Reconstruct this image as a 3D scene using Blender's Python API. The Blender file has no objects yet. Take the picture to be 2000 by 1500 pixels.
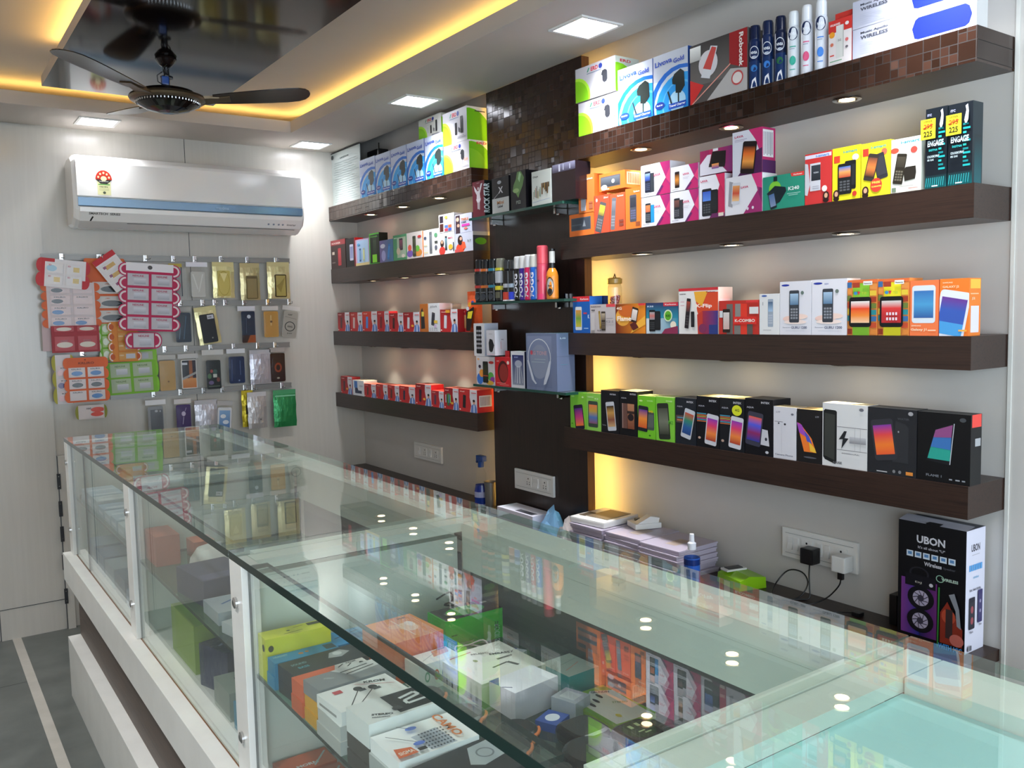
import bpy, math, random
from mathutils import Vector, Matrix
S = bpy.context.scene
C = S.collection
PI = math.pi

# ------------------------------------------------------------------ camera
cd = bpy.data.cameras.new('camera'); cam = bpy.data.objects.new('camera', cd); C.objects.link(cam)
cd.sensor_fit = 'HORIZONTAL'; cd.sensor_width = 36.0; cd.lens = 36.0 * 1696.3 / 2000.0
cd.clip_start = 0.02; cd.clip_end = 60
_yaw, _pit, _rol = 0.60927632, 0.08043674, 0.02226937
_f = Vector((math.sin(_yaw)*math.cos(_pit), math.cos(_yaw)*math.cos(_pit), -math.sin(_pit)))
_r = Vector((math.cos(_yaw), -math.sin(_yaw), 0)); _d = _f.cross(_r)
_r2 = math.cos(_rol)*_r + math.sin(_rol)*_d; _d2 = -math.sin(_rol)*_r + math.cos(_rol)*_d
_m = Matrix((( _r2.x, -_d2.x, -_f.x, 0.0), (_r2.y, -_d2.y, -_f.y, 0.0), (_r2.z, -_d2.z, -_f.z, 1.5), (0, 0, 0, 1)))
cam.matrix_world = _m
S.camera = cam

# ------------------------------------------------------------------ world, view
w = bpy.data.worlds.new('world'); S.world = w; w.use_nodes = True
bg = w.node_tree.nodes['Background']; bg.inputs[0].default_value = (0.78, 0.89, 1.0, 1); bg.inputs[1].default_value = 0.55
vs = S.view_settings; S.display_settings.display_device = 'sRGB'
vs.view_transform = 'Standard'; vs.look = 'None'; vs.gamma = 1.0; vs.use_curve_mapping = False
vs.exposure = 0.95
cy = S.cycles
cy.max_bounces = 8; cy.diffuse_bounces = 4; cy.glossy_bounces = 4; cy.transmission_bounces = 6
cy.transparent_max_bounces = 14; cy.caustics_reflective = False; cy.caustics_refractive = False
cy.sample_clamp_indirect = 4.0; cy.use_denoising = True

PANEL_W = 4.3       # each square ceiling panel
COVE_E = 15.0       # warm strips in the cove
BACKLIT_E = 22.0     # warm strip behind the dark wall panel
SPOT_W = 1.6       # shelf downlights
DAY_W = 50.0      # daylight through the shop front; also scales the added side light

def daylight():
    l = bpy.data.lights.new('shopfront_daylight', 'AREA'); l.shape = 'RECTANGLE'; l.size = 2.7; l.size_y = 2.0
    l.energy = DAY_W; l.color = (0.74, 0.87, 1.0)
    o = bpy.data.objects.new('shopfront_daylight', l); C.objects.link(o)
    o.location = (0.72, -2.95, 1.3); o.rotation_euler = (PI/2, 0, 0)
    l = bpy.data.lights.new('added_side_light', 'AREA'); l.shape = 'RECTANGLE'; l.size = 2.2; l.size_y = 1.9  # assumed daylight from the unseen left, added to brighten right wall and counters
    l.energy = DAY_W*1.35; l.color = (0.74, 0.87, 1.0)
    o = bpy.data.objects.new('added_side_light', l); C.objects.link(o)
    o.location = (-0.745, -1.6, 1.2); o.rotation_euler = (PI/2, 0, -PI/2)
daylight()

# ------------------------------------------------------------------ colour and materials
def lin(c):
    if isinstance(c, str):
        c = c.lstrip('#')
        if len(c) == 3: c = ''.join(k*2 for k in c)
        v = [int(c[i:i+2], 16)/255 for i in (0, 2, 4)]
    else: v = list(c)
    return tuple((x/12.92 if x <= 0.04045 else ((x+0.055)/1.055)**2.4) for x in v) + (1.0,)

def mat(name, col, rough=0.5, metal=0.0, **k):
    m = bpy.data.materials.new(name); m.use_nodes = True
    b = m.node_tree.nodes['Principled BSDF']
    b.inputs['Base Color'].default_value = lin(col); b.inputs['Roughness'].default_value = rough
    b.inputs['Metallic'].default_value = metal
    for a, v in k.items(): b.inputs[a.replace('_', ' ')].default_value = v
    return m
def nt(m): return m.node_tree.nodes, m.node_tree.links, m.node_tree.nodes['Principled BSDF']

def print_mat(name, rough, spec=0.5):
    m = mat(name, 'fff', rough); N, L, b = nt(m)
    a = N.new('ShaderNodeAttribute'); a.attribute_name = 'Col'
    L.new(a.outputs['Color'], b.inputs['Base Color']); b.inputs['Specular IOR Level'].default_value = spec
    return m
M = {}
M['card'] = print_mat('printed_card', 0.42, 0.3)
M['gloss'] = print_mat('glossy_print', 0.2, 0.4)

def ramp(N, L, fac, stops):
    r = N.new('ShaderNodeValToRGB'); r.color_ramp.elements[0].position = stops[0][0]; r.color_ramp.elements[0].color = lin(stops[0][1])
    r.color_ramp.elements[1].position = stops[-1][0]; r.color_ramp.elements[1].color = lin(stops[-1][1])
    for p, c in stops[1:-1]:
        e = r.color_ramp.elements.new(p); e.color = lin(c)
    L.new(fac, r.inputs[0]); return r.outputs[0]
def noise(N, L, scale, vec_scale=(1, 1, 1), detail=4, rough=0.6):
    g = N.new('ShaderNodeNewGeometry'); mp = N.new('ShaderNodeMapping'); mp.inputs['Scale'].default_value = vec_scale
    n = N.new('ShaderNodeTexNoise'); n.inputs['Scale'].default_value = scale; n.inputs['Detail'].default_value = detail
    n.inputs['Roughness'].default_value = rough
    L.new(g.outputs['Position'], mp.inputs[0]); L.new(mp.outputs[0], n.inputs['Vector']); return n.outputs[0]
def bump(N, L, b, h, strength=0.2, dist=0.002):
    u = N.new('ShaderNodeBump'); u.inputs['Strength'].default_value = strength; u.inputs['Distance'].default_value = dist
    L.new(h, u.inputs['Height']); L.new(u.outputs[0], b.inputs['Normal'])

M['foil'] = print_mat('crinkled_foil', 0.28); _N, _L, _b = nt(M['foil']); bump(_N, _L, _b, noise(_N, _L, 60, (1, 1, 0.5), 3, 0.5), 0.6, 0.004); M['foil'].node_tree.nodes['Principled BSDF'].inputs['Metallic'].default_value = 0.45
def wood(name, c0, c1, rough, axis):
    m = mat(name, c0, rough); N, L, b = nt(m)
    sc = {'y': (60, 2.0, 90), 'x': (2.0, 60, 90), 'z': (60, 60, 2.0)}[axis]
    n = noise(N, L, 1.6, sc, 6, 0.65)
    L.new(ramp(N, L, n, [(0.32, c0), (0.5, c1), (0.68, c0)]), b.inputs['Base Color'])
    bump(N, L, b, n, 0.15, 0.0006); return m
M['wood'] = wood('dark_walnut_laminate', '1e1310', '35231c', 0.36, 'y')
M['wood_v'] = wood('dark_walnut_laminate_upright', '1c120f', '2c1d18', 0.3, 'z')
M['wood_edge'] = wood('brown_wood_edge', '5e3a1c', '77491f', 0.4, 'z')
M['recess'] = wood('grey_brown_veneer', '3a302c', '57493f', 0.5, 'y')

def mosaic():
    m = mat('mosaic_tile', '2a1a16', 0.16); N, L, b = nt(m)
    g = N.new('ShaderNodeNewGeometry'); sep = N.new('ShaderNodeSeparateXYZ'); L.new(g.outputs['Position'], sep.inputs[0])
    def mth(op, a, bb=None):
        q = N.new('ShaderNodeMath'); q.operation = op
        for i, v in enumerate((a, bb)):
            if v is None: continue
            if isinstance(v, (int, float)): q.inputs[i].default_value = v
            else: L.new(v, q.inputs[i])
        return q.outputs[0]
    def cell(size):
        y = mth('DIVIDE', sep.outputs['Y'], size); z = mth('DIVIDE', sep.outputs['Z'], size)
        fy, fz = mth('FLOOR', y), mth('FLOOR', z)
        c = N.new('ShaderNodeCombineXYZ'); L.new(fy, c.inputs[0]); L.new(fz, c.inputs[1]); c.inputs[2].default_value = size*100
        wn = N.new('ShaderNodeTexWhiteNoise'); wn.noise_dimensions = '3D'; L.new(c.outputs[0], wn.inputs['Vector'])
        ry, rz = mth('FRACT', y), mth('FRACT', z)
        e = mth('MINIMUM', mth('MINIMUM', ry, mth('SUBTRACT', 1.0, ry)), mth('MINIMUM', rz, mth('SUBTRACT', 1.0, rz)))
        return wn.outputs['Value'], wn.outputs['Color'], mth('MULTIPLY', e, size)
    v1, c1, e1 = cell(0.042); v2, c2, e2 = cell(0.021)
    pick = mth('GREATER_THAN', v1, 0.5)
    def mix(f, a, bb, kind='FLOAT'):
        q = N.new('ShaderNodeMix'); q.data_type = kind; L.new(f, q.inputs[0])
        i = {'FLOAT': (2, 3, 0), 'RGBA': (6, 7, 2)}[kind]
        L.new(a, q.inputs[i[0]]); L.new(bb, q.inputs[i[1]]); return q.outputs[i[2]]
    val = mix(pick, v1, v2); edge = mix(pick, e1, e2); col = mix(pick, c1, c2, 'RGBA')
    tile = ramp(N, L, val, [(0.0, '241610'), (0.5, '301e17'), (0.9, '38241c'), (1.0, '443028')])
    line = mth('LESS_THAN', edge, 0.0011)
    dk = N.new('ShaderNodeRGB'); dk.outputs[0].default_value = lin('120a08')
    L.new(mix(line, tile, dk.outputs[0], 'RGBA'), b.inputs['Base Color'])
    rr = mth('ADD', mth('MULTIPLY', val, 0.14), 0.12); L.new(mth('ADD', rr, mth('MULTIPLY', line, 0.5)), b.inputs['Roughness'])
    vm = N.new('ShaderNodeVectorMath'); vm.operation = 'SUBTRACT'; L.new(col, vm.inputs[0]); vm.inputs[1].default_value = (0.5, 0.5, 0.5)
    vk = N.new('ShaderNodeVectorMath'); vk.operation = 'SCALE'; L.new(vm.outputs[0], vk.inputs[0]); vk.inputs['Scale'].default_value = 0.06
    va = N.new('ShaderNodeVectorMath'); va.operation = 'ADD'; L.new(vk.outputs[0], va.inputs[0]); L.new(g.outputs['Normal'], va.inputs[1])
    vn = N.new('ShaderNodeVectorMath'); vn.operation = 'NORMALIZE'; L.new(va.outputs[0], vn.inputs[0]); L.new(vn.outputs[0], b.inputs['Normal'])
    return m
M['mosaic'] = mosaic()

def plaster(name, c0, c1, rough, scale=3, vs=(1, 1, 1), bs=0.05):
    m = mat(name, c0, rough); N, L, b = nt(m); n = noise(N, L, scale, vs, 5, 0.6)
    L.new(ramp(N, L, n, [(0.35, c0), (0.65, c1)]), b.inputs['Base Color']); bump(N, L, b, n, bs, 0.001); return m
M['wall'] = plaster('cream_wall_paint', 'c3c0bb', 'c8c5c0', 0.5)
M['wall_lam'] = plaster('off_white_glossy_laminate', 'c2beb5', 'c6c2b9', 0.2, 2.0, (30, 30, 1.2), 0.006)
M['ceil'] = plaster('matt_ceiling_paint', 'b9b2aa', 'bdb6ae', 0.7)
M['floor'] = plaster('grey_floor_tile', '4c504d', '5c605c', 0.32, 5)
M['floor_line'] = plaster('pale_floor_strip', 'a19d94', 'aba79e', 0.4, 9)
M['white_lam'] = plaster('white_laminate', 'd2d2cc', 'dadad4', 0.3, 8)
M['pale_lam'] = plaster('pale_green_white_laminate', 'd6dfd5', 'dce5da', 0.35, 8)
M['slab'] = mat('glossy_black_brown_acrylic', '0e0807', 0.09, Specular_IOR_Level=0.45)
M['grey_lam'] = mat('dark_grey_laminate', '4a4d4f', 0.35)
M['white_pl'] = mat('white_plastic', 'e4e3df', 0.28)
M['ac_white'] = mat('glossy_white_plastic', 'eceae6', 0.12)
M['ac_trim'] = mat('blue_silver_trim', '7f9bb4', 0.22, 0.5)
M['chrome'] = mat('chrome', 'c8c8c8', 0.14, 1.0)
M['steel'] = mat('brushed_steel', '8a8884', 0.42, 0.6)
M['black_pl'] = mat('black_plastic', '101012', 0.3)
M['dark_pl'] = mat('dark_grey_plastic', '2c2d30', 0.35)
M['bronze'] = mat('antique_bronze', '6b5c48', 0.3, 0.8)
M['fan_dark'] = mat('dark_brown_lacquer', '19110f', 0.22)
M['fan_pale'] = mat('brushed_grey_lacquer', '5a5450', 0.3, 0.4)
M['blue_pl'] = mat('blue_plastic', '0f3f86', 0.3)
M['green_pl'] = mat('lime_green_plastic', '8cc419', 0.3)
M['glass_edge'] = mat('dark_green_glass_edge', '0d2420', 0.12)
M['glass_edge2'] = mat('green_glass_shelf_edge', '1c4a40', 0.12)

def glass(name, tint, ior=1.5, rough=0.0, haze=0.0):
    m = bpy.data.materials.new(name); m.use_nodes = True; N, L = m.node_tree.nodes, m.node_tree.links
    N.remove(N['Principled BSDF']); out = N['Material Output']
    t = N.new('ShaderNodeBsdfTransparent'); t.inputs[0].default_value = lin(tint)
    g = N.new('ShaderNodeBsdfGlossy'); g.inputs['Roughness'].default_value = rough; g.inputs[0].default_value = (1, 1, 1, 1)
    f = N.new('ShaderNodeFresnel'); gg = N.new('ShaderNodeNewGeometry'); mr = N.new('ShaderNodeMapRange')
    mr.inputs['To Min'].default_value = ior; mr.inputs['To Max'].default_value = 1.0/ior   # same reflectance from either side of the pane
    L.new(gg.outputs['Backfacing'], mr.inputs['Value']); L.new(mr.outputs[0], f.inputs[0])
    x = N.new('ShaderNodeMixShader'); L.new(f.outputs[0], x.inputs[0]); L.new(t.outputs[0], x.inputs[1]); L.new(g.outputs[0], x.inputs[2])
    o = x.outputs[0]
    if haze > 0:
        d = N.new('ShaderNodeBsdfDiffuse'); d.inputs[0].default_value = lin('dfe6e2')
        y = N.new('ShaderNodeMixShader'); y.inputs[0].default_value = haze; L.new(o, y.inputs[1]); L.new(d.outputs[0], y.inputs[2]); o = y.outputs[0]
    L.new(o, out.inputs[0]); return m
M['glass'] = glass('clear_counter_glass', 'fbfffd', haze=0.02)
M['glass_v'] = glass('clear_front_glass', 'fbfefc', haze=0.012)
M['glass_s'] = glass('green_tinted_shelf_glass', 'b9d8cc', haze=0.03)
M['film'] = glass('clear_plastic_film', 'fcfcfb', 1.18, 0.2, 0.015)
M['jar'] = glass('clear_jar_glass', 'f2f2ea', 1.5, 0.02, 0.04)
M['pale_top'] = mat('pale_aqua_backed_glass', 'b2e6e6', 0.3)

def emis(name, col, e):
    m = bpy.data.materials.new(name); m.use_nodes = True; N, L = m.node_tree.nodes, m.node_tree.links
    N.remove(N['Principled BSDF']); q = N.new('ShaderNodeEmission'); q.inputs[0].default_value = lin(col); q.inputs[1].default_value = e
    L.new(q.outputs[0], N['Material Output'].inputs[0]); return m
M['e_panel'] = emis('cool_white_led_panel', 'f3f5ff', 7.0)
M['e_cove'] = emis('warm_led_strip', 'ffcb6e', COVE_E)
M['e_back'] = emis('warm_backlight_strip', 'ffc65c', BACKLIT_E)
M['e_spot'] = emis('warm_spot_lens', 'ffe2b0', 12.0)

# ------------------------------------------------------------------ mesh builder
_tc = {}
def text_mesh(s, bold=0.0):
    k = (s, bold)
    if k in _tc: return _tc[k]
    cu = bpy.data.curves.new('t', 'FONT'); cu.body = s; cu.size = 1.0; cu.resolution_u = 2; cu.offset = bold
    o = bpy.data.objects.new('t', cu)
    me = o.to_mesh(); vsx = [tuple(v.co[:2]) for v in me.vertices]; ps = [tuple(p.vertices) for p in me.polygons]
    o.to_mesh_clear(); bpy.data.objects.remove(o); bpy.data.curves.remove(cu)
    if not vsx: vsx = [(0, 0), (0.1, 0), (0, 0.1)]; ps = []
    x0 = min(v[0] for v in vsx); x1 = max(v[0] for v in vsx); y0 = min(v[1] for v in vsx); y1 = max(v[1] for v in vsx)
    H = max(y1-y0, 1e-6)
    _tc[k] = ([((a-x0)/H, (b-y0)/H) for a, b in vsx], ps, (x1-x0)/H); return _tc[k]

def clip(poly):
    for ax, lim, s in ((0, 0.0, 1), (0, 1.0, -1), (1, 0.0, 1), (1, 1.0, -1)):
        out = []
        for i, p in enumerate(poly):
            q = poly[i-1]; ip = s*(p[ax]-lim) >= 0; iq = s*(q[ax]-lim) >= 0
            if ip != iq:
                t = (lim-q[ax])/(p[ax]-q[ax]); out.append((q[0]+t*(p[0]-q[0]), q[1]+t*(p[1]-q[1])))
            if ip: out.append(p)
        poly = out
        if len(poly) < 3: return []
    return poly

class MB:
    def __init__(s): s.v = []; s.f = []; s.c = []; s.mi = []; s.sm = []; s.mats = []
    def m(s, k):
        mt = M[k] if isinstance(k, str) else k
        if mt not in s.mats: s.mats.append(mt)
        return s.mats.index(mt)
    def face(s, pts, mk='card', col='fff', smooth=False, cols=None):
        n = len(s.v); s.v += [tuple(p) for p in pts]; s.f.append(tuple(range(n, n+len(pts))))
        s.mi.append(s.m(mk)); s.sm.append(smooth)
        s.c.append([lin(x) for x in cols] if cols else [lin(col)]*len(pts))
    def mesh(s, vs_, fs, mk, col='fff', smooth=False):
        n = len(s.v); s.v += [tuple(p) for p in vs_]; c = lin(col); i = s.m(mk)
        for f in fs:
            s.f.append(tuple(n+k for k in f)); s.mi.append(i); s.sm.append(smooth); s.c.append([c]*len(f))
    def box(s, x0, x1, y0, y1, z0, z1, mk='card', col='fff', bev=0.0, cols=None, mks=None):
        # face order: -x, +x, -y, +y, bottom, top
        if x0 > x1: x0, x1 = x1, x0
        if y0 > y1: y0, y1 = y1, y0
        P = [(x0,y0,z0),(x1,y0,z0),(x1,y1,z0),(x0,y1,z0),(x0,y0,z1),(x1,y0,z1),(x1,y1,z1),(x0,y1,z1)]
        F = [(0,4,7,3),(1,2,6,5),(0,1,5,4),(3,7,6,2),(0,3,2,1),(4,5,6,7)]
        if bev > 0:
            import bmesh
            bm = bmesh.new(); vv = [bm.verts.new(p) for p in P]
            for f in F: bm.faces.new([vv[i] for i in f])
            bmesh.ops.bevel(bm, geom=bm.edges[:], offset=bev, segments=2, profile=0.7, affect='EDGES')
            bm.verts.index_update(); s.mesh([v.co[:] for v in bm.verts], [[v.index for v in f.verts] for f in bm.faces], mk, col); bm.free(); return
        n = len(s.v); s.v += P
        for i, f in enumerate(F):
            s.f.append(tuple(n+k for k in f)); s.mi.append(s.m(mks[i] if mks and mks[i] else mk)); s.sm.append(False)
            s.c.append([lin(cols[i] if cols and cols[i] else col)]*4)
    def lathe(s, cx, cy_, prof, mk='card', col='fff', n=20, cols=None, smooth=True):
        # prof: (r, z) list
        for i in range(len(prof)-1):
            (r0, z0), (r1, z1) = prof[i], prof[i+1]
            cc = cols[i] if cols else col
            for k in range(n):
                a, b = 2*PI*k/n, 2*PI*(k+1)/n
                p = [(cx+r0*math.cos(a), cy_+r0*math.sin(a), z0), (cx+r0*math.cos(b), cy_+r0*math.sin(b), z0),
                     (cx+r1*math.cos(b), cy_+r1*math.sin(b), z1), (cx+r1*math.cos(a), cy_+r1*math.sin(a), z1)]
                if r0 < 1e-6: p = [p[0], p[2], p[3]]
                elif r1 < 1e-6: p = p[:3]
                s.face(p, mk, cc, smooth and r0 > 1e-6 and r1 > 1e-6)
    def tube(s, pts, r, mk='black_pl', col='fff', n=8):
        pts = [Vector(p) for p in pts]; rings = []
        if 5 <= len(pts) <= 16 and not isinstance(r, (list, tuple)):   # smooth the run
            q = [pts[0]*2-pts[1]]+pts+[pts[-1]*2-pts[-2]]; sm = []
            for i in range(1, len(q)-2):
                for k in range(4):
                    u = k/4; sm.append(0.5*((2*q[i])+(q[i+1]-q[i-1])*u+(2*q[i-1]-5*q[i]+4*q[i+1]-q[i+2])*u*u+(3*q[i]-q[i-1]-3*q[i+1]+q[i+2])*u**3))
            pts = sm+[pts[-1]]
        for i, p in enumerate(pts):
            d = (pts[min(i+1, len(pts)-1)] - pts[max(i-1, 0)]).normalized()
            a = d.orthogonal().normalized() if i == 0 else (A - d*A.dot(d)).normalized()
            A = a; b = d.cross(a); rr = r[i] if isinstance(r, (list, tuple)) else r
            rings.append([p + rr*(a*math.cos(2*PI*k/n) + b*math.sin(2*PI*k/n)) for k in range(n)])
        n0 = len(s.v); s.v += [tuple(q) for ring in rings for q in ring]; c = lin(col); mi = s.m(mk)
        for i in range(len(rings)-1):
            for k in range(n):
                s.f.append((n0+i*n+k, n0+i*n+(k+1) % n, n0+(i+1)*n+(k+1) % n, n0+(i+1)*n+k)); s.mi.append(mi); s.sm.append(True); s.c.append([c]*4)
        for base in (0, (len(rings)-1)*n):
            s.f.append(tuple(n0+base+k for k in range(n))); s.mi.append(mi); s.sm.append(False); s.c.append([c]*n)
    def prism(s, poly, y0, y1, mk, col='fff', axis='y', smooth=False, capmk=None):
        # poly: list of 2D points in the plane across `axis`
        def P(a, t): return {'y': (a[0], t, a[1]), 'x': (t, a[0], a[1]), 'z': (a[0], a[1], t)}[axis]
        n = len(poly)
        for i in range(n):
            a, b = poly[i], poly[(i+1) % n]; s.face([P(a, y0), P(b, y0), P(b, y1), P(a, y1)], mk, col, smooth)
        s.face([P(a, y0) for a in poly][::-1], capmk or mk, col); s.face([P(a, y1) for a in poly], capmk or mk, col)
    def art(s, fm, W, H, items, mk='card', l0=1, eps=0.00016):
        """prints on a face. fm(u, v, lift) gives the point; u, v run 0..1"""
        lay = l0
        for it in items:
            k = it[0]; e = lay*eps; lay += 1
            if k == 'r': polys = [([(it[1], it[2]), (it[3], it[2]), (it[3], it[4]), (it[1], it[4])], it[5])]
            elif k == 'g':
                u0, v0, u1, v1, ca, cb = it[1:7]
                s.face([fm(u0, v0, e), fm(u1, v0, e), fm(u1, v1, e), fm(u0, v1, e)], mk, cols=[ca, ca, cb, cb]); continue
            elif k == 'gh':
                u0, v0, u1, v1, ca, cb = it[1:7]
                s.face([fm(u0, v0, e), fm(u1, v0, e), fm(u1, v1, e), fm(u0, v1, e)], mk, cols=[ca, cb, cb, ca]); continue
            elif k == 'p': polys = [(list(it[1]), it[2])]
            elif k == 'e': polys = [([(it[1]+it[3]*math.cos(2*PI*i/24), it[2]+it[4]*math.sin(2*PI*i/24)) for i in range(24)], it[5])]
            elif k == 'o':   # ring: cu cv ru rv thick col
                cu_, cv_, ru, rv, th, co = it[1:7]; polys = []
                for i in range(24):
                    a, b = 2*PI*i/24, 2*PI*(i+1)/24
                    polys.append(([(cu_+ru*math.cos(a), cv_+rv*math.sin(a)), (cu_+ru*math.cos(b), cv_+rv*math.sin(b)),
                                   (cu_+ru*(1-th)*math.cos(b), cv_+rv*(1-th)*math.sin(b)), (cu_+ru*(1-th)*math.cos(a), cv_+rv*(1-th)*math.sin(a))], co))
            elif k == 'l':   # line u0 v0 u1 v1 width(in v) col
                u0, v0, u1, v1, wd, co = it[1:7]; dx, dy = (u1-u0)*W, (v1-v0)*H; ln = math.hypot(dx, dy) or 1; nx, ny = -dy/ln*wd*H/2, dx/ln*wd*H/2
                polys = [([(u0+nx/W, v0+ny/H), (u0-nx/W, v0-ny/H), (u1-nx/W, v1-ny/H), (u1+nx/W, v1+ny/H)], co)]
            elif k == 't':   # text u v h col [wmax] [angle]
                tx, u, v, h, co = it[1:6]; wm = it[6] if len(it) > 6 else None; an = it[7] if len(it) > 7 else 0
                vv, pp, tw = text_mesh(tx, 0.03); hh = h*H; sx = hh
                if wm: sx = wm*(W if abs(an) < 45 else H)/max(tw, 1e-6)
                ca, sa = math.cos(math.radians(an)), math.sin(math.radians(an))
                pts = [(u+(a*sx*ca-b*hh*sa)/W, v+(a*sx*sa+b*hh*ca)/H) for a, b in vv]
                s.mesh([fm(a, b, e) for a, b in pts], pp, mk, co); continue
            elif k == 'ph':  # phone: cu cv w h (fractions of face height) angle body screen-colours [keypad]
                cu_, cv_, pw, phh, an, bc, sc = it[1:8]; key = it[8] if len(it) > 8 else None
                ca, sa = math.cos(math.radians(an)), math.sin(math.radians(an)); pw *= H; phh *= H
                def T(a, b): return (cu_+(a*pw*ca-b*phh*sa)/W, cv_+(a*pw*sa+b*phh*ca)/H)
                rr = 0.12; body = []
                for q, (sx_, sy_) in enumerate(((1, 1), (-1, 1), (-1, -1), (1, -1))):
                    for j in range(4):
                        t = q*PI/2 + j*PI/6; ar = pw/phh
                        body.append(T(sx_*(0.5-rr)+rr*math.cos(t), sy_*(0.5-rr*ar)+rr*ar*math.sin(t)))
                bp = clip(body)
                if bp: s.face([fm(a, b, e) for a, b in bp], mk, bc)
                e2 = e+eps; lay += 1
                s0 = 0.36 if not key else 0.4; s1 = -0.36 if not key else 0.05
                n = len(sc)
                for j in range(n-1 if n > 1 else 1):
                    va = s0+(s1-s0)*j/max(n-1, 1); vb = s0+(s1-s0)*(j+1)/max(n-1, 1)
                    c0 = sc[j]; c1 = sc[min(j+1, n-1)]
                    q = [T(-0.42, va), T(0.42, va), T(0.42, vb), T(-0.42, vb)]
                    if all(-0.001 <= a <= 1.001 and -0.001 <= b <= 1.001 for a, b in q):
                        s.face([fm(a, b, e2) for a, b in q], mk, cols=[c0, c0, c1, c1])
                    else:
                        q = clip(q)
                        if q: s.face([fm(a, b, e2) for a, b in q], mk, c0)
                if key:
                    for i in range(3):
                        for j in range(4):
                            q = clip([T(-0.36+i*0.26, -0.06-j*0.09), T(-0.16+i*0.26, -0.06-j*0.09), T(-0.16+i*0.26, -0.12-j*0.09), T(-0.36+i*0.26, -0.12-j*0.09)])
                            if q: s.face([fm(a, b, e2) for a, b in q], mk, key)
                continue
            else: continue
            for poly, co in polys:
                poly = clip(poly)
                if poly: s.face([fm(a, b, e) for a, b in poly], mk, co)
    def build(s, name, parent=None, loc=(0, 0, 0), rot=None):
        me = bpy.data.meshes.new(name); lx, ly, lz = loc
        me.from_pydata([(a-lx, b-ly, c-lz) for a, b, c in s.v], [], s.f)
        for mt in s.mats: me.materials.append(mt)
        me.polygons.foreach_set('material_index', s.mi); me.polygons.foreach_set('use_smooth', s.sm)
        at = me.color_attributes.new('Col', 'FLOAT_COLOR', 'CORNER')
        at.data.foreach_set('color', [x for fc in s.c for c in fc for x in c])
        me.update(); o = bpy.data.objects.new(name, me); C.objects.link(o)
        if parent: o.parent = parent
        else: o.location = loc
        if rot: o.rotation_euler = rot
        return o
def tag(o, label, cat, group=None):
    o['label'] = label; o['category'] = cat
    if group: o['group'] = group
    return o
def thing(name, label, cat, loc, group=None, rz=0):
    o = bpy.data.objects.new(name, None); C.objects.link(o); o.location = loc; o.empty_display_size = 0.05
    o.rotation_euler = (0, 0, rz); return tag(o, label, cat, group)
def struct(o):
    o['kind'] = 'structure'; return o
def one(name, label, cat, mb, loc=(0, 0, 0), group=None, rot=None):
    return tag(mb.build(name, None, loc, rot), label, cat, group)

# ================================================================== SETTING
def sbox(name, *a, **k):
    b = MB(); b.box(*a, **k); return struct(b.build(name))
XW, YF = 2.215, 4.72
b = MB(); b.box(-0.75, XW, -3.0, YF, -0.05, 0.0, 'floor')
b.box(0.335, 0.372, -3.0, YF-0.01, 0.0, 0.0006, 'floor_line')
for yy in (-1.9, -0.7, 0.5, 1.7, 2.9, 4.1): b.box(-0.74, 0.334, yy, yy+0.002, 0.0, 0.0004, 'black_pl')
struct(b.build('floor'))
b = MB(); b.box(-0.75, XW, YF, YF+0.05, 0.0, 2.7, 'wall_lam')
for xx in (1.254, 0.03): b.box(xx, xx+0.003, YF-0.0008, YF, 0.0, 2.44, 'dark_pl')
b.box(0.62, 2.2, YF-0.0006, YF, 1.905, 1.9065, 'dark_pl') if False else None
struct(b.build('wall_far'))
b = MB(); b.box(XW, XW+0.05, -3.0, YF+0.05, 0.0, 2.7, 'wall')
b.box(XW-0.004, XW, 1.036, 1.045, 0.0, 2.44, 'white_lam')
struct(b.build('wall_right'))
b = MB(); b.box(-0.80, -0.75, -0.48, YF+0.05, 0, 2.7, 'wall'); b.box(-0.80, -0.75, -3.0, -2.72, 0, 2.7, 'wall'); b.box(-0.80, -0.75, -2.72, -0.48, 2.2, 2.7, 'wall'); struct(b.build('wall_left'))  # opening in this unseen wall is invented to go with the added side light
b = MB(); b.box(-0.75, -0.65, -3.05, -3.0, 0, 2.7, 'wall'); b.box(2.1, XW, -3.05, -3.0, 0, 2.7, 'wall')
b.box(-0.65, 2.1, -3.05, -3.0, 2.3, 2.7, 'wall'); struct(b.build('wall_front'))
# ceiling: upper plane, dropped border round it, closing boards over the shelf niche
b = MB(); b.box(-0.80, 2.11, -3.05, YF+0.05, 2.55, 2.6, 'ceil')
struct(b.build('ceiling'))
b = MB()
b.box(-0.75, 2.10, 4.31, YF, 2.44, 2.485, 'ceil'); b.box(1.675, 2.10, -3.0, 4.31, 2.44, 2.485, 'ceil')
b.box(-0.75, -0.06, -3.0, 4.31, 2.44, 2.485, 'ceil'); b.box(-0.06, 1.675, -3.0, -2.2, 2.44, 2.485, 'ceil')
b.box(1.675, 1.69, -2.2, 4.31, 2.485, 2.497, 'ceil'); b.box(-0.075, 1.69, 4.31, 4.325, 2.485, 2.497, 'ceil')
b.box(-0.075, -0.06, -2.2, 4.31, 2.485, 2.497, 'ceil')
b.box(2.095, 2.10, -3.0, YF, 2.485, 2.56, 'ceil'); b.box(2.10, XW, -3.0, YF, 2.6, 2.65, 'ceil')
struct(b.build('trim_1'))
b = MB()
b.box(1.745, 1.753, -2.15, 4.37, 2.498, 2.506, 'e_cove'); b.box(-0.12, 1.745, 4.385, 4.393, 2.494, 2.502, 'e_cove'); b.box(-0.135, -0.127, -2.15, 4.37, 2.494, 2.502, 'e_cove')
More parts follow.
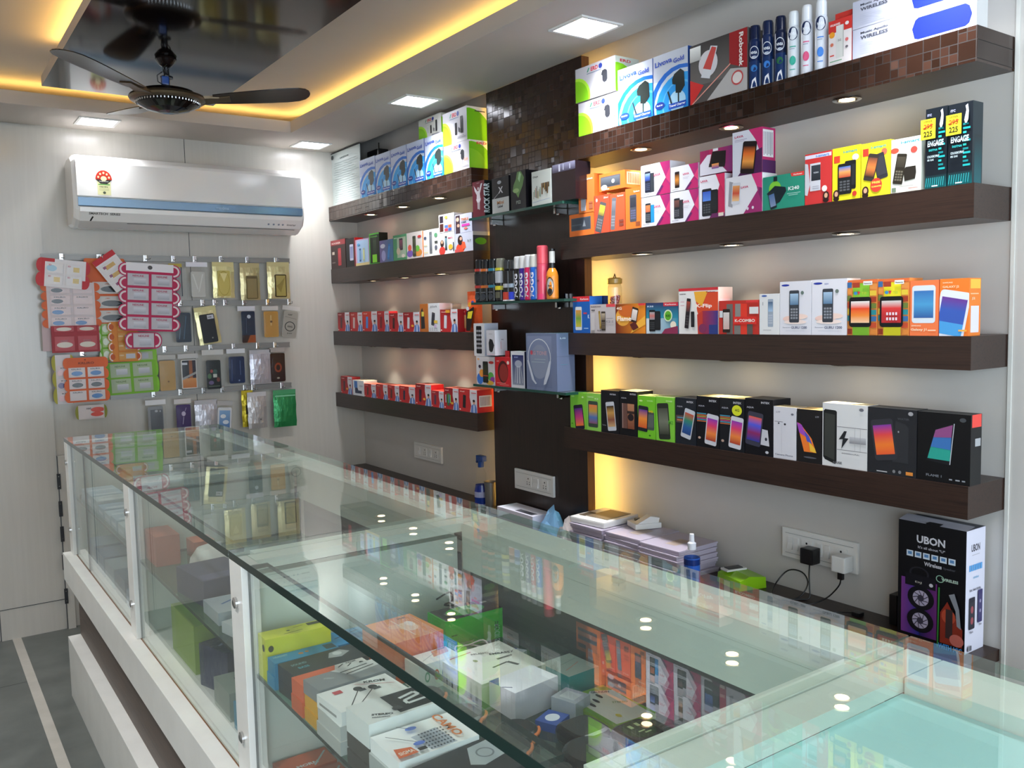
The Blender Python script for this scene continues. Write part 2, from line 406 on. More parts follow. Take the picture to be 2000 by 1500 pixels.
b.box(1.743, 1.755, -2.15, 4.395, 2.4851, 2.498, 'white_pl'); b.box(-0.12, 1.742, 4.383, 4.395, 2.4851, 2.494, 'white_pl'); b.box(-0.137, -0.125, -2.15, 4.37, 2.4851, 2.494, 'white_pl')
tag(b.build('led_strip'), 'warm yellow light strip glowing behind the lip of the dropped ceiling border', 'light strip')

# hanging gloss slab in the ceiling
t = thing('ceiling_slab', 'dark glossy rectangular panel hung under the ceiling above the fan', 'ceiling panel', (0.81, 1.4, 2.55))
b = MB(); b.box(0.49, 1.13, -1.6, 3.77, 2.40, 2.437, 'ceil', mks=[None, None, None, 'slab', 'slab', None]); b.build('panel', t, (0.81, 1.4, 2.55))
b = MB(); b.box(0.56, 1.06, -1.5, 3.69, 2.437, 2.55, 'ceil'); b.build('hanger', t, (0.81, 1.4, 2.55))
b = MB(); b.box(0.545, 0.555, -1.5, 3.69, 2.50, 2.508, 'e_cove'); b.build('led_strip', t, (0.81, 1.4, 2.55))

# square panel lamps in the border
def panel_lamp(x, y, label):
    t = thing('ceiling_light', label, 'ceiling light', (x, y, 2.44), 'square panel lamps in the dropped ceiling border')
    b = MB(); L0 = (x, y, 2.44); h = 0.088
    for q in ((x-h, x+h, y-h, y-h+0.012), (x-h, x+h, y+h-0.012, y+h), (x-h, x-h+0.012, y-h+0.012, y+h-0.012), (x+h-0.012, x+h, y-h+0.012, y+h-0.012)):
        b.box(*q, 2.4345, 2.44, 'white_pl')
    b.build('frame', t, L0)
    b = MB(); b.box(x-h+0.012, x+h-0.012, y-h+0.012, y+h-0.012, 2.436, 2.44, 'e_panel'); b.build('diffuser', t, L0)
    l = bpy.data.lights.new('panel_lamp', 'AREA'); l.shape = 'SQUARE'; l.size = 0.15; l.energy = PANEL_W*(0.37 if y > 4 else 1.0); l.color = (0.96, 0.97, 1.0); l.spread = math.radians(94)
    o = bpy.data.objects.new('panel_lamp', l); C.objects.link(o); o.location = (x, y, 2.4335)
panel_lamp(0.807, 4.50, 'glowing square ceiling lamp above the left part of the air conditioner')
panel_lamp(1.878, 4.55, 'glowing square ceiling lamp above the right end of the air conditioner')
panel_lamp(1.90, 3.42, 'glowing square ceiling lamp in front of the upper left shelf')
panel_lamp(1.912, 2.27, 'largest glowing square ceiling lamp, near the upper right shelf')
for x, y in ((1.912, 1.12), (1.912, -0.05), (1.912, -1.2), (-0.32, 4.5), (-0.32, 3.42), (-0.32, 2.27), (-0.32, 1.12), (-0.32, -0.05), (-0.32, -1.2), (0.8, -2.6)):
    panel_lamp(x, y, 'square ceiling lamp outside the picture, in the border over the customer side')

# door leaf at the far wall with its hinges
b = MB(); b.box(0.292, 0.572, YF-0.014, YF-0.001, 0.0, 2.43, 'wall_lam'); b.box(0.292, 0.572, YF-0.0155, YF-0.014, 0.148, 0.1505, 'dark_pl')
b.box(0.288, 0.292, YF-0.014, YF-0.001, 0, 2.43, 'grey_lam')
b.box(0.576, 0.61, YF-0.03, YF-0.001, 0.0, 0.86, 'wall_lam'); b.box(0.572, 0.576, YF-0.02, YF-0.001, 0, 0.86, 'grey_lam')
dr = struct(b.build('door_1'))
for z in (0.70, 0.565, 0.44, 0.30, 0.13):
    b = MB(); b.box(0.566, 0.582, YF-0.0345, YF-0.0305, z, z+0.075, 'dark_pl')
    for dz in (0.012, 0.06): b.box(0.572, 0.576, YF-0.036, YF-0.0344, z+dz, z+dz+0.004, 'chrome')
    b.build('hinge', dr)

# ================================================================== BUILT-IN SHELVING
SP = 0.08
def led_shelf(name, y0, y1, z, facing, label, spots, hole=True):
    t = thing(name, label, 'shelf', (2.215, y1, z), 'floating wall shelves')
    L0 = (2.215, y1, z)
    b = MB(); b.box(2.041, XW, y0, y1, z-SP, z, 'wood', mks=[facing, None, facing, None, None, None]); b.build('board', t, L0)
    for i, y in enumerate(spots):
        b = MB(); zz = z-SP
        b.lathe(2.10, y, [(0.036, zz), (0.037, zz-0.003), (0.033, zz-0.005), (0.026, zz-0.003), (0.026, zz-0.0005)], 'chrome')
        sp = b.build('downlight', t, L0)
        b = MB(); b.lathe(2.10, y, [(0.0, zz-0.002), (0.02, zz-0.002)], 'e_spot', n=16); b.build('lens', sp, L0) if False else b.build('lens', sp, L0)
        l = bpy.data.lights.new('downlight', 'SPOT'); l.energy = SPOT_W; l.color = (1.0, 0.86, 0.68); l.spot_size = math.radians(80); l.spot_blend = 0.65; l.shadow_soft_size = 0.012
        o = bpy.data.objects.new('downlight_lamp', l); C.objects.link(o); o.location = (2.10-0.0, y, zz-0.008); o.rotation_euler = (0, math.radians(-3), 0)
    return t
RY = (1.42, 1.816, 2.21); LY = (4.30, 3.934, 3.57)
ZS = (2.131, 1.778, 1.424, 1.068)
led_shelf('wall_shelf', 1.048, 2.585, ZS[0], 'mosaic', 'mosaic-faced floating shelf, topmost of the four on the right, holding spray cans', RY)
led_shelf('wall_shelf', 1.048, 2.585, ZS[1], None, 'dark wooden floating shelf on the right carrying orange and pink-white boxes', RY)
led_shelf('wall_shelf', 1.048, 2.585, ZS[2], None, 'dark wooden floating shelf on the right carrying two tall white keypad phone boxes', RY)
led_shelf('wall_shelf', 1.048, 2.585, ZS[3], None, 'lowest dark wooden floating shelf on the right, with black smartphone boxes', ())
led_shelf('wall_shelf', 3.195, YF-0.001, ZS[0], 'mosaic', 'mosaic-faced floating shelf, topmost of the four on the left near the air conditioner', LY)
led_shelf('wall_shelf', 3.195, YF-0.001, ZS[1], None, 'dark floating shelf on the left carrying blister packs and small multicolour boxes', LY)
led_shelf('wall_shelf', 3.195, YF-0.001, ZS[2], None, 'dark floating shelf on the left with red boxes and an orange pouch', LY)
led_shelf('wall_shelf', 3.195, YF-0.001, ZS[3], None, 'lowest dark floating shelf on the left, filled with a row of red boxes', ())

# backlit dark panel between the shelf groups
L0 = (2.12, 2.836, 0.63)
t = thing('wall_panel', 'tall backlit dark panel between the shelf groups, mosaic on its upper part', 'wall panel', L0)
b = MB(); b.box(2.10, 2.135, 2.519, 3.153, 0.632, 2.438, 'wood_v', mks=[None, None, 'wood_edge', 'wood_edge', None, None]); b.build('board', t, L0)
b = MB(); b.box(2.0985, 2.10, 2.5195, 3.1525, 1.905, 2.438, 'mosaic'); b.build('mosaic_facing', t, L0)
b = MB(); b.box(2.137, 2.146, 2.556, 2.566, 0.65, 2.42, 'e_back'); b.build('led_strip', t, L0)
b = MB(); b.box(2.137, 2.146, 3.104, 3.114, 0.65, 2.42, 'e_back'); b.build('led_strip', t, L0)
b = MB(); b.box(2.135, 2.215, 2.72, 2.95, 0.64, 2.4, 'grey_lam'); b.build('mounting_batten', t, L0)

GS = []
for z, lab in ((1.905, 'green-edged glass shelf on the dark panel, topmost, holding perfume boxes'),
               (1.552, 'green-edged glass shelf on the dark panel holding the deodorant cans'),
               (1.206, 'lowest glass shelf on the dark panel, under the grey-blue headphone box')):
    L0 = (2.10, 2.81, z); t = thing('glass_shelf', lab, 'shelf', L0, 'glass shelves on the dark panel')
    b = MB(); b.box(1.985, 2.0985, 2.50, 3.135, z-0.010, z, 'glass_s', mks=['glass_edge2', None, 'glass_edge2', 'glass_edge2', None, None]); b.build('pane', t, L0)
    for y in (2.62, 3.05):
        b = MB(); b.box(2.04, 2.0983, y-0.006, y+0.006, z-0.032, z-0.0105, 'chrome', bev=0.002); b.lathe(2.06, y, [(0, z-0.036), (0.008, z-0.036), (0.008, z-0.03), (0.0, z-0.03)], 'chrome', n=12)
        b.box(2.085, 2.098, y-0.005, y+0.005, z+0.0005, z+0.022, 'chrome', bev=0.002); b.build('bracket', t, L0)
    GS.append(t)

# back counter along the wall
L0 = (2.0, 2.9, 0)
t = thing('back_counter', 'dark wooden topped low counter running along the wall behind the glass showcase', 'counter', L0)
b = MB(); b.box(1.78, XW-0.001, 1.05, YF-0.001, 0.60, 0.63, 'wood'); b.build('worktop', t, L0)
b = MB(); b.box(1.81, XW-0.001, 1.06, YF-0.001, 0.0, 0.60, 'white_lam', mks=[None, None, 'wood', None, None, None]); b.build('carcass', t, L0)
for i in range(6):
    y = 1.08+i*0.605; b = MB(); b.box(1.795, 1.81, y, y+0.595, 0.05, 0.59, 'white_lam'); d = b.build('door', t, L0)
    b = MB(); b.box(1.783, 1.795, y+0.27, y+0.32, 0.50, 0.515, 'chrome', bev=0.003); b.build('handle', d, L0)

# ================================================================== GLASS SHOWCASE COUNTER
L0 = (0.8, 1.5, 0)
t = thing('counter_base', 'long white counter base with dark recessed band under the glass showcases', 'counter', L0)
Y0, Y1 = -1.2, 3.83
b = MB(); b.box(0.466, 1.09, Y0, Y1, 0.482, 0.59, 'white_lam')
b.build('apron', t, L0)
b = MB(); b.box(0.512, 1.07, Y0, Y1-0.001, 0.246, 0.482, 'recess'); b.build('recess_panel', t, L0)
b = MB(); b.box(0.466, 1.09, Y0, Y1, 0.0, 0.246, 'white_lam'); b.build('plinth', t, L0)

def showcase(ya, yb, label, seam=None, plain=False):
    L0 = (0.8, (ya+yb)/2, 0.59)
    t = thing('glass_showcase', label, 'showcase', L0, 'glass showcase units of the counter')
    e = 0.002
    b = MB(); b.box(0.495, 1.10, ya+e, yb-e, 1.035, 1.05, 'glass', mks=['glass_edge', 'glass_s', 'glass_v', 'glass_v', None, None]); b.build('glass_top', t, L0)
    b = MB(); b.box(0.513, 0.545, ya+0.06, yb-0.08, 1.026, 1.0345, 'glass', mks=['glass_edge', 'glass_edge', 'glass_edge', 'glass_edge', None, None]); b.build('glass_strip', t, L0)
    b = MB(); b.box(0.495, 0.53, yb-0.075, yb-e, 0.5902, 1.0345, 'white_lam', bev=0.0015); po = b.build('post', t, L0)
    for z in (0.685, 0.955):
        b = MB(); q = [(0.0, 0.488), (0.006, 0.488), (0.011, 0.490), (0.011, 0.495)]
        for i in range(3):
            for k in range(16):
                a, c = 2*PI*k/16, 2*PI*(k+1)/16; (r0, x0), (r1, x1) = q[i], q[i+1]
                y = yb-0.037
                b.face([(x0, y+r0*math.cos(a), z+r0*math.sin(a)), (x0, y+r0*math.cos(c), z+r0*math.sin(c)), (x1, y+r1*math.cos(c), z+r1*math.sin(c)), (x1, y+r1*math.cos(a), z+r1*math.sin(a))], 'chrome', smooth=True)
        b.build('screw', po, L0)
    if ya < -0.5:
        pass
    ym = seam if seam else (ya+yb)/2
    for y0_, y1_ in (((ya+e, ym-0.001), (ym-0.001+0.003, yb-0.077)) if seam else ((ya+e, yb-0.077),)):
        b = MB(); b.box(0.507, 0.512, y0_, y1_, 0.5902, 1.0255, 'glass_v', mks=[None, None, 'glass_edge', 'glass_edge', None, 'glass_edge']); b.build('front_pane', t, L0)
    b = MB(); b.box(0.532, 1.09, yb-0.05, yb-e, 1.015, 1.0345, 'pale_lam'); b.box(0.547, 0.998, ya+e, ya+0.03, 1.0, 1.0345, 'pale_lam')
    b.box(1.0, 1.09, ya+e, yb-0.052, 1.0, 1.0345, 'pale_lam'); b.build('top_frame', t, L0)
    b = MB(); b.box(0.532, 1.0, yb-(0.01 if yb < 1 else 0.03), yb-e, 0.5902, 0.9995, 'glass_v' if yb < 1 else 'pale_lam'); b.build('partition', t, L0)
    b = MB(); b.box(1.0, 1.012, ya+e, yb-0.052, 0.93, 0.9995, 'pale_lam'); b.build('back_rail', t, L0)
    b = MB(); b.box(1.02, 1.03, ya+e, yb-0.052, 0.5902, 0.95, 'pale_lam' if plain else 'grey_lam'); b.build('back_door', t, L0)
    b = MB(); b.box(0.514, 1.018, ya+e, yb-0.052, 0.5903, 0.5925, 'white_lam'); b.build('floor_board', t, L0)
    b = MB(); b.box(0.5045, 0.5065, ya+e, yb-0.077, 0.5902, 0.592, 'wood_edge'); b.build('sealant', t, L0)
    if plain:
        b = MB(); b.box(0.5, 0.9985, ya+0.032, yb-0.0505, 1.004, 1.0145, 'pale_top'); b.build('backing_board', t, L0)
    else:
        b = MB(); b.box(0.516, 0.998, ya+e+0.002, yb-0.032, 0.812, 0.82, 'glass_s', mks=['glass_edge', None, 'glass_edge', 'glass_edge', None, None]); b.build('inner_shelf', t, L0)
    return t
showcase(2.70, 3.83, 'farthest glass showcase unit of the counter, nearest the hanging phone covers', seam=3.47)
showcase(1.695, 2.70, 'second glass showcase unit from the far end, holding packs in clear bags')
showcase(0.64, 1.695, 'glass showcase unit full of earphone boxes, with yellow and green boxes')
showcase(-1.2, 0.64, 'nearest showcase unit with pale aqua glass top at the photo bottom right', plain=True)

# ================================================================== AIR CONDITIONER
L0 = (1.25, 4.72, 1.96)
t = thing('air_conditioner', 'white split air conditioner with blue-silver stripe on the far wall', 'air conditioner', L0)
AX0, AX1 = 0.70, 1.80
prof = [(4.715, 2.275), (4.66, 2.292), (4.56, 2.29), (4.515, 2.265), (4.508, 2.09), (4.512, 2.03), (4.535, 1.985), (4.60, 1.955), (4.715, 1.96)]
b = MB()
n = len(prof)
def P3(x, sc=1.0):
    cx, cz = 4.62, 2.12
    return [(x, cx+(p[0]-cx)*sc if p[0] < 4.7 else p[0], cz+(p[1]-cz)*sc) for p in prof]
secs = [(AX0-0.012, 0.9), (AX0-0.002, 0.97), (AX0+0.012, 1.0), (AX1-0.012, 1.0), (AX1+0.002, 0.97), (AX1+0.012, 0.9)]
for (xa, sa), (xb, sb) in zip(secs[:-1], secs[1:]):
    A, B = P3(xa, sa), P3(xb, sb)
    for i in range(n): b.face([A[i], A[(i+1) % n], B[(i+1) % n], B[i]], 'ac_white')
b.face(P3(secs[0][0], 0.9), 'ac_white'); b.face(P3(secs[-1][0], 0.9)[::-1], 'ac_white'); b.build('body', t, L0)
b = MB(); b.prism([(4.5575, 2.286), (4.512, 2.262), (4.504, 2.25), (4.501, 2.095), (4.507, 2.09), (4.5135, 2.262)], AX0+0.004, AX1-0.004, 'ac_white', axis='x'); b.build('front_panel', t, L0)
b = MB(); b.prism([(4.506, 2.089), (4.4995, 2.086), (4.5, 2.05), (4.5085, 2.047)], AX0+0.006, AX1-0.004, 'ac_trim', axis='x')
b.art(lambda u, v, e: (AX0+1.1*u, 4.4992-e, 2.05+0.036*v), 1.1, 0.036, [('t', 'maxima', 0.58, 0.3, 0.42, '9fb6cc')], 'gloss'); b.build('trim_strip', t, L0)
b = MB(); b.prism([(4.5075, 2.046), (4.501, 2.043), (4.503, 2.022), (4.53, 1.981), (4.598, 1.953), (4.602, 1.957), (4.536, 1.987), (4.513, 2.026)], AX0+0.012, AX1-0.01, 'ac_white', axis='x')
def flap(u, v, e):   # sloping lower face
    return (AX0+1.1*u, 4.503+0.027*(1-v)-e*0.8, 1.981+0.041*v-e*0.6)
b.art(flap, 1.1, 0.05, [('t', 'SMARTECH  SERIES', 0.045, 0.7, 0.25, '55534f'), ('l', 0.052, -0.0, 0.062, 0.5, 0.14, '1c1c1c'),
      ('e', 0.83, 0.45, 0.005, 0.11, '8d98a4'), ('e', 0.855, 0.45, 0.005, 0.11, '8d98a4'), ('e', 0.88, 0.45, 0.005, 0.11, '8d98a4'), ('e', 0.9, 0.45, 0.005, 0.11, '8d98a4'), ('t', 'inverter', 0.92, 0.35, 0.22, '8a8680')], 'gloss')
b.build('air_flap', t, L0)
b = MB(); b.box(0.92, 1.76, 4.535, 4.537, 1.975, 1.977, 'dark_pl') ; b.build('outlet_gap', t, L0)
# star rating sticker
b = MB(); sx, sz = 0.785, 2.102
def stk(u, v, e): return (sx+0.072*u, 4.5012-0.0005-e, sz+0.115*v)
b.face([stk(0.1, 0, 0), stk(0.9, 0, 0), stk(0.9, 0.58, 0), stk(0.1, 0.58, 0)], 'gloss', 'ecebb6')
fan_ = [(0.5+0.5*math.cos(a), 0.62+0.38*math.sin(a)) for a in [PI*i/16 for i in range(17)]]
it = [('p', fan_, 'c8321e'), ('p', [(0.0, 0.62), (1.0, 0.62), (0.7, 0.45), (0.3, 0.45)], '2a2624'), ('e', 0.5, 0.66, 0.18, 0.1, 'f0e6b0')]
for i in range(5):
    a = PI*(i+0.5)/5; it.append(('e', 0.5+0.34*math.cos(a), 0.64+0.25*math.sin(a), 0.06, 0.045, 'f2d8a8'))
it += [('t', 'POWER SAVINGS', 0.22, 0.52, 0.045, 'd8d4c8', 0.56), ('r', 0.15, 0.40, 0.85, 0.44, '5fa14a'), ('t', '5 Star 2016', 0.22, 0.30, 0.05, '4c5c30', 0.5), ('r', 0.2, 0.24, 0.8, 0.25, '8a9058'), ('r', 0.2, 0.19, 0.8, 0.2, '8a9058'), ('e', 0.5, 0.09, 0.09, 0.055, '505a48')]
b.art(stk, 0.072, 0.115, it, 'gloss'); b.build('star_sticker', t, L0)

# ================================================================== CEILING FAN
FC = (0.797, 3.17); FZ = 2.257
L0 = (FC[0], FC[1], 2.40)
t = thing('ceiling_fan', 'dark three-bladed ceiling fan with bronze hub hanging from the glossy slab', 'fan', L0)
b = MB(); b.lathe(*FC, [(0.0, 2.3995), (0.034, 2.399), (0.036, 2.392), (0.022, 2.375), (0.012, 2.368)], 'fan_dark', n=20); b.build('canopy', t, L0)
b = MB(); b.lathe(*FC, [(0.0095, 2.385), (0.0095, 2.295)], 'black_pl', n=12); b.lathe(*FC, [(0.0, 2.337), (0.021, 2.337), (0.021, 2.331), (0.0, 2.331)], 'black_pl', n=12)
b.lathe(*FC, [(0.016, 2.302), (0.016, 2.285)], 'chrome', n=12); b.build('down_rod', t, L0)
b = MB(); b.box(FC[0]-0.024, FC[0]-0.001, FC[1]-0.034, FC[1]-0.014, 2.303, 2.33, 'blue_pl', bev=0.003); b.build('capacitor', t, L0)
b = MB()
for s_, ph in ((1, 0.0), (-1, 1.1), (1, 2.0)):
    b.tube([(FC[0]+0.010*math.cos(ph+k*0.5)*(1+0.8*math.sin(k*0.6)), FC[1]-0.012*(1+0.8*math.sin(k*0.6)), 2.385-0.0085*k) for k in range(11)], 0.0018, 'black_pl', n=6)
b.tube([(FC[0]-0.02, FC[1]-0.025, 2.345), (FC[0]-0.038, FC[1]-0.028, 2.33), (FC[0]-0.036, FC[1]-0.028, 2.31), (FC[0]-0.012, FC[1]-0.02, 2.30)], 0.0018, 'black_pl', n=6)
b.build('wire', t, L0)
b = MB(); b.lathe(*FC, [(0.02, 2.298), (0.055, 2.296), (0.085, 2.288), (0.1, 2.276)], 'fan_dark', n=40); b.build('motor_top', t, L0)
b = MB(); b.lathe(*FC, [(0.1, 2.276), (0.122, 2.270), (0.126, 2.262), (0.122, 2.255), (0.105, 2.25)], 'bronze', n=48); b.build('hub_ring', t, L0)
b = MB(); b.lathe(*FC, [(0.108, 2.252), (0.098, 2.24), (0.07, 2.226), (0.035, 2.218), (0.0, 2.216)], 'slab', n=48)
b.build('hub_dome', t, L0)
b = MB()
for k in range(56):
    a = 2*PI*k/56; x, y = FC[0]+0.1035*math.cos(a), FC[1]+0.1035*math.sin(a)
    b.lathe(x, y, [(0.0, 2.2425), (0.0026, 2.2435), (0.0026, 2.249), (0.0, 2.25)], 'chrome', n=5)
b.build('bead_trim', t, L0)
def blade(phi):
    ca, sa = math.cos(phi), math.sin(phi)
    def P(r, s_, z): return (FC[0]+r*ca-s_*sa, FC[1]+r*sa+s_*ca, z)
    pit = 0.14
    rs = [0.15, 0.2, 0.27, 0.34, 0.40, 0.44, 0.462, 0.474, 0.478]; ws = [0.038, 0.046, 0.053, 0.058, 0.060, 0.056, 0.044, 0.024, 0.004]
    b = MB(); top, bot = [], []
    for r, wd in zip(rs, ws):
        zc = FZ+0.010+0.03*(r-0.15)/0.33
        ring = [(r, s_, zc - pit*s_ - 0.35*s_*s_) for s_ in (-wd, -wd*0.5, 0, wd*0.5, wd)]
        top.append([P(a, c, z+0.0016) for a, c, z in ring]); bot.append([P(a, c, z-0.0016) for a, c, z in ring])
    for i in range(len(rs)-1):
        for k in range(4):
            b.face([top[i][k], top[i+1][k], top[i+1][k+1], top[i][k+1]], 'fan_pale', smooth=True)
            b.face([bot[i][k], bot[i][k+1], bot[i+1][k+1], bot[i+1][k]], 'fan_dark', smooth=True)
        b.face([top[i][0], bot[i][0], bot[i+1][0], top[i+1][0]], 'fan_dark'); b.face([top[i][4], top[i+1][4], bot[i+1][4], bot[i][4]], 'fan_dark')
    b.face([bot[0][k] for k in range(5)]+[top[0][k] for k in (4, 3, 2, 1, 0)], 'fan_dark')
    bl = b.build('blade', t, L0)
    b = MB()
    q = [(0.105, 0.03), (0.14, 0.026), (0.17, 0.018), (0.205, 0.022)]
    for i in range(3):
        (r0, w0), (r1, w1) = q[i], q[i+1]; z0 = FZ+0.004*i; z1 = FZ+0.004*(i+1)
        lo = [P(r0, -w0, z0+0.14*w0-0.002), P(r1, -w1, z1+0.14*w1-0.002), P(r1, w1, z1-0.14*w1-0.002), P(r0, w0, z0-0.14*w0-0.002)]
        hi = [(x, y, z+0.009) for x, y, z in lo]
        b.face(lo[::-1], 'bronze'); b.face(hi, 'fan_dark')
        b.face([lo[0], lo[1], hi[1], hi[0]], 'bronze'); b.face([lo[3], hi[3], hi[2], lo[2]], 'bronze')
        if i == 2: b.face([lo[1], lo[2], hi[2], hi[1]], 'bronze')
    b.build('blade_arm', bl, L0)
for k in range(3): blade(-0.382-2*PI/3*k)

# ================================================================== HANGING ACCESSORIES ON THE FAR WALL
def rail(x0, x1, z, label):
    L0 = ((x0+x1)/2, 4.72, z); t = thing('hanging_rail', label, 'rail', L0, 'silver wall rails on the far wall')
    b = MB(); b.box(x0, x1, 4.704, 4.719, z-0.014, z+0.014, 'steel'); b.box(x0, x1, 4.700, 4.704, z+0.008, z+0.014, 'steel'); b.box(x0, x1, 4.700, 4.704, z-0.014, z-0.008, 'steel'); b.build('bar', t, L0); return t, L0
RL = [rail(0.56, 1.79, 1.822, 'topmost silver rail on the far wall, gold pouches hanging from it'),
      rail(0.64, 1.77, 1.594, 'silver rail on the far wall, second from the top'),
      rail(0.56, 1.77, 1.357, 'silver rail on the far wall, third from the top'),
      rail(0.83, 1.77, 1.130, 'lowest silver rail on the far wall, green pouch at its right end')]
def hook(i, x, y=4.655):
    t, L0 = RL[i]; z = L0[2]
    b = MB(); b.box(x-0.009, x+0.009, 4.696, 4.7035, z-0.016, z+0.018, 'chrome', bev=0.002)
    b.tube([(x, 4.697, z-0.004), (x, y+0.005, z-0.010), (x, y-0.006, z-0.008), (x, y-0.008, z+0.004)], 0.0022, 'chrome', n=6); b.build('hook', t, L0)
def fmap(x0, x1, z0, z1, y): return lambda u, v, e: (x0+(x1-x0)*u, y-e, z0+(z1-z0)*v)
def rotate_obj(root, ang, px, pz):
    root.rotation_euler = (0, ang, 0)
def pouch(name, label, box, ri, hdr, body, case=None, art=(), ang=0, dy=0.0, group='phone covers in clear bags on the far wall', film=True):
    """hanging bag: header strip, bag, and what shows inside. box = x0,x1,z0,z1; origin at the hook hole"""
    x0, x1, z0, z1 = box; W, H = x1-x0, z1-z0; yc = 4.668-dy; L0 = ((x0+x1)/2, yc, z1)
    hook(ri, L0[0], yc-0.005)
    t = thing(name, label, 'phone cover', L0, group)
    b = MB(); b.box(x0, x1, yc-0.001, yc+0.001, z1-0.13*H, z1, 'card', hdr); b.build('header', t, L0)
    b = MB(); nseg = 6
    mk = 'foil' if body else 'film'; col = body or 'fff'
    for sd in (-1, 1):
        def q(i, j):
            u, v = i/nseg, j/nseg; d = 0.007*(math.sin(PI*min(max(u, 0.0), 1))**0.5)*(math.sin(PI*v)**0.5 if 0 < v < 1 else 0)
            if body: d *= 1+0.25*math.sin(9*u+5*v*3+x0*40)
            wv = 0.0015*math.sin(13*v+x0*30)
            return (x0+W*u+wv, yc+sd*(0.0012+d), z0+(H*0.88)*v)
        for i in range(nseg):
            for j in range(nseg):
                a = [q(i, j), q(i+1, j), q(i+1, j+1), q(i, j+1)]
                b.face(a if sd < 0 else a[::-1], mk, col, smooth=True)
    bag = b.build('bag', t, L0)
    if case:
        u0, v0, u1, v1, cc = case; b = MB(); cx0, cx1, cz0, cz1 = x0+W*u0, x0+W*u1, z0+H*v0, z0+H*v1; yy = yc-(0.0125 if body else 0.0035)
        r = 0.1*(cx1-cx0); pts = []
        for k, (sx_, sz_) in enumerate(((1, 1), (-1, 1), (-1, -1), (1, -1))):
            for j in range(4):
                a = k*PI/2+j*PI/6; pts.append(((cx0+cx1)/2+sx_*((cx1-cx0)/2-r)+r*math.cos(a), (cz0+cz1)/2+sz_*((cz1-cz0)/2-r)+r*math.sin(a)))
        b.prism(pts, yy, yy+0.007, 'gloss', cc)
        b.art(fmap(cx0, cx1, cz0, cz1, yy), cx1-cx0, cz1-cz0, list(art), 'gloss'); b.build('case', t, L0)
    elif art:
        b = MB(); b.art(fmap(x0, x1, z0, z1, yc-0.010), W, H, list(art), 'gloss'); b.build('print', bag, L0)
    t.rotation_euler = (0, ang, 0); return t
cam_ = ('e', 0.82, 0.9, 0.06, 0.035, '20242c')
pouch('phone_cover', 'clear bag with white header and clear cover, left of the gold pouches', (1.2190,1.3280,1.6170,1.8050), 0, 'eceaf2', None, (0.2, 0.04, 0.85, 0.74, 'c9c8c2'), [('p', [(0.1, 0.9), (0.2, 0.9), (0.5, 0.3), (0.42, 0.3)], 'dcdcd8'), ('p', [(0.9, 0.9), (0.8, 0.9), (0.5, 0.2), (0.55, 0.2)], 'dededa')])
GP = 'gold foil pouches on the top rail'
pouch('foil_pouch', 'bright gold foil pouch hanging on the top rail, leftmost of the three gold ones', (1.3520,1.4650,1.6190,1.8070), 0, 'dccf92', 'e0d49a', (0.2, 0.05, 0.78, 0.76, 'cdbb66'), [('o', 0.5, 0.5, 0.48, 0.48, 0.06, 'a8923e'), ('p', [(0.2, 0.9), (0.5, 0.55), (0.8, 0.9)], 'eadf9c')], group=GP)
pouch('foil_pouch', 'dull gold pouch with olive phone cover, middle of the three on the top rail', (1.4970,1.6030,1.6060,1.8040), 0, 'c4b684', 'c2b484', (0.27, 0.03, 0.85, 0.66, '6e5f3a'), [('r', 0.08, 0.04, 0.92, 0.92, '96855a'), ('r', 0.08, 0.88, 0.92, 0.92, '5c4c2c')], group=GP)
pouch('foil_pouch', 'shiny gold pouch at the right end of the top rail', (1.6460,1.7710,1.6130,1.8120), 0, 'd6ca92', 'dace98', (0.3, 0.04, 0.82, 0.66, '4c3d1e'), [('r', 0.1, 0.05, 0.92, 0.95, 'b5a35a'), ('p', [(0.1, 0.5), (0.5, 0.2), (0.9, 0.9), (0.4, 0.6)], '9c8a48')], group=GP)
pouch('phone_cover', 'clear bag with a black-edged cover half behind the magenta card', (1.1320,1.1980,1.6200,1.7960), 0, 'c9b24c', None, (0.55, 0.05, 0.97, 0.9, '22303e'), [('r', 0.0, 0.0, 0.85, 1.0, 'a3a2a0')])
pouch('phone_cover', 'dark blue phone cover with rounded corners beside the magenta card', (1.1410,1.2350,1.3880,1.5730), 1, 'b3afa8', None, (0.12, 0.02, 0.93, 0.84, '1f3042'), [('l', 0.7, 0.9, 0.5, 0.1, 0.03, '42607a'), ('l', 0.3, 0.5, 0.2, 0.1, 0.02, '5a7890')])
pouch('phone_cover', 'tilted gold-edged pouch holding a black phone cover', (1.2450,1.3580,1.3760,1.5740), 1, 'ddd39a', 'dcd29c', (0.16, 0.04, 0.84, 0.8, '15161a'), [('r', 0.52, 0.82, 0.95, 0.96, 'c8c8d2'), ('t', 'SAM', 0.56, 0.86, 0.05, '444444'), ('e', 0.65, 0.16, 0.05, 0.03, '8a8a80')], ang=-0.13)
pouch('phone_cover', 'navy phone cover with white round logo and orange lower edge', (1.4750,1.5700,1.3730,1.5740), 1, 'dcdce2', None, (0.2, 0.02, 0.96, 0.86, '1e2d44'), [('r', 0, 0, 1, 0.24, '3a1f14'), ('p', [(0.35, 0), (1, 0), (1, 0.24), (0.6, 0.24)], 'a4552a'), ('e', 0.55, 0.83, 0.14, 0.06, 'c6d0dc'), ('l', 0.35, 0.8, 0.32, 0.3, 0.012, '5a6c86')])
pouch('phone_cover', 'golden wood-coloured phone cover on the second rail', (1.6070,1.6990,1.3960,1.5720), 1, 'd9d2cc', None, (0.1, 0.04, 0.97, 0.84, 'c69448'), [('r', 0.45, 0.45, 0.52, 0.85, 'dcc28c'), ('e', 0.5, 0.6, 0.09, 0.04, '6a4a28')])
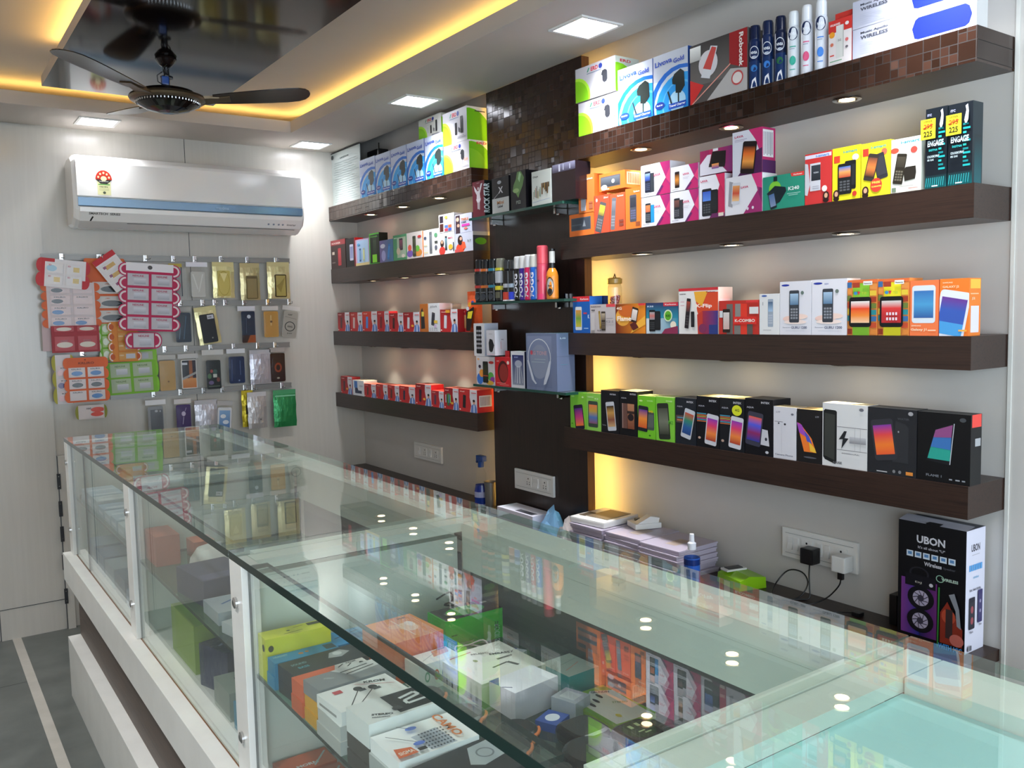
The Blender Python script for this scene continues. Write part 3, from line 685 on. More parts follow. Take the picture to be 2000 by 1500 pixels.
pouch('phone_cover', 'tilted clear cover with a round printed emblem at the right end of the second rail', (1.7250,1.8260,1.3910,1.5700), 1, 'cfcac4', None, (0.1, 0.03, 0.92, 0.84, 'a9a49a'), [('o', 0.5, 0.42, 0.36, 0.19, 0.16, '3c3a38'), ('t', 'KING', 0.34, 0.38, 0.07, '3c3a38', 0.34), ('l', 0.1, 0.78, 0.9, 0.72, 0.01, '5c5a56'), ('t', 'JUST', 0.34, 0.12, 0.06, '4c4a46', 0.36), ('t', 'KEEP', 0.3, 0.84, 0.05, '4c4a46', 0.3)], ang=0.14)
pouch('phone_cover', 'plain tan phone cover on the third rail, beside the green card', (1.0550,1.1430,1.1430,1.3300), 2, 'c3c0ba', None, (0.06, 0.02, 0.94, 0.84, 'b99458'), [('e', 0.55, 0.3, 0.06, 0.03, '7c5c34')])
pouch('phone_cover', 'phone cover printed with an orange arch photo and a diagonal pale band', (1.1540,1.2570,1.1440,1.3310), 2, 'c9c8c6', None, (0.14, 0.03, 0.9, 0.84, 'd8d6d2'), [('g', 0.06, 0.03, 0.94, 0.36, 'c8763a', 'dc9a5c'), ('r', 0.06, 0.36, 0.5, 0.97, '23242e'), ('g', 0.5, 0.36, 0.72, 0.97, 'b0663a', '8a5234'), ('r', 0.72, 0.36, 0.94, 0.97, '2a2030'), ('p', [(0.06, 0.3), (0.94, 0.5), (0.94, 0.58), (0.06, 0.38)], 'a8a6a4'), ('r', 0.06, 0.82, 0.4, 0.9, 'cfd2da')])
pouch('phone_cover', 'phone cover printed with small green and red pictures on black', (1.2760,1.3880,1.1330,1.3470), 2, 'd2d2ce', None, (0.18, 0.03, 0.84, 0.74, '1b2024'), [('e', 0.2, 0.45, 0.14, 0.09, '4c7048'), ('e', 0.6, 0.6, 0.16, 0.08, '3c5c58'), ('e', 0.35, 0.62, 0.1, 0.06, 'a04848'), ('r', 0.45, 0.4, 0.72, 0.52, 'c8d0c8'), ('e', 0.3, 0.22, 0.18, 0.07, '6a5c88'), ('r', 0.1, 0.08, 0.9, 0.11, '5c6c5c'), ('e', 0.8, 0.32, 0.12, 0.08, '7a4038')])
pouch('phone_cover', 'navy blue rounded phone cover with white header on the third rail', (1.4050,1.5040,1.1580,1.3470), 2, 'e4e6ea', None, (0.1, 0.02, 0.94, 0.78, '1f2f58'), [('l', 0.2, 0.9, 0.15, 0.1, 0.02, '46609a'), ('l', 0.72, 0.85, 0.72, 0.3, 0.015, '6a86b8'), ('e', 0.62, 0.1, 0.05, 0.03, '8fa0c8')])
pouch('foil_pouch', 'white crinkled pouch on the third rail beside the maroon cover', (1.5280,1.6450,1.1490,1.3360), 2, 'c7c4c8', 'bdbac2', group='plain white pouches on the far wall')
pouch('phone_cover', 'dark maroon phone cover with a red round crest, right end of the third rail', (1.6400,1.7270,1.1520,1.3440), 2, 'b5aba4', None, (0.02, 0.02, 0.96, 0.84, '2c1512'), [('e', 0.52, 0.5, 0.25, 0.17, '8c3a22'), ('e', 0.52, 0.5, 0.14, 0.1, '2c1512'), ('e', 0.5, 0.13, 0.1, 0.03, 'a09890')])
pouch('phone_cover', 'grey phone cover hanging at the left of the lowest rail', (0.9840,1.0830,0.9060,1.1030), 3, 'e8e8ea', None, (0.1, 0.02, 0.85, 0.83, '8a8c90'), [('r', 0.16, 0.02, 0.96, 0.9, '54575e'), ('e', 0.55, 0.85, 0.1, 0.04, 'aeb2ba'), ('e', 0.8, 0.84, 0.05, 0.03, 'aeb2ba')])
pouch('phone_cover', 'purple phone cover with a white balloon shape', (1.1240,1.2090,0.9080,1.0980), 3, 'd8d4d2', None, (0.1, 0.02, 0.95, 0.84, '3c1f62'), [('e', 0.5, 0.7, 0.14, 0.08, 'c9bcd8'), ('l', 0.5, 0.6, 0.42, 0.35, 0.02, 'b8a8cc'), ('l', 0.6, 0.78, 0.7, 0.9, 0.015, 'b8a8cc')])
pouch('foil_pouch', 'white flat pouch on the lowest rail beside the purple cover', (1.2260,1.3430,0.8910,1.0840), 3, 'bfbdc2', 'bcbac0', group='plain white pouches on the far wall')
pouch('phone_cover', 'clear cover with blue picture in white frame on the lowest rail', (1.3400,1.4260,0.8740,1.0720), 3, 'b5b2b0', None, (0.1, 0.03, 0.95, 0.82, 'dcdfe4'), [('g', 0.12, 0.06, 0.9, 0.9, '3c66a4', '88b0dc'), ('e', 0.4, 0.7, 0.2, 0.07, 'e4ecf4'), ('e', 0.6, 0.5, 0.22, 0.07, 'dce6f2'), ('e', 0.4, 0.3, 0.2, 0.07, 'c6d6ec')], ang=0.08)
pouch('phone_cover', 'yellow bag edge showing behind the white pouch on the lowest rail', (1.4740,1.5360,0.9210,1.1190), 3, 'cbb52c', 'bda820', (0.3, 0.35, 0.9, 0.6, '2c2618'), [])
pouch('foil_pouch', 'white crinkled pouch in front of a yellow bag on the lowest rail', (1.4980,1.6020,0.9110,1.1090), 3, 'c9c6c8', 'b9b4b2', art=[('t', 'n', 0.62, 0.22, 0.04, '55504c')], dy=0.022, group='plain white pouches on the far wall')
pouch('foil_pouch', 'green foil pouch at the right end of the lowest rail', (1.6490,1.7780,0.9030,1.1090), 3, '4c9a68', '2f8a50', None, [('r', 0.05, 0.82, 0.95, 0.86, '7cc49a')], group=None)
hook(1, 1.365); hook(1, 1.42)

def blister_card(name, label, box, y, base, cells, ri=None, ang=0.0, art=(), edge=None, thick=0.002):
    """card with clear blisters; cells: (u0,v0,u1,v1, art list)"""
    x0, x1, z0, z1 = box; W, H = x1-x0, z1-z0; L0 = ((x0+x1)/2, y, z1)
    if ri is not None: hook(ri, L0[0], y-0.004)
    t = thing(name, label, 'blister card', L0, 'hanging sheets of chargers and cables on the far wall')
    b = MB()
    if edge:    # scalloped sides: (n, radius in u, colour, colour of inner oval)
        n, ru, ce, ci = edge
        for k in range(n):
            for uu in (0.0, 1.0):
                cz = z0+H*(k+0.5)/n; pts = [(x0+W*uu+W*ru*math.cos(a), cz+H*0.5/n*math.sin(a)) for a in [2*PI*i/16 for i in range(16)]]
                b.prism(pts, y+0.0002, y+thick-0.0002, 'card', ce)
                if ci: b.art(lambda u, v, e, uu=uu, cz=cz: (x0+W*uu+W*ru*(2*u-1), y+0.0002-e, cz+H*0.5/n*(2*v-1)), 1, 1, [('e', 0.5, 0.5, 0.42, 0.42, 'e8dcdc'), ('e', 0.5, 0.5, 0.3, 0.3, ci)])
    b.box(x0, x1, y, y+thick, z0, z1, 'card', base); b.art(fmap(x0, x1, z0, z1, y), W, H, list(art)); b.build('card', t, L0)
    for (u0, v0, u1, v1, ar) in cells:
        b = MB(); a0, a1, c0, c1 = x0+W*u0, x0+W*u1, z0+H*v0, z0+H*v1; yy = y-0.0052
        if ar:
            b.box(a0+0.002, a1-0.002, y-0.003, y-0.0026, c0+0.002, c1-0.002, 'card', ar[0]); b.art(fmap(a0, a1, c0, c1, y-0.0032), a1-a0, c1-c0, ar[1:], 'gloss')
        # domed clear film
        ins = 0.004; o4 = [(a0, y-0.0012, c0), (a1, y-0.0012, c0), (a1, y-0.0012, c1), (a0, y-0.0012, c1)]; i4 = [(a0+ins, yy-0.002, c0+ins), (a1-ins, yy-0.002, c0+ins), (a1-ins, yy-0.002, c1-ins), (a0+ins, yy-0.002, c1-ins)]
        b.face(i4, 'film')
        for k in range(4): b.face([o4[k], o4[(k+1) % 4], i4[(k+1) % 4], i4[k]], 'film')
        b.build('blister', t, L0)
    t.rotation_euler = (0, ang, 0); return t
def grid(nx, ny, u0, v0, u1, v1, f, gap=0.02, skip=()):
    out = []
    for j in range(ny):
        for i in range(nx):
            if (i, j) in skip: continue
            a = u0+(u1-u0)*i/nx; c = v1-(v1-v0)*(j+1)/ny
            out.append((a+gap, c+gap*0.6, a+(u1-u0)/nx-gap, c+(v1-v0)/ny-gap*0.6, f(i, j)))
    return out
pale = ['e3dde2']
blister_card('charger_card', 'red-edged card with four white blisters of small yellow memory cards, hanging top left', (0.5520,0.7440,1.6710,1.8040), 4.62, 'eee9ea',
    grid(2, 2, 0.1, 0.06, 0.95, 0.86, lambda i, j: ['f2eef0', ('e', 0.3, 0.5, 0.3, 0.3, '9cc4dc') if (i, j) == (0, 0) else ('r', 0.45, 0.3, 0.8, 0.75, 'd8b85c'), ('t', 'SD', 0.12, 0.72, 0.16, 'c04a5c')]), 0, ang=0.1,
    art=[('r', 0, 0, 0.09, 1, 'c0252c'), ('r', 0.93, 0, 1, 0.3, 'c0252c'), ('r', 0.0, 0.88, 0.3, 1, 'c0252c')], edge=(2, 0.1, 'c22a30', None))
blister_card('charger_card', 'orange scalloped sheet of pink blisters with blue and black plugs, behind the red-edged card', (0.5670,0.7750,1.4810,1.6970), 4.64, 'ead9da',
    grid(2, 4, 0.04, 0.02, 0.98, 0.98, lambda i, j: ['ead8da', ('t', 'KRLIRO', 0.2, 0.7, 0.14, '3a3438', 0.55)] + ([('e', 0.35, 0.35, 0.28, 0.22, ('23282e' if j < 2 else '2268a8'))] if not (i == 1 and j < 3) else [])), None,
    art=[('r', 0, 0, 1, 1, 'dccfd0')], edge=(5, 0.12, 'd8622a', None))
blister_card('charger_card', 'orange sheet with white blisters of dark oval plugs, left of the magenta card', (0.7440,0.9160,1.4970,1.8150), 4.652, 'd9622a',
    grid(1, 3, 0.12, 0.0, 0.98, 0.66, lambda i, j: ['d6d0cc', ('e', 0.6, 0.4, 0.34, 0.24, '2c2e32'), ('t', 'JUMBO', 0.4, 0.74, 0.1, 'c8602c')]), 0, art=[('r', 0, 0.93, 1, 1, 'e07030')], edge=(4, 0.06, 'd8652c', None))
blister_card('charger_card', 'red card tilted clockwise with white blisters of gold memory chips', (0.7560,0.8700,1.6460,1.8240), 4.61, 'ebe6e6',
    grid(1, 3, 0.05, 0.02, 0.95, 0.8, lambda i, j: ['efe9ea', ('r', 0.25, 0.3, 0.75, 0.75, 'd0a040'), ('r', 0.15, 0.5, 0.3, 0.8, '8a3060')]), 0, ang=0.0-0.62, art=[('r', 0, 0.85, 1, 1, 'c4222c'), ('r', 0.88, 0, 1, 0.3, 'c4222c')])
mg = lambda i, j: ['c9c3cc', ('t', 'NEXLINE', 0.25, 0.72, 0.14, 'b02050', 0.5), ('g', 0.3, 0.15, 0.85, 0.6, 'a7a5b2', 'd9d8e2')]
blister_card('charger_card', 'magenta sheet with a white top and two columns of clear blisters', (0.9180,1.1410,1.4540,1.7900), 4.60, 'c01450',
    grid(2, 4, 0.0, 0.01, 1.0, 0.86, mg), 0, ang=0.055, art=[('r', 0.0, 0.88, 1, 1, 'ece9ec'), ('e', 0.5, 0.94, 0.05, 0.03, '4c4a4c')], edge=(5, 0.16, 'b9235a', 'b51d4e'))
blister_card('charger_card', 'single magenta blister hanging from the lower left of the magenta sheet', (0.9250,1.0350,1.3680,1.4500), 4.598, 'b51d4e', grid(1, 1, 0.02, 0.05, 0.98, 0.98, mg), None, ang=0.03, edge=(1, 0.3, 'b9235a', 'b51d4e'))
blister_card('charger_card', 'dark red sheet with white oval windows under the pink blisters', (0.5740,0.7830,1.3630,1.4910), 4.63, 'a3222c',
    grid(2, 2, 0.03, 0.03, 0.98, 1.25, lambda i, j: ['b8343c', ('e', 0.5, 0.42, 0.38, 0.18, 'c9b8a4'), ('t', 'SMART', 0.3, 0.62, 0.1, '8a1c28', 0.4)], skip=((0, 0), (1, 0)))+grid(2, 1, 0.03, 0.75, 0.98, 1.0, lambda i, j: ['b8343c', ('e', 0.5, 0.5, 0.36, 0.3, 'c9b8a4')]), None, art=[('r', 0, 0, 0.02, 1, '8a1a22')])
blister_card('charger_card', 'faint pink clear sheet at the far left behind the dark red one', (0.5400,0.5830,1.3720,1.5450), 4.66, 'cdb4b4', [], None)
blister_card('charger_card', 'tall green scalloped sheet partly hidden behind the yellow-orange one', (0.7920,0.8530,1.3130,1.5070), 4.665, '7fc02c',
    grid(1, 3, 0.1, 0.0, 0.9, 0.98, lambda i, j: ['b9d88c', ('e', 0.4, 0.5, 0.3, 0.3, 'e0e8d0')]), 1, edge=(4, 0.12, '86c832', 'd8e8c0'))
blister_card('charger_card', 'yellow-orange scalloped sheet of mottled packs below the magenta one', (0.8410,0.9570,1.3070,1.5050), 4.64, 'd9832c',
    grid(1, 4, 0.2, 0.02, 0.98, 0.98, lambda i, j: ['d8963c', ('r', 0.4, 0.2, 0.9, 0.75, 'b8b8c0'), ('t', 'OBSS', 0.05, 0.5, 0.16, 'f0d8a0')]), None, edge=(4, 0.16, 'e09a34', 'c4581c'))
blister_card('charger_card', 'large lime green sheet with four clear blisters holding white boxes', (0.8160,1.0440,1.1430,1.3050), 4.66, '7dbb2e',
    grid(2, 2, 0.02, 0.04, 0.94, 0.98, lambda i, j: ['aec09c', ('g', 0.3, 0.2, 0.85, 0.6, 'a9acb2', 'cfd0d6'), ('t', 'NEXLINE', 0.25, 0.72, 0.12, '5c7c34', 0.5)]), 2, edge=(2, 0.05, '86c832', None), ang=-0.02)
blister_card('charger_card', 'green sheet edge with clear blister right above the large lime one', (0.9440,1.0510,1.3020,1.3610), 4.663, '8cc83c', grid(1, 1, 0.1, 0.1, 0.85, 0.9, lambda i, j: ['b4c4a0', ('r', 0.1, 0.2, 0.7, 0.8, 'b8bac2')]), None, ang=-0.02)
blister_card('charger_card', 'orange-headed sheet with two columns of blue and black oval plugs', (0.6300,0.7960,1.1220,1.3370), 4.61, 'd8602c',
    grid(2, 3, 0.0, 0.02, 1.0, 0.8, lambda i, j: ['dcd2d4', ('t', 'KRLIRO', 0.2, 0.74, 0.13, '3a3438', 0.55)] + ([] if (i, j) == (0, 2) else [('e', 0.5, 0.4, 0.32, 0.22, ('1c1c20' if j == 1 else '226cb0'))])), 2,
    art=[('t', 'KRLIRO', 0.3, 0.85, 0.05, '7c2c14', 0.42), ('t', 'M', 0.46, 0.93, 0.035, '7c2c14')], edge=(4, 0.1, 'dc642c', None))
blister_card('charger_card', 'white sheet with pink blisters showing left of the orange-headed one', (0.5840,0.6500,1.1180,1.3530), 4.63, 'dcd6d8',
    grid(1, 3, 0.02, 0.02, 0.95, 0.8, lambda i, j: ['e2d4d6', ('t', 'MODE', 0.3, 0.7, 0.12, '3a3438'), ('e', 0.3, 0.35, 0.25, 0.25, ('5a4c80' if j == 1 else 'e0b8bc'))]), None, edge=(3, 0.25, 'a8a030', None))
blister_card('charger_card', 'small white and coral pack at the bottom of the left hanging sheets', (0.6690,0.7840,1.0370,1.1040), 4.62, 'd9cfce', [(0.02, 0.05, 0.98, 0.98, ['dcd0d0', ('e', 0.75, 0.65, 0.28, 0.2, 'dc4a3c'), ('e', 0.72, 0.3, 0.26, 0.18, 'dc4a3c'), ('t', 'HAS', 0.3, 0.7, 0.14, '3a3438')])], None, edge=(1, 0.12, '8a8a2c', None))

# ================================================================== GOODS ON THE WALL SHELVES
def bx(name, label, px, dep, col, art, side=None, scol=None, top=None, cat='box', group=None, mk='card', skew=0.0, tab=None):
    x, y0, y1, z0, h = px; z0 += 0.0004; y0 -= 0.0006; y1 += 0.0006; L0 = (x, (y0+y1)/2, z0)
    b = MB(); b.box(x, x+dep, y1, y0, z0, z0+h, mk, col, cols=[None, None, scol or col, scol or col, None, top or col])
    b.art(lambda u, v, e: (x-e, y0+(y1-y0)*u, z0+h*v), y0-y1, h, art, mk)
    if side: b.art(lambda u, v, e: (x+dep*u, y1-e, z0+h*v), dep, h, side, mk)
    # carton seams: lid line on top
    b.art(lambda u, v, e: (x+dep*v, y0+(y1-y0)*u, z0+h+e), y0-y1, dep, [('l', 0.0, 0.06, 1.0, 0.06, 0.012, '8c8884')], mk)
    o = b.build(name, None, L0); tag(o, label, cat, group)
    if tab:   # hang tab above
        c = MB(); tw, th, tc = tab; ym = (y0+y1)/2
        c.box(x+dep*0.5, x+dep*0.5+0.0015, ym-tw/2, ym+tw/2, z0+h-0.0002, z0+h+th, mk, tc); c.build('hang_tab', o, L0)
    if skew: o.rotation_euler = (0, 0, skew)
    return o
BAR = [('r', 0.15, 0.25, 0.85, 0.75, 'e8e8e6')]+[('r', 0.2+0.07*i, 0.3, 0.225+0.07*i+(0.02 if i % 3 == 0 else 0), 0.7, '55555a') for i in range(9)]
def erd(multi=False):
    a = [('e', 0.02, 0.12, 0.36, 0.6, 'a5dc3c'), ('e', 0.0, 0.1, 0.33, 0.54, '7fc41e'), ('t', 'ERD', 0.4, 0.8, 0.12, 'c4303c', 0.18), ('p', [(0.3, 0.8), (0.33, 0.8), (0.37, 0.92), (0.34, 0.92)], '2a8a6a'), ('e', 0.645, 0.86, 0.045, 0.075, '2a3c8c'), ('r', 0.3, 0.74, 0.68, 0.76, '6a7a90')]
    if multi: a += [('ph', 0.42, 0.42, 0.1, 0.36, 0, 'c8ccd0', ['b8bcc0']), ('ph', 0.56, 0.42, 0.12, 0.36, 0, '1c1c20', ['26262a']), ('r', 0.66, 0.3, 0.68, 0.45, '303034'), ('r', 0.7, 0.28, 0.72, 0.42, '303034'), ('ph', 0.8, 0.5, 0.14, 0.5, 0, '1c1e22', ['2a2c30']), ('r', 0.6, 0.12, 0.95, 0.14, '888890'), ('r', 0.6, 0.16, 0.9, 0.18, '888890')]
    else: a += [('p', [(0.66, 0.58), (0.69, 0.7), (0.76, 0.72), (0.81, 0.66), (0.81, 0.42), (0.78, 0.36), (0.72, 0.36), (0.69, 0.42), (0.69, 0.56)], '2a2c32'), ('r', 0.74, 0.2, 0.75, 0.37, '3a3c42'), ('t', '2.1A', 0.82, 0.3, 0.1, 'ec8a5a', 0.13), ('r', 0.5, 0.12, 0.95, 0.14, '9a9aa0')]
    return a
ERDS = [('e', 0.1, 0.1, 0.85, 0.72, '7fc41e'), ('t', 'ERD', 0.2, 0.85, 0.08, 'c4303c', 0.45)]
G_ERD = 'white and green charger cartons on the top shelves'
def livova():
    a = [('g', 0, 0, 1, 0.55, '2f9fe6', 'd8e8f6'), ('e', 0.75, 0.12, 0.85, 0.62, '1668c8'), ('e', 0.8, 0.1, 0.78, 0.57, 'c4d2e0'), ('e', 0.8, 0.08, 0.72, 0.52, '2aa0ea'), ('e', 0.78, 0.1, 0.52, 0.38, '62bcf2'), ('e', 0.76, 0.12, 0.46, 0.33, '2a98e4'), ('e', 0.7, 0.14, 0.24, 0.18, 'b4e0fa')]
    a += [('t', 'Livova', 0.06, 0.80, 0.09, '2a4cb0', 0.5, 3), ('t', 'Gold', 0.6, 0.78, 0.08, '2a4cb0', 0.3, 3), ('p', [(0.56, 0.52), (0.62, 0.6), (0.8, 0.66), (0.9, 0.6), (0.92, 0.36), (0.8, 0.26), (0.66, 0.28), (0.66, 0.42), (0.57, 0.44)], '1f2826'), ('l', 0.74, 0.28, 0.74, 0.1, 0.03, '24302e'), ('l', 0.44, 0.34, 0.55, 0.1, 0.035, '24303a'), ('e', 0.2, 0.14, 0.14, 0.06, '1c3c9a'), ('t', 'Made for', 0.11, 0.13, 0.03, 'e8f0fa', 0.18), ('r', 0.46, 0.03, 0.96, 0.12, '2050b8'), ('t', 'Travel Charger', 0.48, 0.05, 0.05, 'f4f8ff', 0.46)]
    return a
G_LIV = 'blue and white travel charger cartons'
X = 2.045
# --- right, top shelf
bx('charger_box', 'white and green charger carton, lower of two, left end of the upper right shelf', (2.0450,2.4740,2.2628,2.1310,0.1160), 0.10, 'bdbbc1', erd(), ERDS, 'dcdcd8', group=G_ERD)
bx('charger_box', 'white and green charger carton, upper of two, left end of the upper right shelf', (2.0450,2.4884,2.2735,2.2520,0.1180), 0.11, 'b9b8bd', erd(), ERDS, 'c4ccc0', group=G_ERD)
bx('charger_box', 'tall blue and white charger carton, left one of the pair on the upper right shelf', (2.0450,2.2621,2.0942,2.1310,0.1840), 0.09, 'c0c6d2', livova(), None, '2a5cc0', group=G_LIV)
bx('charger_box', 'tall blue-white charger carton touching the grey and dark red mouse carton', (2.0450,2.0919,1.9391,2.1310,0.1850), 0.09, 'c0c6d2', livova(), None, '1c4690', top='24529c', group=G_LIV)
bx('mouse_box', 'grey and dark red carton with a red and white pen-shaped gadget picture', (2.0450,1.9305,1.7075,2.1310,0.1770), 0.09, '55504e', [('g', 0, 0.3, 0.7, 1, '6a6562', '3c3836'), ('p', [(0.7, 1), (1, 1), (1, 0.35), (0.7, 0.5)], '9c2226'), ('p', [(0, 0), (0, 0.42), (0.25, 0.28)], 'd0302c'), ('p', [(0, 0.42), (0.25, 0.28), (0.03, 0.0), (0, 0.0)], 'd2302e'), ('p', [(0.3, 0.0), (1, 0.0), (1, 0.36), (0.72, 0.42)], 'b8b4b2'), ('l', 0.03, 0.0, 0.72, 0.5, 0.02, 'e8a090'), ('e', 0.33, 0.62, 0.17, 0.22, 'd8d4d8'), ('p', [(0.2, 0.42), (0.36, 0.36), (0.5, 0.86), (0.38, 0.9)], 'd8dade'), ('p', [(0.24, 0.56), (0.38, 0.5), (0.48, 0.84), (0.4, 0.88)], 'cc4a44'), ('g', 0.0, 0.72, 0.2, 0.96, 'b0aeac', 'f8f8f4'), ('t', 'Robotek', 0.87, 0.95, 0.09, 'f0e6e0', 0.55, -90), ('e', 0.84, 0.24, 0.1, 0.12, 'c05050'), ('e', 0.84, 0.24, 0.08, 0.09, 'e0d6d2')], group=None)

def can(name, label, x, y, z, r, h, body, cap, deco=None, group=None, capf=0.22, taper=0.86, mk='gloss'):
    off = 0.5 if z > 2 else 0.25
    L0 = (x, y, z); z += 0.0004; t = thing(name, label, 'can', L0, group)
    hb = h*(1-capf)
    b = MB(); b.lathe(x, y, [(0, z), (r*0.94, z), (r, z+0.004), (r, z+hb-0.008), (r*taper, z+hb)], mk, body, n=24)
    if deco:
        def cm(u, v, e):
            a = PI + (u-0.5)*2.4 + off
            return (x+(r+0.0006+e)*math.cos(a), y+(r+0.0006+e)*math.sin(a), z+hb*v)
        its = []
        for it in deco:
            if it[0] == 'r':
                n = max(1, int((it[3]-it[1])*10))
                for i in range(n): its.append(('r', it[1]+(it[3]-it[1])*i/n, it[2], it[1]+(it[3]-it[1])*(i+1)/n+0.001, it[4], it[5]))
            else: its.append(it)
        b.art(cm, r*2.4, hb, its, mk, eps=0.00012)
    b.build('body', t, L0)
    b = MB(); b.lathe(x, y, [(r*taper, z+hb), (r*taper*1.02, z+hb+0.002), (r*taper*0.98, z+h-0.006), (r*taper*0.86, z+h), (0, z+h)], 'gloss', cap, n=24); b.build('cap', t, L0)
    return t
GN = 'spray cans on the upper right shelf'
def navy(c2): return [('r', 0.1, 0.02, 0.9, 0.55, '18305c'), ('o', 0.5, 0.72, 0.3, 0.13, 0.12, 'd8dce6'), ('t', 'NIVEA', 0.3, 0.69, 0.055, 'e4e8f0', 0.4), ('t', 'MEN', 0.38, 0.61, 0.04, 'c8d0e0', 0.26), ('e', 0.5, 0.4, 0.2, 0.07, c2), ('p', [(0.3, 0.0), (0.7, 0.0), (0.6, 0.22), (0.4, 0.16)], 'd8d8dc'), ('gh', 0.8, 0.02, 0.96, 0.5, '28406c', 'c8d0dc')]
def whit(c2): return [('e', 0.5, 0.84, 0.34, 0.13, '18264e'), ('t', 'NIVEA', 0.28, 0.81, 0.055, 'f0f2f8', 0.44), ('r', 0.3, 0.58, 0.7, 0.6, c2), ('r', 0.3, 0.54, 0.62, 0.555, '9aa4b4'), ('e', 0.5, 0.32, 0.2, 0.09, c2), ('r', 0.32, 0.14, 0.66, 0.155, c2)]
can('spray_can', 'navy spray can with teal mark, leftmost of the three dark cans', 2.0628,1.6945,2.1310,0.0178,0.1770, '16264e', '101c3c', navy('2a6cae'), GN)
can('spray_can', 'navy blue spray can in the middle of the three dark cans', 2.0625,1.6490,2.1310,0.0175,0.1780, '152852', '101e42', navy('3474be'), GN)
can('spray_can', 'navy and green spray can, rightmost of the three dark cans', 2.0622,1.6048,2.1310,0.0172,0.1780, '141f3e', '101a36', navy('1f5c3c'), GN)
can('spray_can', 'white spray can with green mark, leftmost of the white cans', 2.0613,1.5613,2.1310,0.0163,0.1780, 'd8dde2', 'dfe4e8', whit('3fa894'), GN)
can('spray_can', 'white spray can with pink mark, middle of the white cans', 2.0610,1.5181,2.1310,0.0160,0.1820, 'dcdde4', 'e2e4e8', whit('d85a80'), GN)
can('spray_can', 'white spray can with blue mark beside the red power stick pack', 2.0615,1.4734,2.1310,0.0165,0.1830, 'd8dde6', 'e2e6ec', whit('4a86d8'), GN)
bx('modem_pack', 'red-topped white pack with a white stick modem, on the upper right shelf', (2.0450,1.4395,1.3701,2.1310,0.1140), 0.03, 'e8e0e0', [('r', 0, 0.72, 1, 1, 'd23a34'), ('g', 0.33, 0.14, 0.66, 0.86, 'd4d4d0', 'e0e0dc'), ('r', 0.62, 0.14, 0.66, 0.86, 'b8b8b4'), ('t', 'HUAWEI', 0.08, 0.87, 0.05, 'f4e6e6', 0.42), ('e', 0.8, 0.86, 0.08, 0.04, 'f2e8e6'), ('e', 0.16, 0.68, 0.12, 0.07, 'f0a030'), ('e', 0.8, 0.5, 0.07, 0.04, 'd87070'), ('e', 0.8, 0.34, 0.06, 0.03, '706a70'), ('e', 0.16, 0.46, 0.07, 0.04, 'd87a60'), ('t', '3G', 0.42, 0.5, 0.05, '909090', 0.14), ('r', 0.08, 0.2, 0.26, 0.23, 'd05048'), ('r', 0.08, 0.07, 0.6, 0.09, '6aa078')], None, 'b83030', group=None, tab=(0.05, 0.02, 'c43830'))
def apollo():
    return [('p', [(0.53, 0.12), (0.56, 0.07), (0.92, 0.07), (0.95, 0.14), (0.97, 0.4), (0.95, 0.66), (0.92, 0.76), (0.56, 0.76), (0.535, 0.7), (0.51, 0.44)], '1626a8'), ('t', 'Music Apollo', 0.07, 0.76, 0.1, '4a4c58', 0.24), ('t', 'WIRELESS', 0.07, 0.6, 0.12, '4a4c58', 0.24)] + [('r', 0.07, 0.12+0.07*i, 0.3-0.02*(i % 3), 0.135+0.07*i, 'b4b8c8') for i in range(6)]
bx('speaker_box', 'long white carton with a blue sausage-shaped speaker, lower of the two', (2.0450,1.3684,1.0523,2.1310,0.0740), 0.05, 'bec1d2', apollo(), None, 'd6d6d6', group='long white speaker cartons')
bx('speaker_box', 'upper long white carton with blue speaker picture, cut by the photo top edge', (2.0450,1.3691,1.0560,2.2040,0.0700), 0.05, 'bcbfd0', apollo(), None, 'd0d0d0', group='long white speaker cartons')

# --- right, second shelf
G2 = 'phone cartons on the second right shelf'
OR = 'ee7a34'
bx('phone_box', 'orange carton lying low with dark sideways phone, bottom left corner of the orange stack', (2.0450,2.5370,2.3972,1.7780,0.0800), 0.07, OR, [('r', 0.08, 0.25, 0.88, 0.82, '58606a'), ('r', 0.11, 0.29, 0.85, 0.78, '444c58'), ('p', [(0.55, 0.4), (0.62, 0.7), (0.68, 0.4)], '9098a0'), ('l', 0.1, 0.5, 0.5, 0.5, 0.06, '5c6874')], group=G2)
bx('phone_box', 'orange carton with a slim white keypad phone, standing upper left of the orange stack', (2.0450,2.4807,2.3920,1.8560,0.1360), 0.06, 'ec8040', [('ph', 0.3, 0.4, 0.2, 0.66, 0, 'd6d8e6', ['c0c2d0']), ('r', 0.17, 0.5, 0.4, 0.68, '5c5048'), ('t', 'Karbonn', 0.5, 0.86, 0.06, 'f6dcc8', 0.4), ('r', 0.66, 0.1, 0.9, 0.22, 'b46a4c'), ('r', 0.66, 0.24, 0.9, 0.28, 'b46a4c')], None, 'cc6428', group=G2)
bx('phone_box', 'orange-red carton with a tilted yellow-screened phone', (2.0450,2.3952,2.3115,1.7780,0.1320), 0.07, 'e8583c', [('ph', 0.42, 0.42, 0.26, 0.8, -17, '5c5c60', ['e8dc50', 'd8cc48', '80704c'], '8c8c90'), ('e', 0.18, 0.88, 0.06, 0.05, 'f4d0c4'), ('t', 'Zing', 0.62, 0.88, 0.06, 'f6d4c8', 0.3)], group=G2)
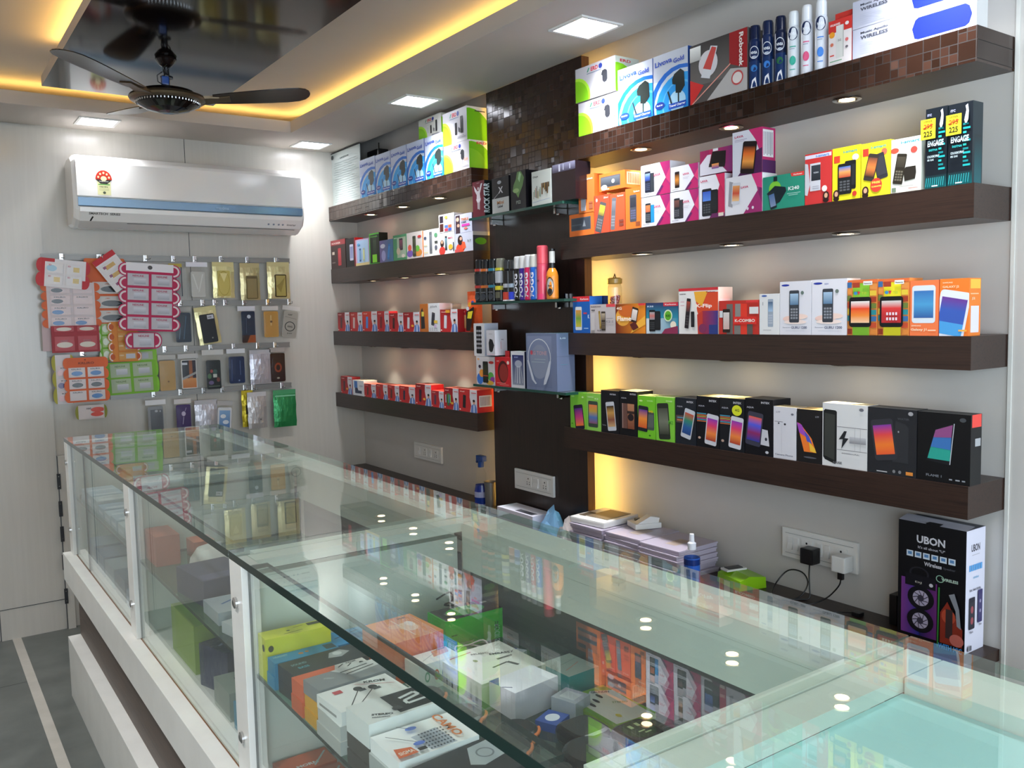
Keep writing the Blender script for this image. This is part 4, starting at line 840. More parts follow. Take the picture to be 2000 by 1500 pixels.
bx('phone_box', 'orange-red carton with an upright grey keypad phone, beside the yellow-screened one', (2.0450,2.3102,2.2328,1.7780,0.1280), 0.07, 'e8603c', [('ph', 0.22, 0.47, 0.17, 0.85, -5, '70747c', ['8c9098', '6c7078'], '9ca0a8'), ('t', 'Karbonn', 0.5, 0.9, 0.05, 'f6d4c8', 0.4), ('r', 0.6, 0.12, 0.9, 0.2, '8a4a3c'), ('r', 0.6, 0.23, 0.9, 0.29, '8a4a3c')], group=G2)
bx('phone_box', 'orange carton with a dark phone lying sideways, on top of the orange stack', (2.0450,2.3664,2.2309,1.9210,0.0600), 0.075, OR, [('r', 0.06, 0.2, 0.82, 0.82, '5a5c62'), ('g', 0.09, 0.25, 0.79, 0.77, '3c4048', '6c727c'), ('e', 0.55, 0.5, 0.06, 0.12, 'c8ccd4'), ('e', 0.2, 0.2, 0.12, 0.16, 'd8dce0'), ('t', 'Karbonn', 0.1, 0.05, 0.11, 'f8e0d0', 0.3)], [('r', 0.1, 0.2, 0.9, 0.9, 'f4d8bc')]+[('r', 0.2+0.1*i, 0.28, 0.25+0.1*i, 0.84, 'a07048') for i in range(7)], 'f09048', group=G2)
bx('phone_box', 'orange carton with a slim dark blue-grey phone, right end of the orange stack', (2.0450,2.2315,2.1548,1.7780,0.1360), 0.07, 'ee7c34', [('ph', 0.5, 0.5, 0.24, 0.66, 0, '50525c', ['3c4048', '343844'], '6a6c90'), ('r', 0.66, 0.06, 0.94, 0.16, '9a5434'), ('t', 'Karbonn', 0.55, 0.88, 0.05, 'fae0cc', 0.38)], group=G2)
def lava(body, scr, key=None, back=None, vert=False):
    a = [('gh', 0.5, 0, 1, 1, 'cc2c74', 'a82c70'), ('p', [(0.8, 0.5), (1, 0.2), (1, 0), (0.6, 0)], 'c02a6c'), ('p', [(0.85, 0.5), (1, 0.8), (1, 0.3)], 'e04078'), ('p', [(0.5, 0), (0.6, 0), (0.78, 0.25), (0.68, 0.3)], '6c2c66'), ('p', [(0, 0), (0.52, 0), (0.86, 0.5), (0.66, 1), (0, 1)], 'e6e6ee')]
    if back: a.append(('ph', 0.38, 0.42, 0.22, 0.6, 0, back, [back]))
    a += [('ph', 0.24, 0.46, 0.26, 0.66, 0, body, scr, key), ('t', 'LAVA', 0.46, 0.6, 0.08, 'd03060', 0.22), ('r', 0.46, 0.5, 0.68, 0.515, 'c0b8c4'), ('r', 0.46, 0.45, 0.64, 0.465, 'c0b8c4'), ('r', 0.06, 0.06, 0.3, 0.08, '9a98a4')]
    return a
GL = 'white and magenta phone cartons with a pentagon pattern'
bx('phone_box', 'white and magenta carton with blue-backed phone, lower left of the magenta stack', (2.0450,2.1527,2.0202,1.7780,0.0960), 0.06, 'e6e6ee', lava('2a3038', ['e88a50', 'd06a48'], '6a7078', back='2a98d8'), group=GL)
bx('phone_box', 'white and magenta carton with dark blue-screened phone, upper left of the magenta stack', (2.0450,2.1536,2.0191,1.8760,0.1030), 0.07, 'e8e8f0', lava('23283a', ['9ab8f0', '4a6cc0', '2c3c80'], '4a5470', back='3a4048'), BAR, 'd4d4dc', group=GL)
bx('phone_box', 'white and magenta carton with black bar phone, second in the magenta bottom row', (2.0450,2.0190,1.8972,1.7780,0.0970), 0.06, 'e6e6ee', lava('2c2e34', ['7a5048', '503838'], '6a6c74', back='34363c'), group=GL)
bx('phone_box', 'white and magenta carton with orange-screened phone, upper one in the second column', (2.0450,2.0169,1.8987,1.8770,0.0770), 0.06, 'e6e6f0', lava('241c1c', ['3c1c14', 'e0903c', '503020'], None), None, 'c8c8d0', group=GL)
bx('phone_box', 'white and crimson carton with a blue-screened phone, third in the bottom row', (2.0450,1.8950,1.7926,1.7780,0.1290), 0.06, 'e6e2ea', [('r', 0.5, 0, 1, 1, 'c42c58'), ('p', [(0, 0), (0.3, 0), (0.5, 0.15), (0.8, 0.75), (0.66, 1), (0, 1)], 'e8e6ee'), ('p', [(0.4, 0), (1, 0), (1, 0.08), (0.5, 0.12)], '6a2a5c'), ('ph', 0.55, 0.38, 0.3, 0.55, 0, '1c1e22', ['24262a']), ('ph', 0.3, 0.38, 0.3, 0.64, 0, '24262c', ['3c5cc0', '5c8ce0'], '505458'), ('t', 'LAVA', 0.06, 0.86, 0.055, 'c84068', 0.28), ('r', 0.76, 0.02, 0.96, 0.1, 'e4d8c8'), ('p', [(0.66, 1), (1, 0.55), (1, 1)], 'd83060')], group=GL)
bx('phone_box', 'purple and magenta carton with sideways dark phone, resting on the white and crimson one', (2.0450,1.8922,1.7648,1.9100,0.0740), 0.06, 'a0285c', [('gh', 0.3, 0, 1, 1, 'b82c5c', '7c2c6c'), ('p', [(0, 0.0), (0, 0.45), (0.24, 0.8), (0.36, 0.8), (0.3, 0.4), (0.7, 0.24), (0.85, 0)], 'dcd8e4'), ('p', [(0.3, 0.36), (0.4, 0.9), (0.82, 0.84), (0.8, 0.32)], '1c1618'), ('p', [(0.28, 0.3), (0.3, 0.44), (0.8, 0.36), (0.78, 0.2)], '241c20'), ('g', 0.38, 0.2, 0.6, 0.4, '6a44a0', 'f0a040'), ('r', 0.42, 0.9, 0.58, 1.0, 'e8e6ec')], group=GL)
bx('phone_box', 'white carton with tilted white-framed phone and magenta right side', (2.0450,1.7916,1.6541,1.7780,0.1110), 0.065, 'e6e4ea', [('p', [(0.5, 0), (1, 0), (1, 1), (0.78, 1), (0.88, 0.56)], 'a03070'), ('p', [(0.9, 0.5), (1, 0.9), (1, 0.2)], '7c2860'), ('p', [(0.72, 1), (1, 1), (1, 0.6), (0.86, 0.66)], 'd83c80'), ('p', [(0.08, 0.25), (0.12, 0.9), (0.22, 0.86), (0.2, 0.2)], '9a9aa2'), ('ph', 0.3, 0.56, 0.28, 0.56, -4, 'd0d0d8', ['e0a060', 'd0503c', 'f0c890']), ('t', 'LAVA', 0.44, 0.66, 0.06, 'c84068', 0.2), ('e', 0.62, 0.12, 0.03, 0.04, 'e0d4e0'), ('e', 0.76, 0.13, 0.03, 0.04, 'e0d4e0')], None, 'dcdce2', group=GL)
bx('phone_box', 'tallest white and purple carton with a big black tilted phone, top of the magenta stack', (2.0450,1.7639,1.6542,1.8890,0.1280), 0.058, 'dcdce8', [('p', [(0.55, 1), (1, 1), (1, 0.3), (0.78, 0.75)], 'c83070'), ('p', [(0.18, 0.0), (1, 0), (1, 0.55), (0.8, 0.5)], '4c2050'), ('ph', 0.55, 0.38, 0.4, 0.72, -8, '1a1418', ['1a1418', 'e8702c', 'f0a04c', '402018'], None), ('t', 'LAVA', 0.08, 0.86, 0.05, 'c03c60', 0.3), ('r', 0.08, 0.8, 0.5, 0.815, 'b0a8c0'), ('r', 0.08, 0.77, 0.42, 0.78, 'b0a8c0')], [('r', 0.05, 0.35, 0.85, 0.95, 'dcdce0')]+[('r', 0.1+0.12*i, 0.38+0.03*(i % 2), 0.16+0.12*i, 0.9, '90909c') for i in range(6)]+[('r', 0, 0, 1, 0.28, '4a2254')], 'b02c64', group=GL)
bx('phone_box', 'teal carton with lime splash and stylus phone picture', (2.0450,1.6523,1.5121,1.7780,0.0940), 0.055, '2a9078', [('p', [(0.68, 1), (1, 1), (1, 0.88), (0.7, 0.9)], 'e0403c'), ('t', 'Karbonn', 0.75, 0.92, 0.045, 'f0dcd8', 0.2), ('e', 0.3, 0.62, 0.15, 0.22, '7cc43c'), ('p', [(0.1, 0.5), (0.3, 0.7), (0.56, 0.62), (0.58, 0.5), (0.42, 0.2), (0.3, 0.14)], '16242c'), ('ph', 0.24, 0.28, 0.24, 0.52, 12, '1c2c34', ['4c6c9c', '8090b0'], None), ('l', 0.27, 0.9, 0.36, 0.9, 0.14, '16242c'), ('t', 'K240', 0.63, 0.5, 0.11, 'dce8e4', 0.26), ('r', 0.6, 0.4, 0.92, 0.42, '9cc8bc'), ('r', 0.64, 0.35, 0.86, 0.37, '9cc8bc')], group=G2)
woman = lambda u, v, s: [('e', u, v, 0.13*s, 0.1*s, '3a2420'), ('e', u, v+0.01, 0.07*s, 0.055*s, 'd8a888'), ('e', u, v-0.09*s, 0.12*s, 0.05*s, '2c1c1c')]
GI = 'flat bright feature phone packs with small portrait pictures'
bx('phone_box', 'red flat pack with a white-grey phone and white top band', (2.0450,1.5106,1.4274,1.7780,0.1360), 0.03, 'd03a3a', [('r', 0, 0.9, 1, 0.97, 'dcd8ea'), ('t', 'i-smart', 0.42, 0.91, 0.045, '3c8ad0', 0.5), ('p', [(0.0, 0.2), (0.0, 0.82), (0.12, 0.8), (0.2, 0.4), (0.1, 0.18)], 'c8c8d0'), ('r', 0.2, 0.26, 0.6, 0.8, 'd0d0d8'), ('g', 0.25, 0.46, 0.6, 0.76, '282c34', '3c4048'), ('t', 'VIDEO', 0.33, 0.6, 0.03, 'c0c4cc', 0.2), ('r', 0.3, 0.3, 0.55, 0.31, '9090a0'), ('r', 0.3, 0.34, 0.55, 0.35, '9090a0'), ('e', 0.76, 0.28, 0.1, 0.06, 'f0e8e4')]+woman(0.82, 0.13, 0.9), group=GI)
bx('phone_box', 'yellow flat pack with an upright black keypad phone, left of the two yellow ones', (2.0450,1.4251,1.3429,1.7780,0.1370), 0.03, 'f0e02c', [('t', 'i-smart', 0.4, 0.88, 0.05, '3ca0a0', 0.5), ('r', 0.06, 0.72, 0.28, 0.85, 'dc4a30'), ('e', 0.84, 0.78, 0.12, 0.06, 'f0d8c8'), ('ph', 0.66, 0.46, 0.24, 0.54, 0, '1c1e20', ['2a2c30']), ('ph', 0.46, 0.4, 0.3, 0.58, 0, '1e2022', ['3a78c8', 'e0a05c', 'c04838'], '5c5e62'), ('e', 0.82, 0.1, 0.08, 0.05, 'c83c30')]+woman(0.16, 0.12, 0.9), group=GI)
bx('phone_box', 'yellow flat pack with two crossed dark phones and a red round badge', (2.0450,1.3407,1.2593,1.7780,0.1350), 0.03, 'f2e230', [('t', 'i-smart', 0.34, 0.88, 0.05, '3ca0a0', 0.52), ('r', 0.06, 0.76, 0.26, 0.9, 'd84030'), ('e', 0.8, 0.8, 0.1, 0.06, 'd86a50'), ('ph', 0.68, 0.54, 0.22, 0.48, 12, '34343a', ['3c3c42']), ('ph', 0.36, 0.54, 0.22, 0.5, -14, '3a3430', ['6c4438', 'e08040', '2c2828'], None), ('e', 0.54, 0.2, 0.2, 0.13, 'd84434'), ('t', 'FREE', 0.4, 0.23, 0.04, 'f4e060', 0.28), ('t', 'GUARANTEE', 0.38, 0.16, 0.03, 'f4e060', 0.34)]+woman(0.17, 0.11, 0.9), group=GI)
bx('phone_box', 'off-white flat pack with a dark phone standing beside one lying down', (2.0450,1.2579,1.1779,1.7780,0.1310), 0.03, 'deded2', [('t', 'i-smart', 0.32, 0.9, 0.05, '3c9aa8', 0.62), ('e', 0.12, 0.79, 0.14, 0.05, 'e0503c'), ('e', 0.76, 0.76, 0.11, 0.06, 'dc4a40'), ('p', [(0.42, 0.4), (0.46, 0.2), (0.8, 0.22), (0.84, 0.34), (0.82, 0.46), (0.5, 0.46)], '2a2620'), ('ph', 0.3, 0.44, 0.2, 0.56, -10, '2c2820', ['4a4438', '38342c'], '6c6658'), ('r', 0.04, 0.02, 0.18, 0.1, '70806c'), ('r', 0.3, 0.1, 0.76, 0.115, 'a8a8a0'), ('r', 0.6, 0.05, 0.9, 0.065, 'c09088')], None, 'b8c0b4', group=GI)
def engage():
    a = [('g', 0, 0, 1, 0.16, '0f5c60', '16262c')]
    for i in range(11): a.append(('r', 0.62, 0.22+0.05*i, 0.62+0.3-0.08*((i*7) % 3), 0.245+0.05*i, ('1fa0a0', '147c80', '2cb8b0')[i % 3]))
    for i in range(9): a.append(('l', 0.06+0.1*i, 0.02, 0.1+0.1*i, 0.13, 0.012, '2a8c90'))
    a += [('p', [(0.68, 0.78), (0.76, 0.9), (0.72, 0.95), (0.82, 0.97), (0.86, 0.88), (0.84, 0.78), (0.78, 0.74), (0.72, 0.74)], 'c8d0dc'), ('t', 'ENGAGE', 0.14, 0.52, 0.075, 'd4e4ec', 0.74), ('t', 'intrigue', 0.2, 0.45, 0.045, '2ca0a0', 0.4), ('t', 'COLOGNE SPRAY', 0.14, 0.38, 0.03, 'b8c8cc', 0.56), ('t', '0% GAS', 0.14, 0.34, 0.025, 'b8c8cc', 0.3), ('t', 'ITC', 0.12, 0.9, 0.03, 'a8acd8', 0.2), ('r', 0.36, 0.015, 0.64, 0.03, 'c8d4d8')]
    return a
for i, (px, lab) in enumerate((((2.0450,1.1694,1.1155,1.7780,0.1880), 'tall black and teal spray carton with yellow price tag, left one of the pair'), ((2.0450,1.1136,1.0555,1.7780,0.1870), 'tall black and teal spray carton with yellow price tag, rightmost of the pair'))):
    o = bx('perfume_box', lab, px, 0.045, '101820', engage(), [('g', 0.2, 0, 0.9, 0.6, '165c64', '14242c')] if i else None, '1a2c34', group='tall black and teal spray cartons')
    x, y0, y1, z0, h = px; L0 = (x, (y0-0.0006+y1+0.0006)/2, z0+0.0004); dy = 0.006 if i == 0 else 0.0
    b = MB(); b.box(x-0.0065, x-0.0055, y0-0.046+dy+0.012, y0+dy+0.002, z0+0.62*h, z0+0.87*h, 'card', 'e8dc30')
    b.art(lambda u, v, e: (x-0.0065-e, y0+dy+0.002-0.036*u, z0+0.62*h+0.25*h*v), 0.036, 0.25*h, [('t', '295', 0.2, 0.5, 0.26, 'a84a20', 0.6), ('t', '225', 0.2, 0.12, 0.28, '3c3418', 0.6), ('t', 'OFFER', 0.2, 0.84, 0.1, '6a5c20', 0.6), ('l', 0.15, 0.55, 0.85, 0.7, 0.05, 'b03020')])
    b.build('price_tag', o, L0)

# --- right, third shelf
G3 = 'phone cartons on the third right shelf'
bx('phone_box', 'blue carton with red top band and a white bar phone', (2.0450,2.5245,2.4274,1.4240,0.1340), 0.06, '1c5cae', [('r', 0, 0.86, 1, 1, 'd8323a'), ('t', 'Karbonn', 0.45, 0.9, 0.05, 'f0d8d8', 0.48), ('ph', 0.34, 0.4, 0.28, 0.64, 0, 'd4d8dc', ['d89048', '6c9c40', 'c8b840'], None), ('r', 0.64, 0.52, 0.84, 0.56, 'c83c50'), ('r', 0.66, 0.12, 0.92, 0.14, 'a8c8f0'), ('t', 'K', 0.9, 0.4, 0.1, 'd8e4f4', 0.09)], group=G3)
bx('phone_box', 'dark navy flat pack standing behind the blue and grey cartons', (2.107,)+(2.1070,2.5009,2.4198,1.4240,0.1350)[1:], 0.02, '1c3468', [('e', 0.45, 0.86, 0.06, 0.04, '3a5aa0'), ('o', 0.45, 0.86, 0.16, 0.09, 0.2, '3a5aa0')], group=G3)
bx('phone_box', 'pale grey carton with a gold-black phone pair', (2.0450,2.4263,2.2892,1.4240,0.1030), 0.06, 'b8b0b0', [('r', 0.65, 0.9, 1, 1, 'd04850'), ('t', 'KARBONN', 0.04, 0.9, 0.05, '6a6064', 0.4), ('r', 0.06, 0.78, 0.2, 0.82, '5a5458'), ('ph', 0.4, 0.46, 0.1, 0.62, 6, '8a7038', ['a88c48']), ('ph', 0.54, 0.42, 0.22, 0.66, 0, '3a3028', ['b8a890', '6a5c50'], '7a6c5c'), ('r', 0.66, 0.5, 0.92, 0.52, '8a8286'), ('t', 'K2 S', 0.64, 0.36, 0.08, '948c90', 0.3), ('t', 'RUBY', 0.3, 0.06, 0.06, '6a6064', 0.2), ('r', 0.05, 0.1, 0.2, 0.7, 'c2bcbc')], top='d8d4d0', group=G3)
bx('phone_box', 'brown and orange carton with flames and a tilted phone', (2.0450,2.2879,2.1380,1.4240,0.1020), 0.07, '8a3418', [('gh', 0, 0, 1, 1, '6c2414', 'e88c28'), ('e', 0.25, 0.55, 0.25, 0.3, 'e0a040'), ('e', 0.4, 0.75, 0.3, 0.2, 'c86428'), ('p', [(0.5, 0), (1, 0.3), (1, 0.6), (0.7, 0.35)], 'f0b040'), ('ph', 0.64, 0.62, 0.3, 0.5, -14, '2c201c', ['e8dcd4', 'c0b4b0']), ('p', [(0.48, 0.3), (0.6, 0.1), (0.78, 0.2), (0.66, 0.4)], '5a2420'), ('t', 'Flame', 0.06, 0.42, 0.16, 'f4e8d8', 0.48), ('t', '4G', 0.04, 0.8, 0.1, 'f0d8c0', 0.18), ('r', 0.78, 0.93, 1, 1, 'd03c40')], top='ead9c8', group=G3)
bx('phone_box', 'dark blue and teal carton with two black phones and a lime badge', (2.0450,2.1356,1.9874,1.4240,0.1020), 0.06, '223a68', [('gh', 0, 0, 1, 0.5, 'd4dce4', '2a8ca8'), ('g', 0, 0.5, 1, 1, '2a8aa4', '2c2c5c'), ('r', 0.55, 0.88, 1, 1, 'cc3444'), ('t', 'Karbonn', 0.6, 0.91, 0.05, 'f0d4d8', 0.34), ('ph', 0.34, 0.42, 0.34, 0.62, 0, '16181c', ['1e2024']), ('ph', 0.2, 0.42, 0.28, 0.7, 0, '14161a', ['a0a4a8', 'c87068', '8c9098'], '3c3e42'), ('e', 0.7, 0.58, 0.13, 0.19, 'd8e4c0'), ('e', 0.7, 0.58, 0.1, 0.15, '5ca82c'), ('t', 'K35', 0.64, 0.54, 0.07, '1c3c14', 0.12), ('e', 0.86, 0.28, 0.09, 0.12, 'e8dcc8'), ('p', [(0.5, 0), (1, 0), (1, 0.25), (0.6, 0.15)], '8a3050'), ('t', 'K35', 0.05, 0.86, 0.05, 'c8d4e8', 0.2)], group=G3)
bx('phone_box', 'white and rainbow carton with a black flip phone, K-Flip lettering', (2.0450,1.9860,1.8200,1.4240,0.1440), 0.065, 'e2dfdc', [('r', 0, 0.94, 1, 1, 'c8343c'), ('p', [(0.42, 0.9), (1, 0.9), (1, 0.45), (0.55, 0.3), (0.48, 0.5)], 'd84c2c'), ('p', [(0.4, 0.92), (0.75, 0.92), (0.6, 0.6), (0.44, 0.72)], 'e8a838'), ('gh', 0.6, 0.0, 1, 0.5, 'a02c3c', '3c3880'), ('p', [(0.5, 0.0), (0.62, 0.0), (0.62, 0.5), (0.48, 0.42)], 'c03c30'), ('e', 0.62, 0.12, 0.1, 0.1, '7c3058'), ('r', 0.78, 0, 1, 0.2, '2c3c7c'), ('ph', 0.24, 0.45, 0.12, 0.66, -7, '221c20', ['a84838', '3a3438'], '4a4448'), ('ph', 0.37, 0.32, 0.1, 0.34, 0, '1c1c20', ['26262a']), ('t', 'K-Flip', 0.46, 0.55, 0.1, 'f4e8e0', 0.4), ('t', 'KARBONN', 0.04, 0.86, 0.03, '4a4a50', 0.16), ('t', 'Karbonn', 0.72, 0.89, 0.03, '8a2c30', 0.22), ('r', 0.06, 0.7, 0.16, 0.71, 'c86c80'), ('r', 0.06, 0.62, 0.16, 0.63, 'c86c80')], BAR, 'e4ddd0', group=G3)
bx('phone_box', 'red and grey plaid gift-pattern carton with black phone', (2.0450,1.8181,1.6666,1.4240,0.1010), 0.05, 'c0342c', [('r', 0.2, 0, 0.36, 0.9, '6c6864'), ('r', 0.42, 0.5, 0.56, 0.9, '8a8884'), ('r', 0.56, 0, 0.72, 0.9, 'e03c2c'), ('r', 0.72, 0, 0.86, 0.45, '5a5652'), ('r', 0.4, 0, 0.56, 0.26, '7c7874'), ('r', 0.78, 0.6, 1, 0.8, 'dcdcdc'), ('r', 0.02, 0.5, 0.14, 0.7, 'd0d4d8'), ('ph', 0.2, 0.4, 0.28, 0.7, 0, '2a1e1a', ['d8d0cc', 'c8a8a0'], None), ('r', 0.38, 0.3, 0.96, 0.52, 'd8322c'), ('t', 'K-COMBO', 0.42, 0.36, 0.09, 'f0e0d8', 0.5), ('r', 0.7, 0.93, 1, 1, 'd83c3c')], top='c84038', group=G3)
bx('phone_box', 'small white carton with a slim silver phone beside the two tall white keypad cartons', (2.0450,1.6647,1.5934,1.4240,0.1170), 0.05, 'e0e0e0', [('ph', 0.56, 0.53, 0.16, 0.68, 0, '9ca8b8', ['48607c', 'a8c4e0'], 'b8c0cc'), ('e', 0.25, 0.95, 0.14, 0.02, '3c5ca8'), ('r', 0.2, 0.1, 0.6, 0.12, 'b4b4b8'), ('r', 0.16, 0.72, 0.2, 0.8, 'a8a8ac')], top='f0e8d8', group=G3)
def guru(): return [('e', 0.18, 0.93, 0.13, 0.02, '2c3c9c'), ('e', 0.4, 0.3, 0.3, 0.06, 'ecc8bc'), ('e', 0.62, 0.34, 0.28, 0.05, 'f0d4c8'), ('e', 0.5, 0.24, 0.36, 0.04, 'f0dcd4'), ('ph', 0.47, 0.53, 0.22, 0.6, 0, '3c4048', ['a8c4dc', '5c7c9c'], '8c9098'), ('e', 0.73, 0.78, 0.05, 0.035, '6c7c74'), ('t', 'Samsung', 0.1, 0.12, 0.03, 'a0a4b0', 0.26), ('t', 'GURU 1200', 0.38, 0.11, 0.05, '5c6078', 0.5), ('r', 0.2, 0.07, 0.8, 0.075, 'b8b8c4')]
bx('phone_box', 'tall white carton with dark keypad phone over pink flowers, left of the pair', (2.0450,1.5926,1.4879,1.4240,0.1490), 0.06, 'dedde4', guru(), top='f0e8dc', group='tall white keypad phone cartons')
bx('phone_box', 'tall white carton with dark keypad phone over pink flowers, touching the green and orange carton', (2.0450,1.4871,1.3773,1.4240,0.1500), 0.06, 'e0dfe6', guru()+[('t', 'NEW', 0.38, 0.9, 0.03, '8890b8', 0.12)], top='f0e8dc', group='tall white keypad phone cartons')
def pana(g):
    a = [('r', 0.18, 0, 0.74, 0.94, g), ('r', 0, 0.94, 1, 1, 'e0703c')]
    cs = ['a03c28', 'd8843c', '2c8890', 'e0c040', 'c04c30', '6c7c3c', 'e09048', '3c6ca0']
    for i in range(8):
        a.append(('r', 0.01, 0.02+0.12*i, 0.16, 0.12+0.12*i, cs[i])); a.append(('r', 0.77, 0.02+0.115*i, 0.98, 0.11+0.115*i, cs[(i*3+1) % 8]))
    a += [('t', 'Panasonic', 0.58, 0.93, 0.025, '3a3a3c', 0.3), ('r', 0.55, 0.9, 0.85, 0.97, 'e8e8e4'), ('t', 'Panasonic', 0.58, 0.92, 0.022, '3a3a3c', 0.24), ('r', 0.2, 0.86, 0.44, 0.95, 'a8402c'), ('e', 0.3, 0.76, 0.06, 0.03, '3c8cc0'), ('p', [(0.36, 0.79), (0.46, 0.79), (0.41, 0.72)], 'c83c50'), ('t', 'T10', 0.5, 0.73, 0.05, 'b8c840', 0.16)]
    return a
bx('phone_box', 'busy green and orange carton with a black phone showing an orange-red screen', (2.0450,1.3765,1.2897,1.4240,0.1440), 0.06, 'e08a44', pana('8cc83c')+[('ph', 0.46, 0.42, 0.44, 0.54, 0, '16181a', ['e8e8e4', 'e84c2c', 'f08c3c', 'f0c8a0'])], top='e0b080', group=G3)
bx('phone_box', 'busy yellow and orange carton with a black phone showing rows of icons on red', (2.0450,1.2882,1.2040,1.4240,0.1430), 0.06, 'e08a44', pana('e8dc30')+[('ph', 0.46, 0.42, 0.44, 0.54, 0, '16181a', ['d0d0cc', 'd83c3c', 'b83034', 'b83034'])]+[('r', 0.3+0.1*i, 0.27+0.09*j, 0.36+0.1*i, 0.32+0.09*j, 'e8d8e0') for i in range(4) for j in range(2)], top='e0b080', group=G3)
bx('phone_box', 'orange carton with upright white phone and blue screen', (2.0450,1.2026,1.1291,1.4240,0.1350), 0.055, 'ee7a48', [('ph', 0.48, 0.57, 0.44, 0.68, 0, 'd4dce4', ['3c70b0', '4c98c8', '345c9c']), ('t', 'Galaxy J1', 0.04, 0.08, 0.055, 'f0d8b8', 0.56), ('t', 'SAMSUNG', 0.06, 0.17, 0.025, 'f0d8b8', 0.34), ('r', 0.64, 0.09, 0.92, 0.11, 'f0d0b0')], top='f0a878', group=G3)
bx('phone_box', 'orange carton with large tilted white phone, right end of the third right shelf', (2.0450,1.1279,1.0561,1.4240,0.1360), 0.053, 'ee7c30', [('ph', 0.42, 0.34, 0.54, 0.9, -10, 'dce0ec', ['6c3c90', '3c5cb0', '4c9cd8', '3c78c0']), ('t', 'SAMSUNG', 0.1, 0.92, 0.025, 'f4d0a8', 0.34), ('t', 'GALAXY J2', 0.1, 0.83, 0.05, 'f4d0a8', 0.56), ('r', 0.66, 0.08, 0.94, 0.11, 'f0b048')], [('r', 0.1, 0.82, 0.95, 0.98, 'f0c048'), ('r', 0.15, 0.06, 0.85, 0.52, 'e0dce8'), ('r', 0.1, 0.72, 0.8, 0.74, 'f0c090'), ('t', 'J2', 0.2, 0.62, 0.05, 'f4d0a8', 0.3)], 'ec8230', top='e88838', group=G3)

# sweets jar at the back of the third shelf
L0 = (2.165, 2.425, 1.424)
t = thing('candy_jar', 'clear jar of red and yellow sweets behind the grey carton on the third right shelf', 'jar', L0)
jx, jy, jz = 2.165, 2.425, 1.4245
b = MB(); b.lathe(jx, jy, [(0, jz), (0.024, jz), (0.026, jz+0.006), (0.026, jz+0.165), (0.022, jz+0.18)], 'jar', n=24); b.build('jar_body', t, L0)
b = MB(); b.lathe(jx, jy, [(0.0265, jz+0.178), (0.0275, jz+0.18), (0.0275, jz+0.196), (0.02, jz+0.2), (0, jz+0.2)], 'gloss', 'b08c3c', n=24); b.tube([(jx-0.006, jy, jz+0.199), (jx, jy, jz+0.214), (jx+0.006, jy, jz+0.199)], 0.0022, 'bronze', n=6); b.build('lid', t, L0)
b = MB(); rnd = random.Random(4)
for k in range(70):
    a, rr = rnd.uniform(0, 2*PI), 0.0185*math.sqrt(rnd.random()); zz = jz+0.004+0.125*k/70; c_ = ('d8b428', 'c8a830', 'e0c83c') if k < 38 else ('c8282c', 'd83434', 'b82028')
    px_, py_ = jx+rr*math.cos(a), jy+rr*math.sin(a); b.lathe(px_, py_, [(0, zz), (0.0065, zz+0.002), (0.0065, zz+0.009), (0, zz+0.011)], 'gloss', c_[k % 3], n=7)
o = b.build('sweets', t, L0); o['kind'] = 'stuff'

# --- right, lowest shelf
G4 = 'smartphone cartons on the lowest right shelf'
px4 = []
green = '7fc43c'
bx('phone_box', 'green carton with a tilted dark phone, left end of the lowest right shelf', (2.0450,2.5492,2.4560,1.0680,0.1350), 0.06, green, [('ph', 0.55, 0.32, 0.4, 0.68, 8, '241c30', ['503084', 'c83c80', 'f07c30']), ('t', 'G3', 0.08, 0.86, 0.05, 'c8e89c', 0.18), ('e', 0.8, 0.88, 0.06, 0.025, 'c8e8a0'), ('e', 0.12, 0.12, 0.05, 0.02, '4c8c1c')], group=G4)
bx('phone_box', 'light green carton with upright rounded phone, second on the lowest right shelf', (2.0450,2.4545,2.3741,1.0680,0.1370), 0.06, '8ccc54', [('ph', 0.46, 0.44, 0.4, 0.7, 0, '3c4a40', ['e88050', 'c8a040', '4c78b8', '8c5870']), ('t', 'KARBONN', 0.1, 0.88, 0.03, 'd4ecb8', 0.4), ('t', 'K3', 0.6, 0.84, 0.04, 'd4ecb8', 0.24)], top='c8c070', group=G4)
def intex(extra, aq=True):
    a = [('t', 'INTEX', 0.56, 0.9, 0.04, 'c4c4cc', 0.32)]
    if aq: a.append(('t', 'AQUA', 0.08, 0.79, 0.035, 'a8a8b4', 0.28))
    return a+extra
bx('phone_box', 'black carton with a slim tilted white phone showing small faces', (2.0450,2.3726,2.2753,1.0680,0.1520), 0.075, '14141a', [('t', 'INTEX', 0.5, 0.9, 0.035, 'b8b8c4', 0.34), ('ph', 0.55, 0.4, 0.3, 0.68, 7, 'c8ccd4', ['1c1c22', 'c89850', '8c5040', 'd0a878']), ('t', 'Turbo', 0.06, 0.16, 0.03, '8c8c94', 0.22)], group=G4)
bx('phone_box', 'black carton with a brown two-tone phone picture', (2.0450,2.2739,2.1828,1.0680,0.1560), 0.075, '121216', [('t', 'INTEX', 0.6, 0.92, 0.035, 'b8b8c4', 0.34), ('t', 'AQUA', 0.1, 0.82, 0.035, 'a8a8b0', 0.3), ('r', 0.14, 0.16, 0.44, 0.72, '6c4c44'), ('r', 0.16, 0.16, 0.2, 0.72, 'a08880'), ('g', 0.46, 0.16, 0.84, 0.72, '7c4430', 'b88060'), ('e', 0.64, 0.42, 0.17, 0.08, '2a2024'), ('r', 0.46, 0.5, 0.84, 0.56, '3c2c28')], top='b8a878', group=G4)
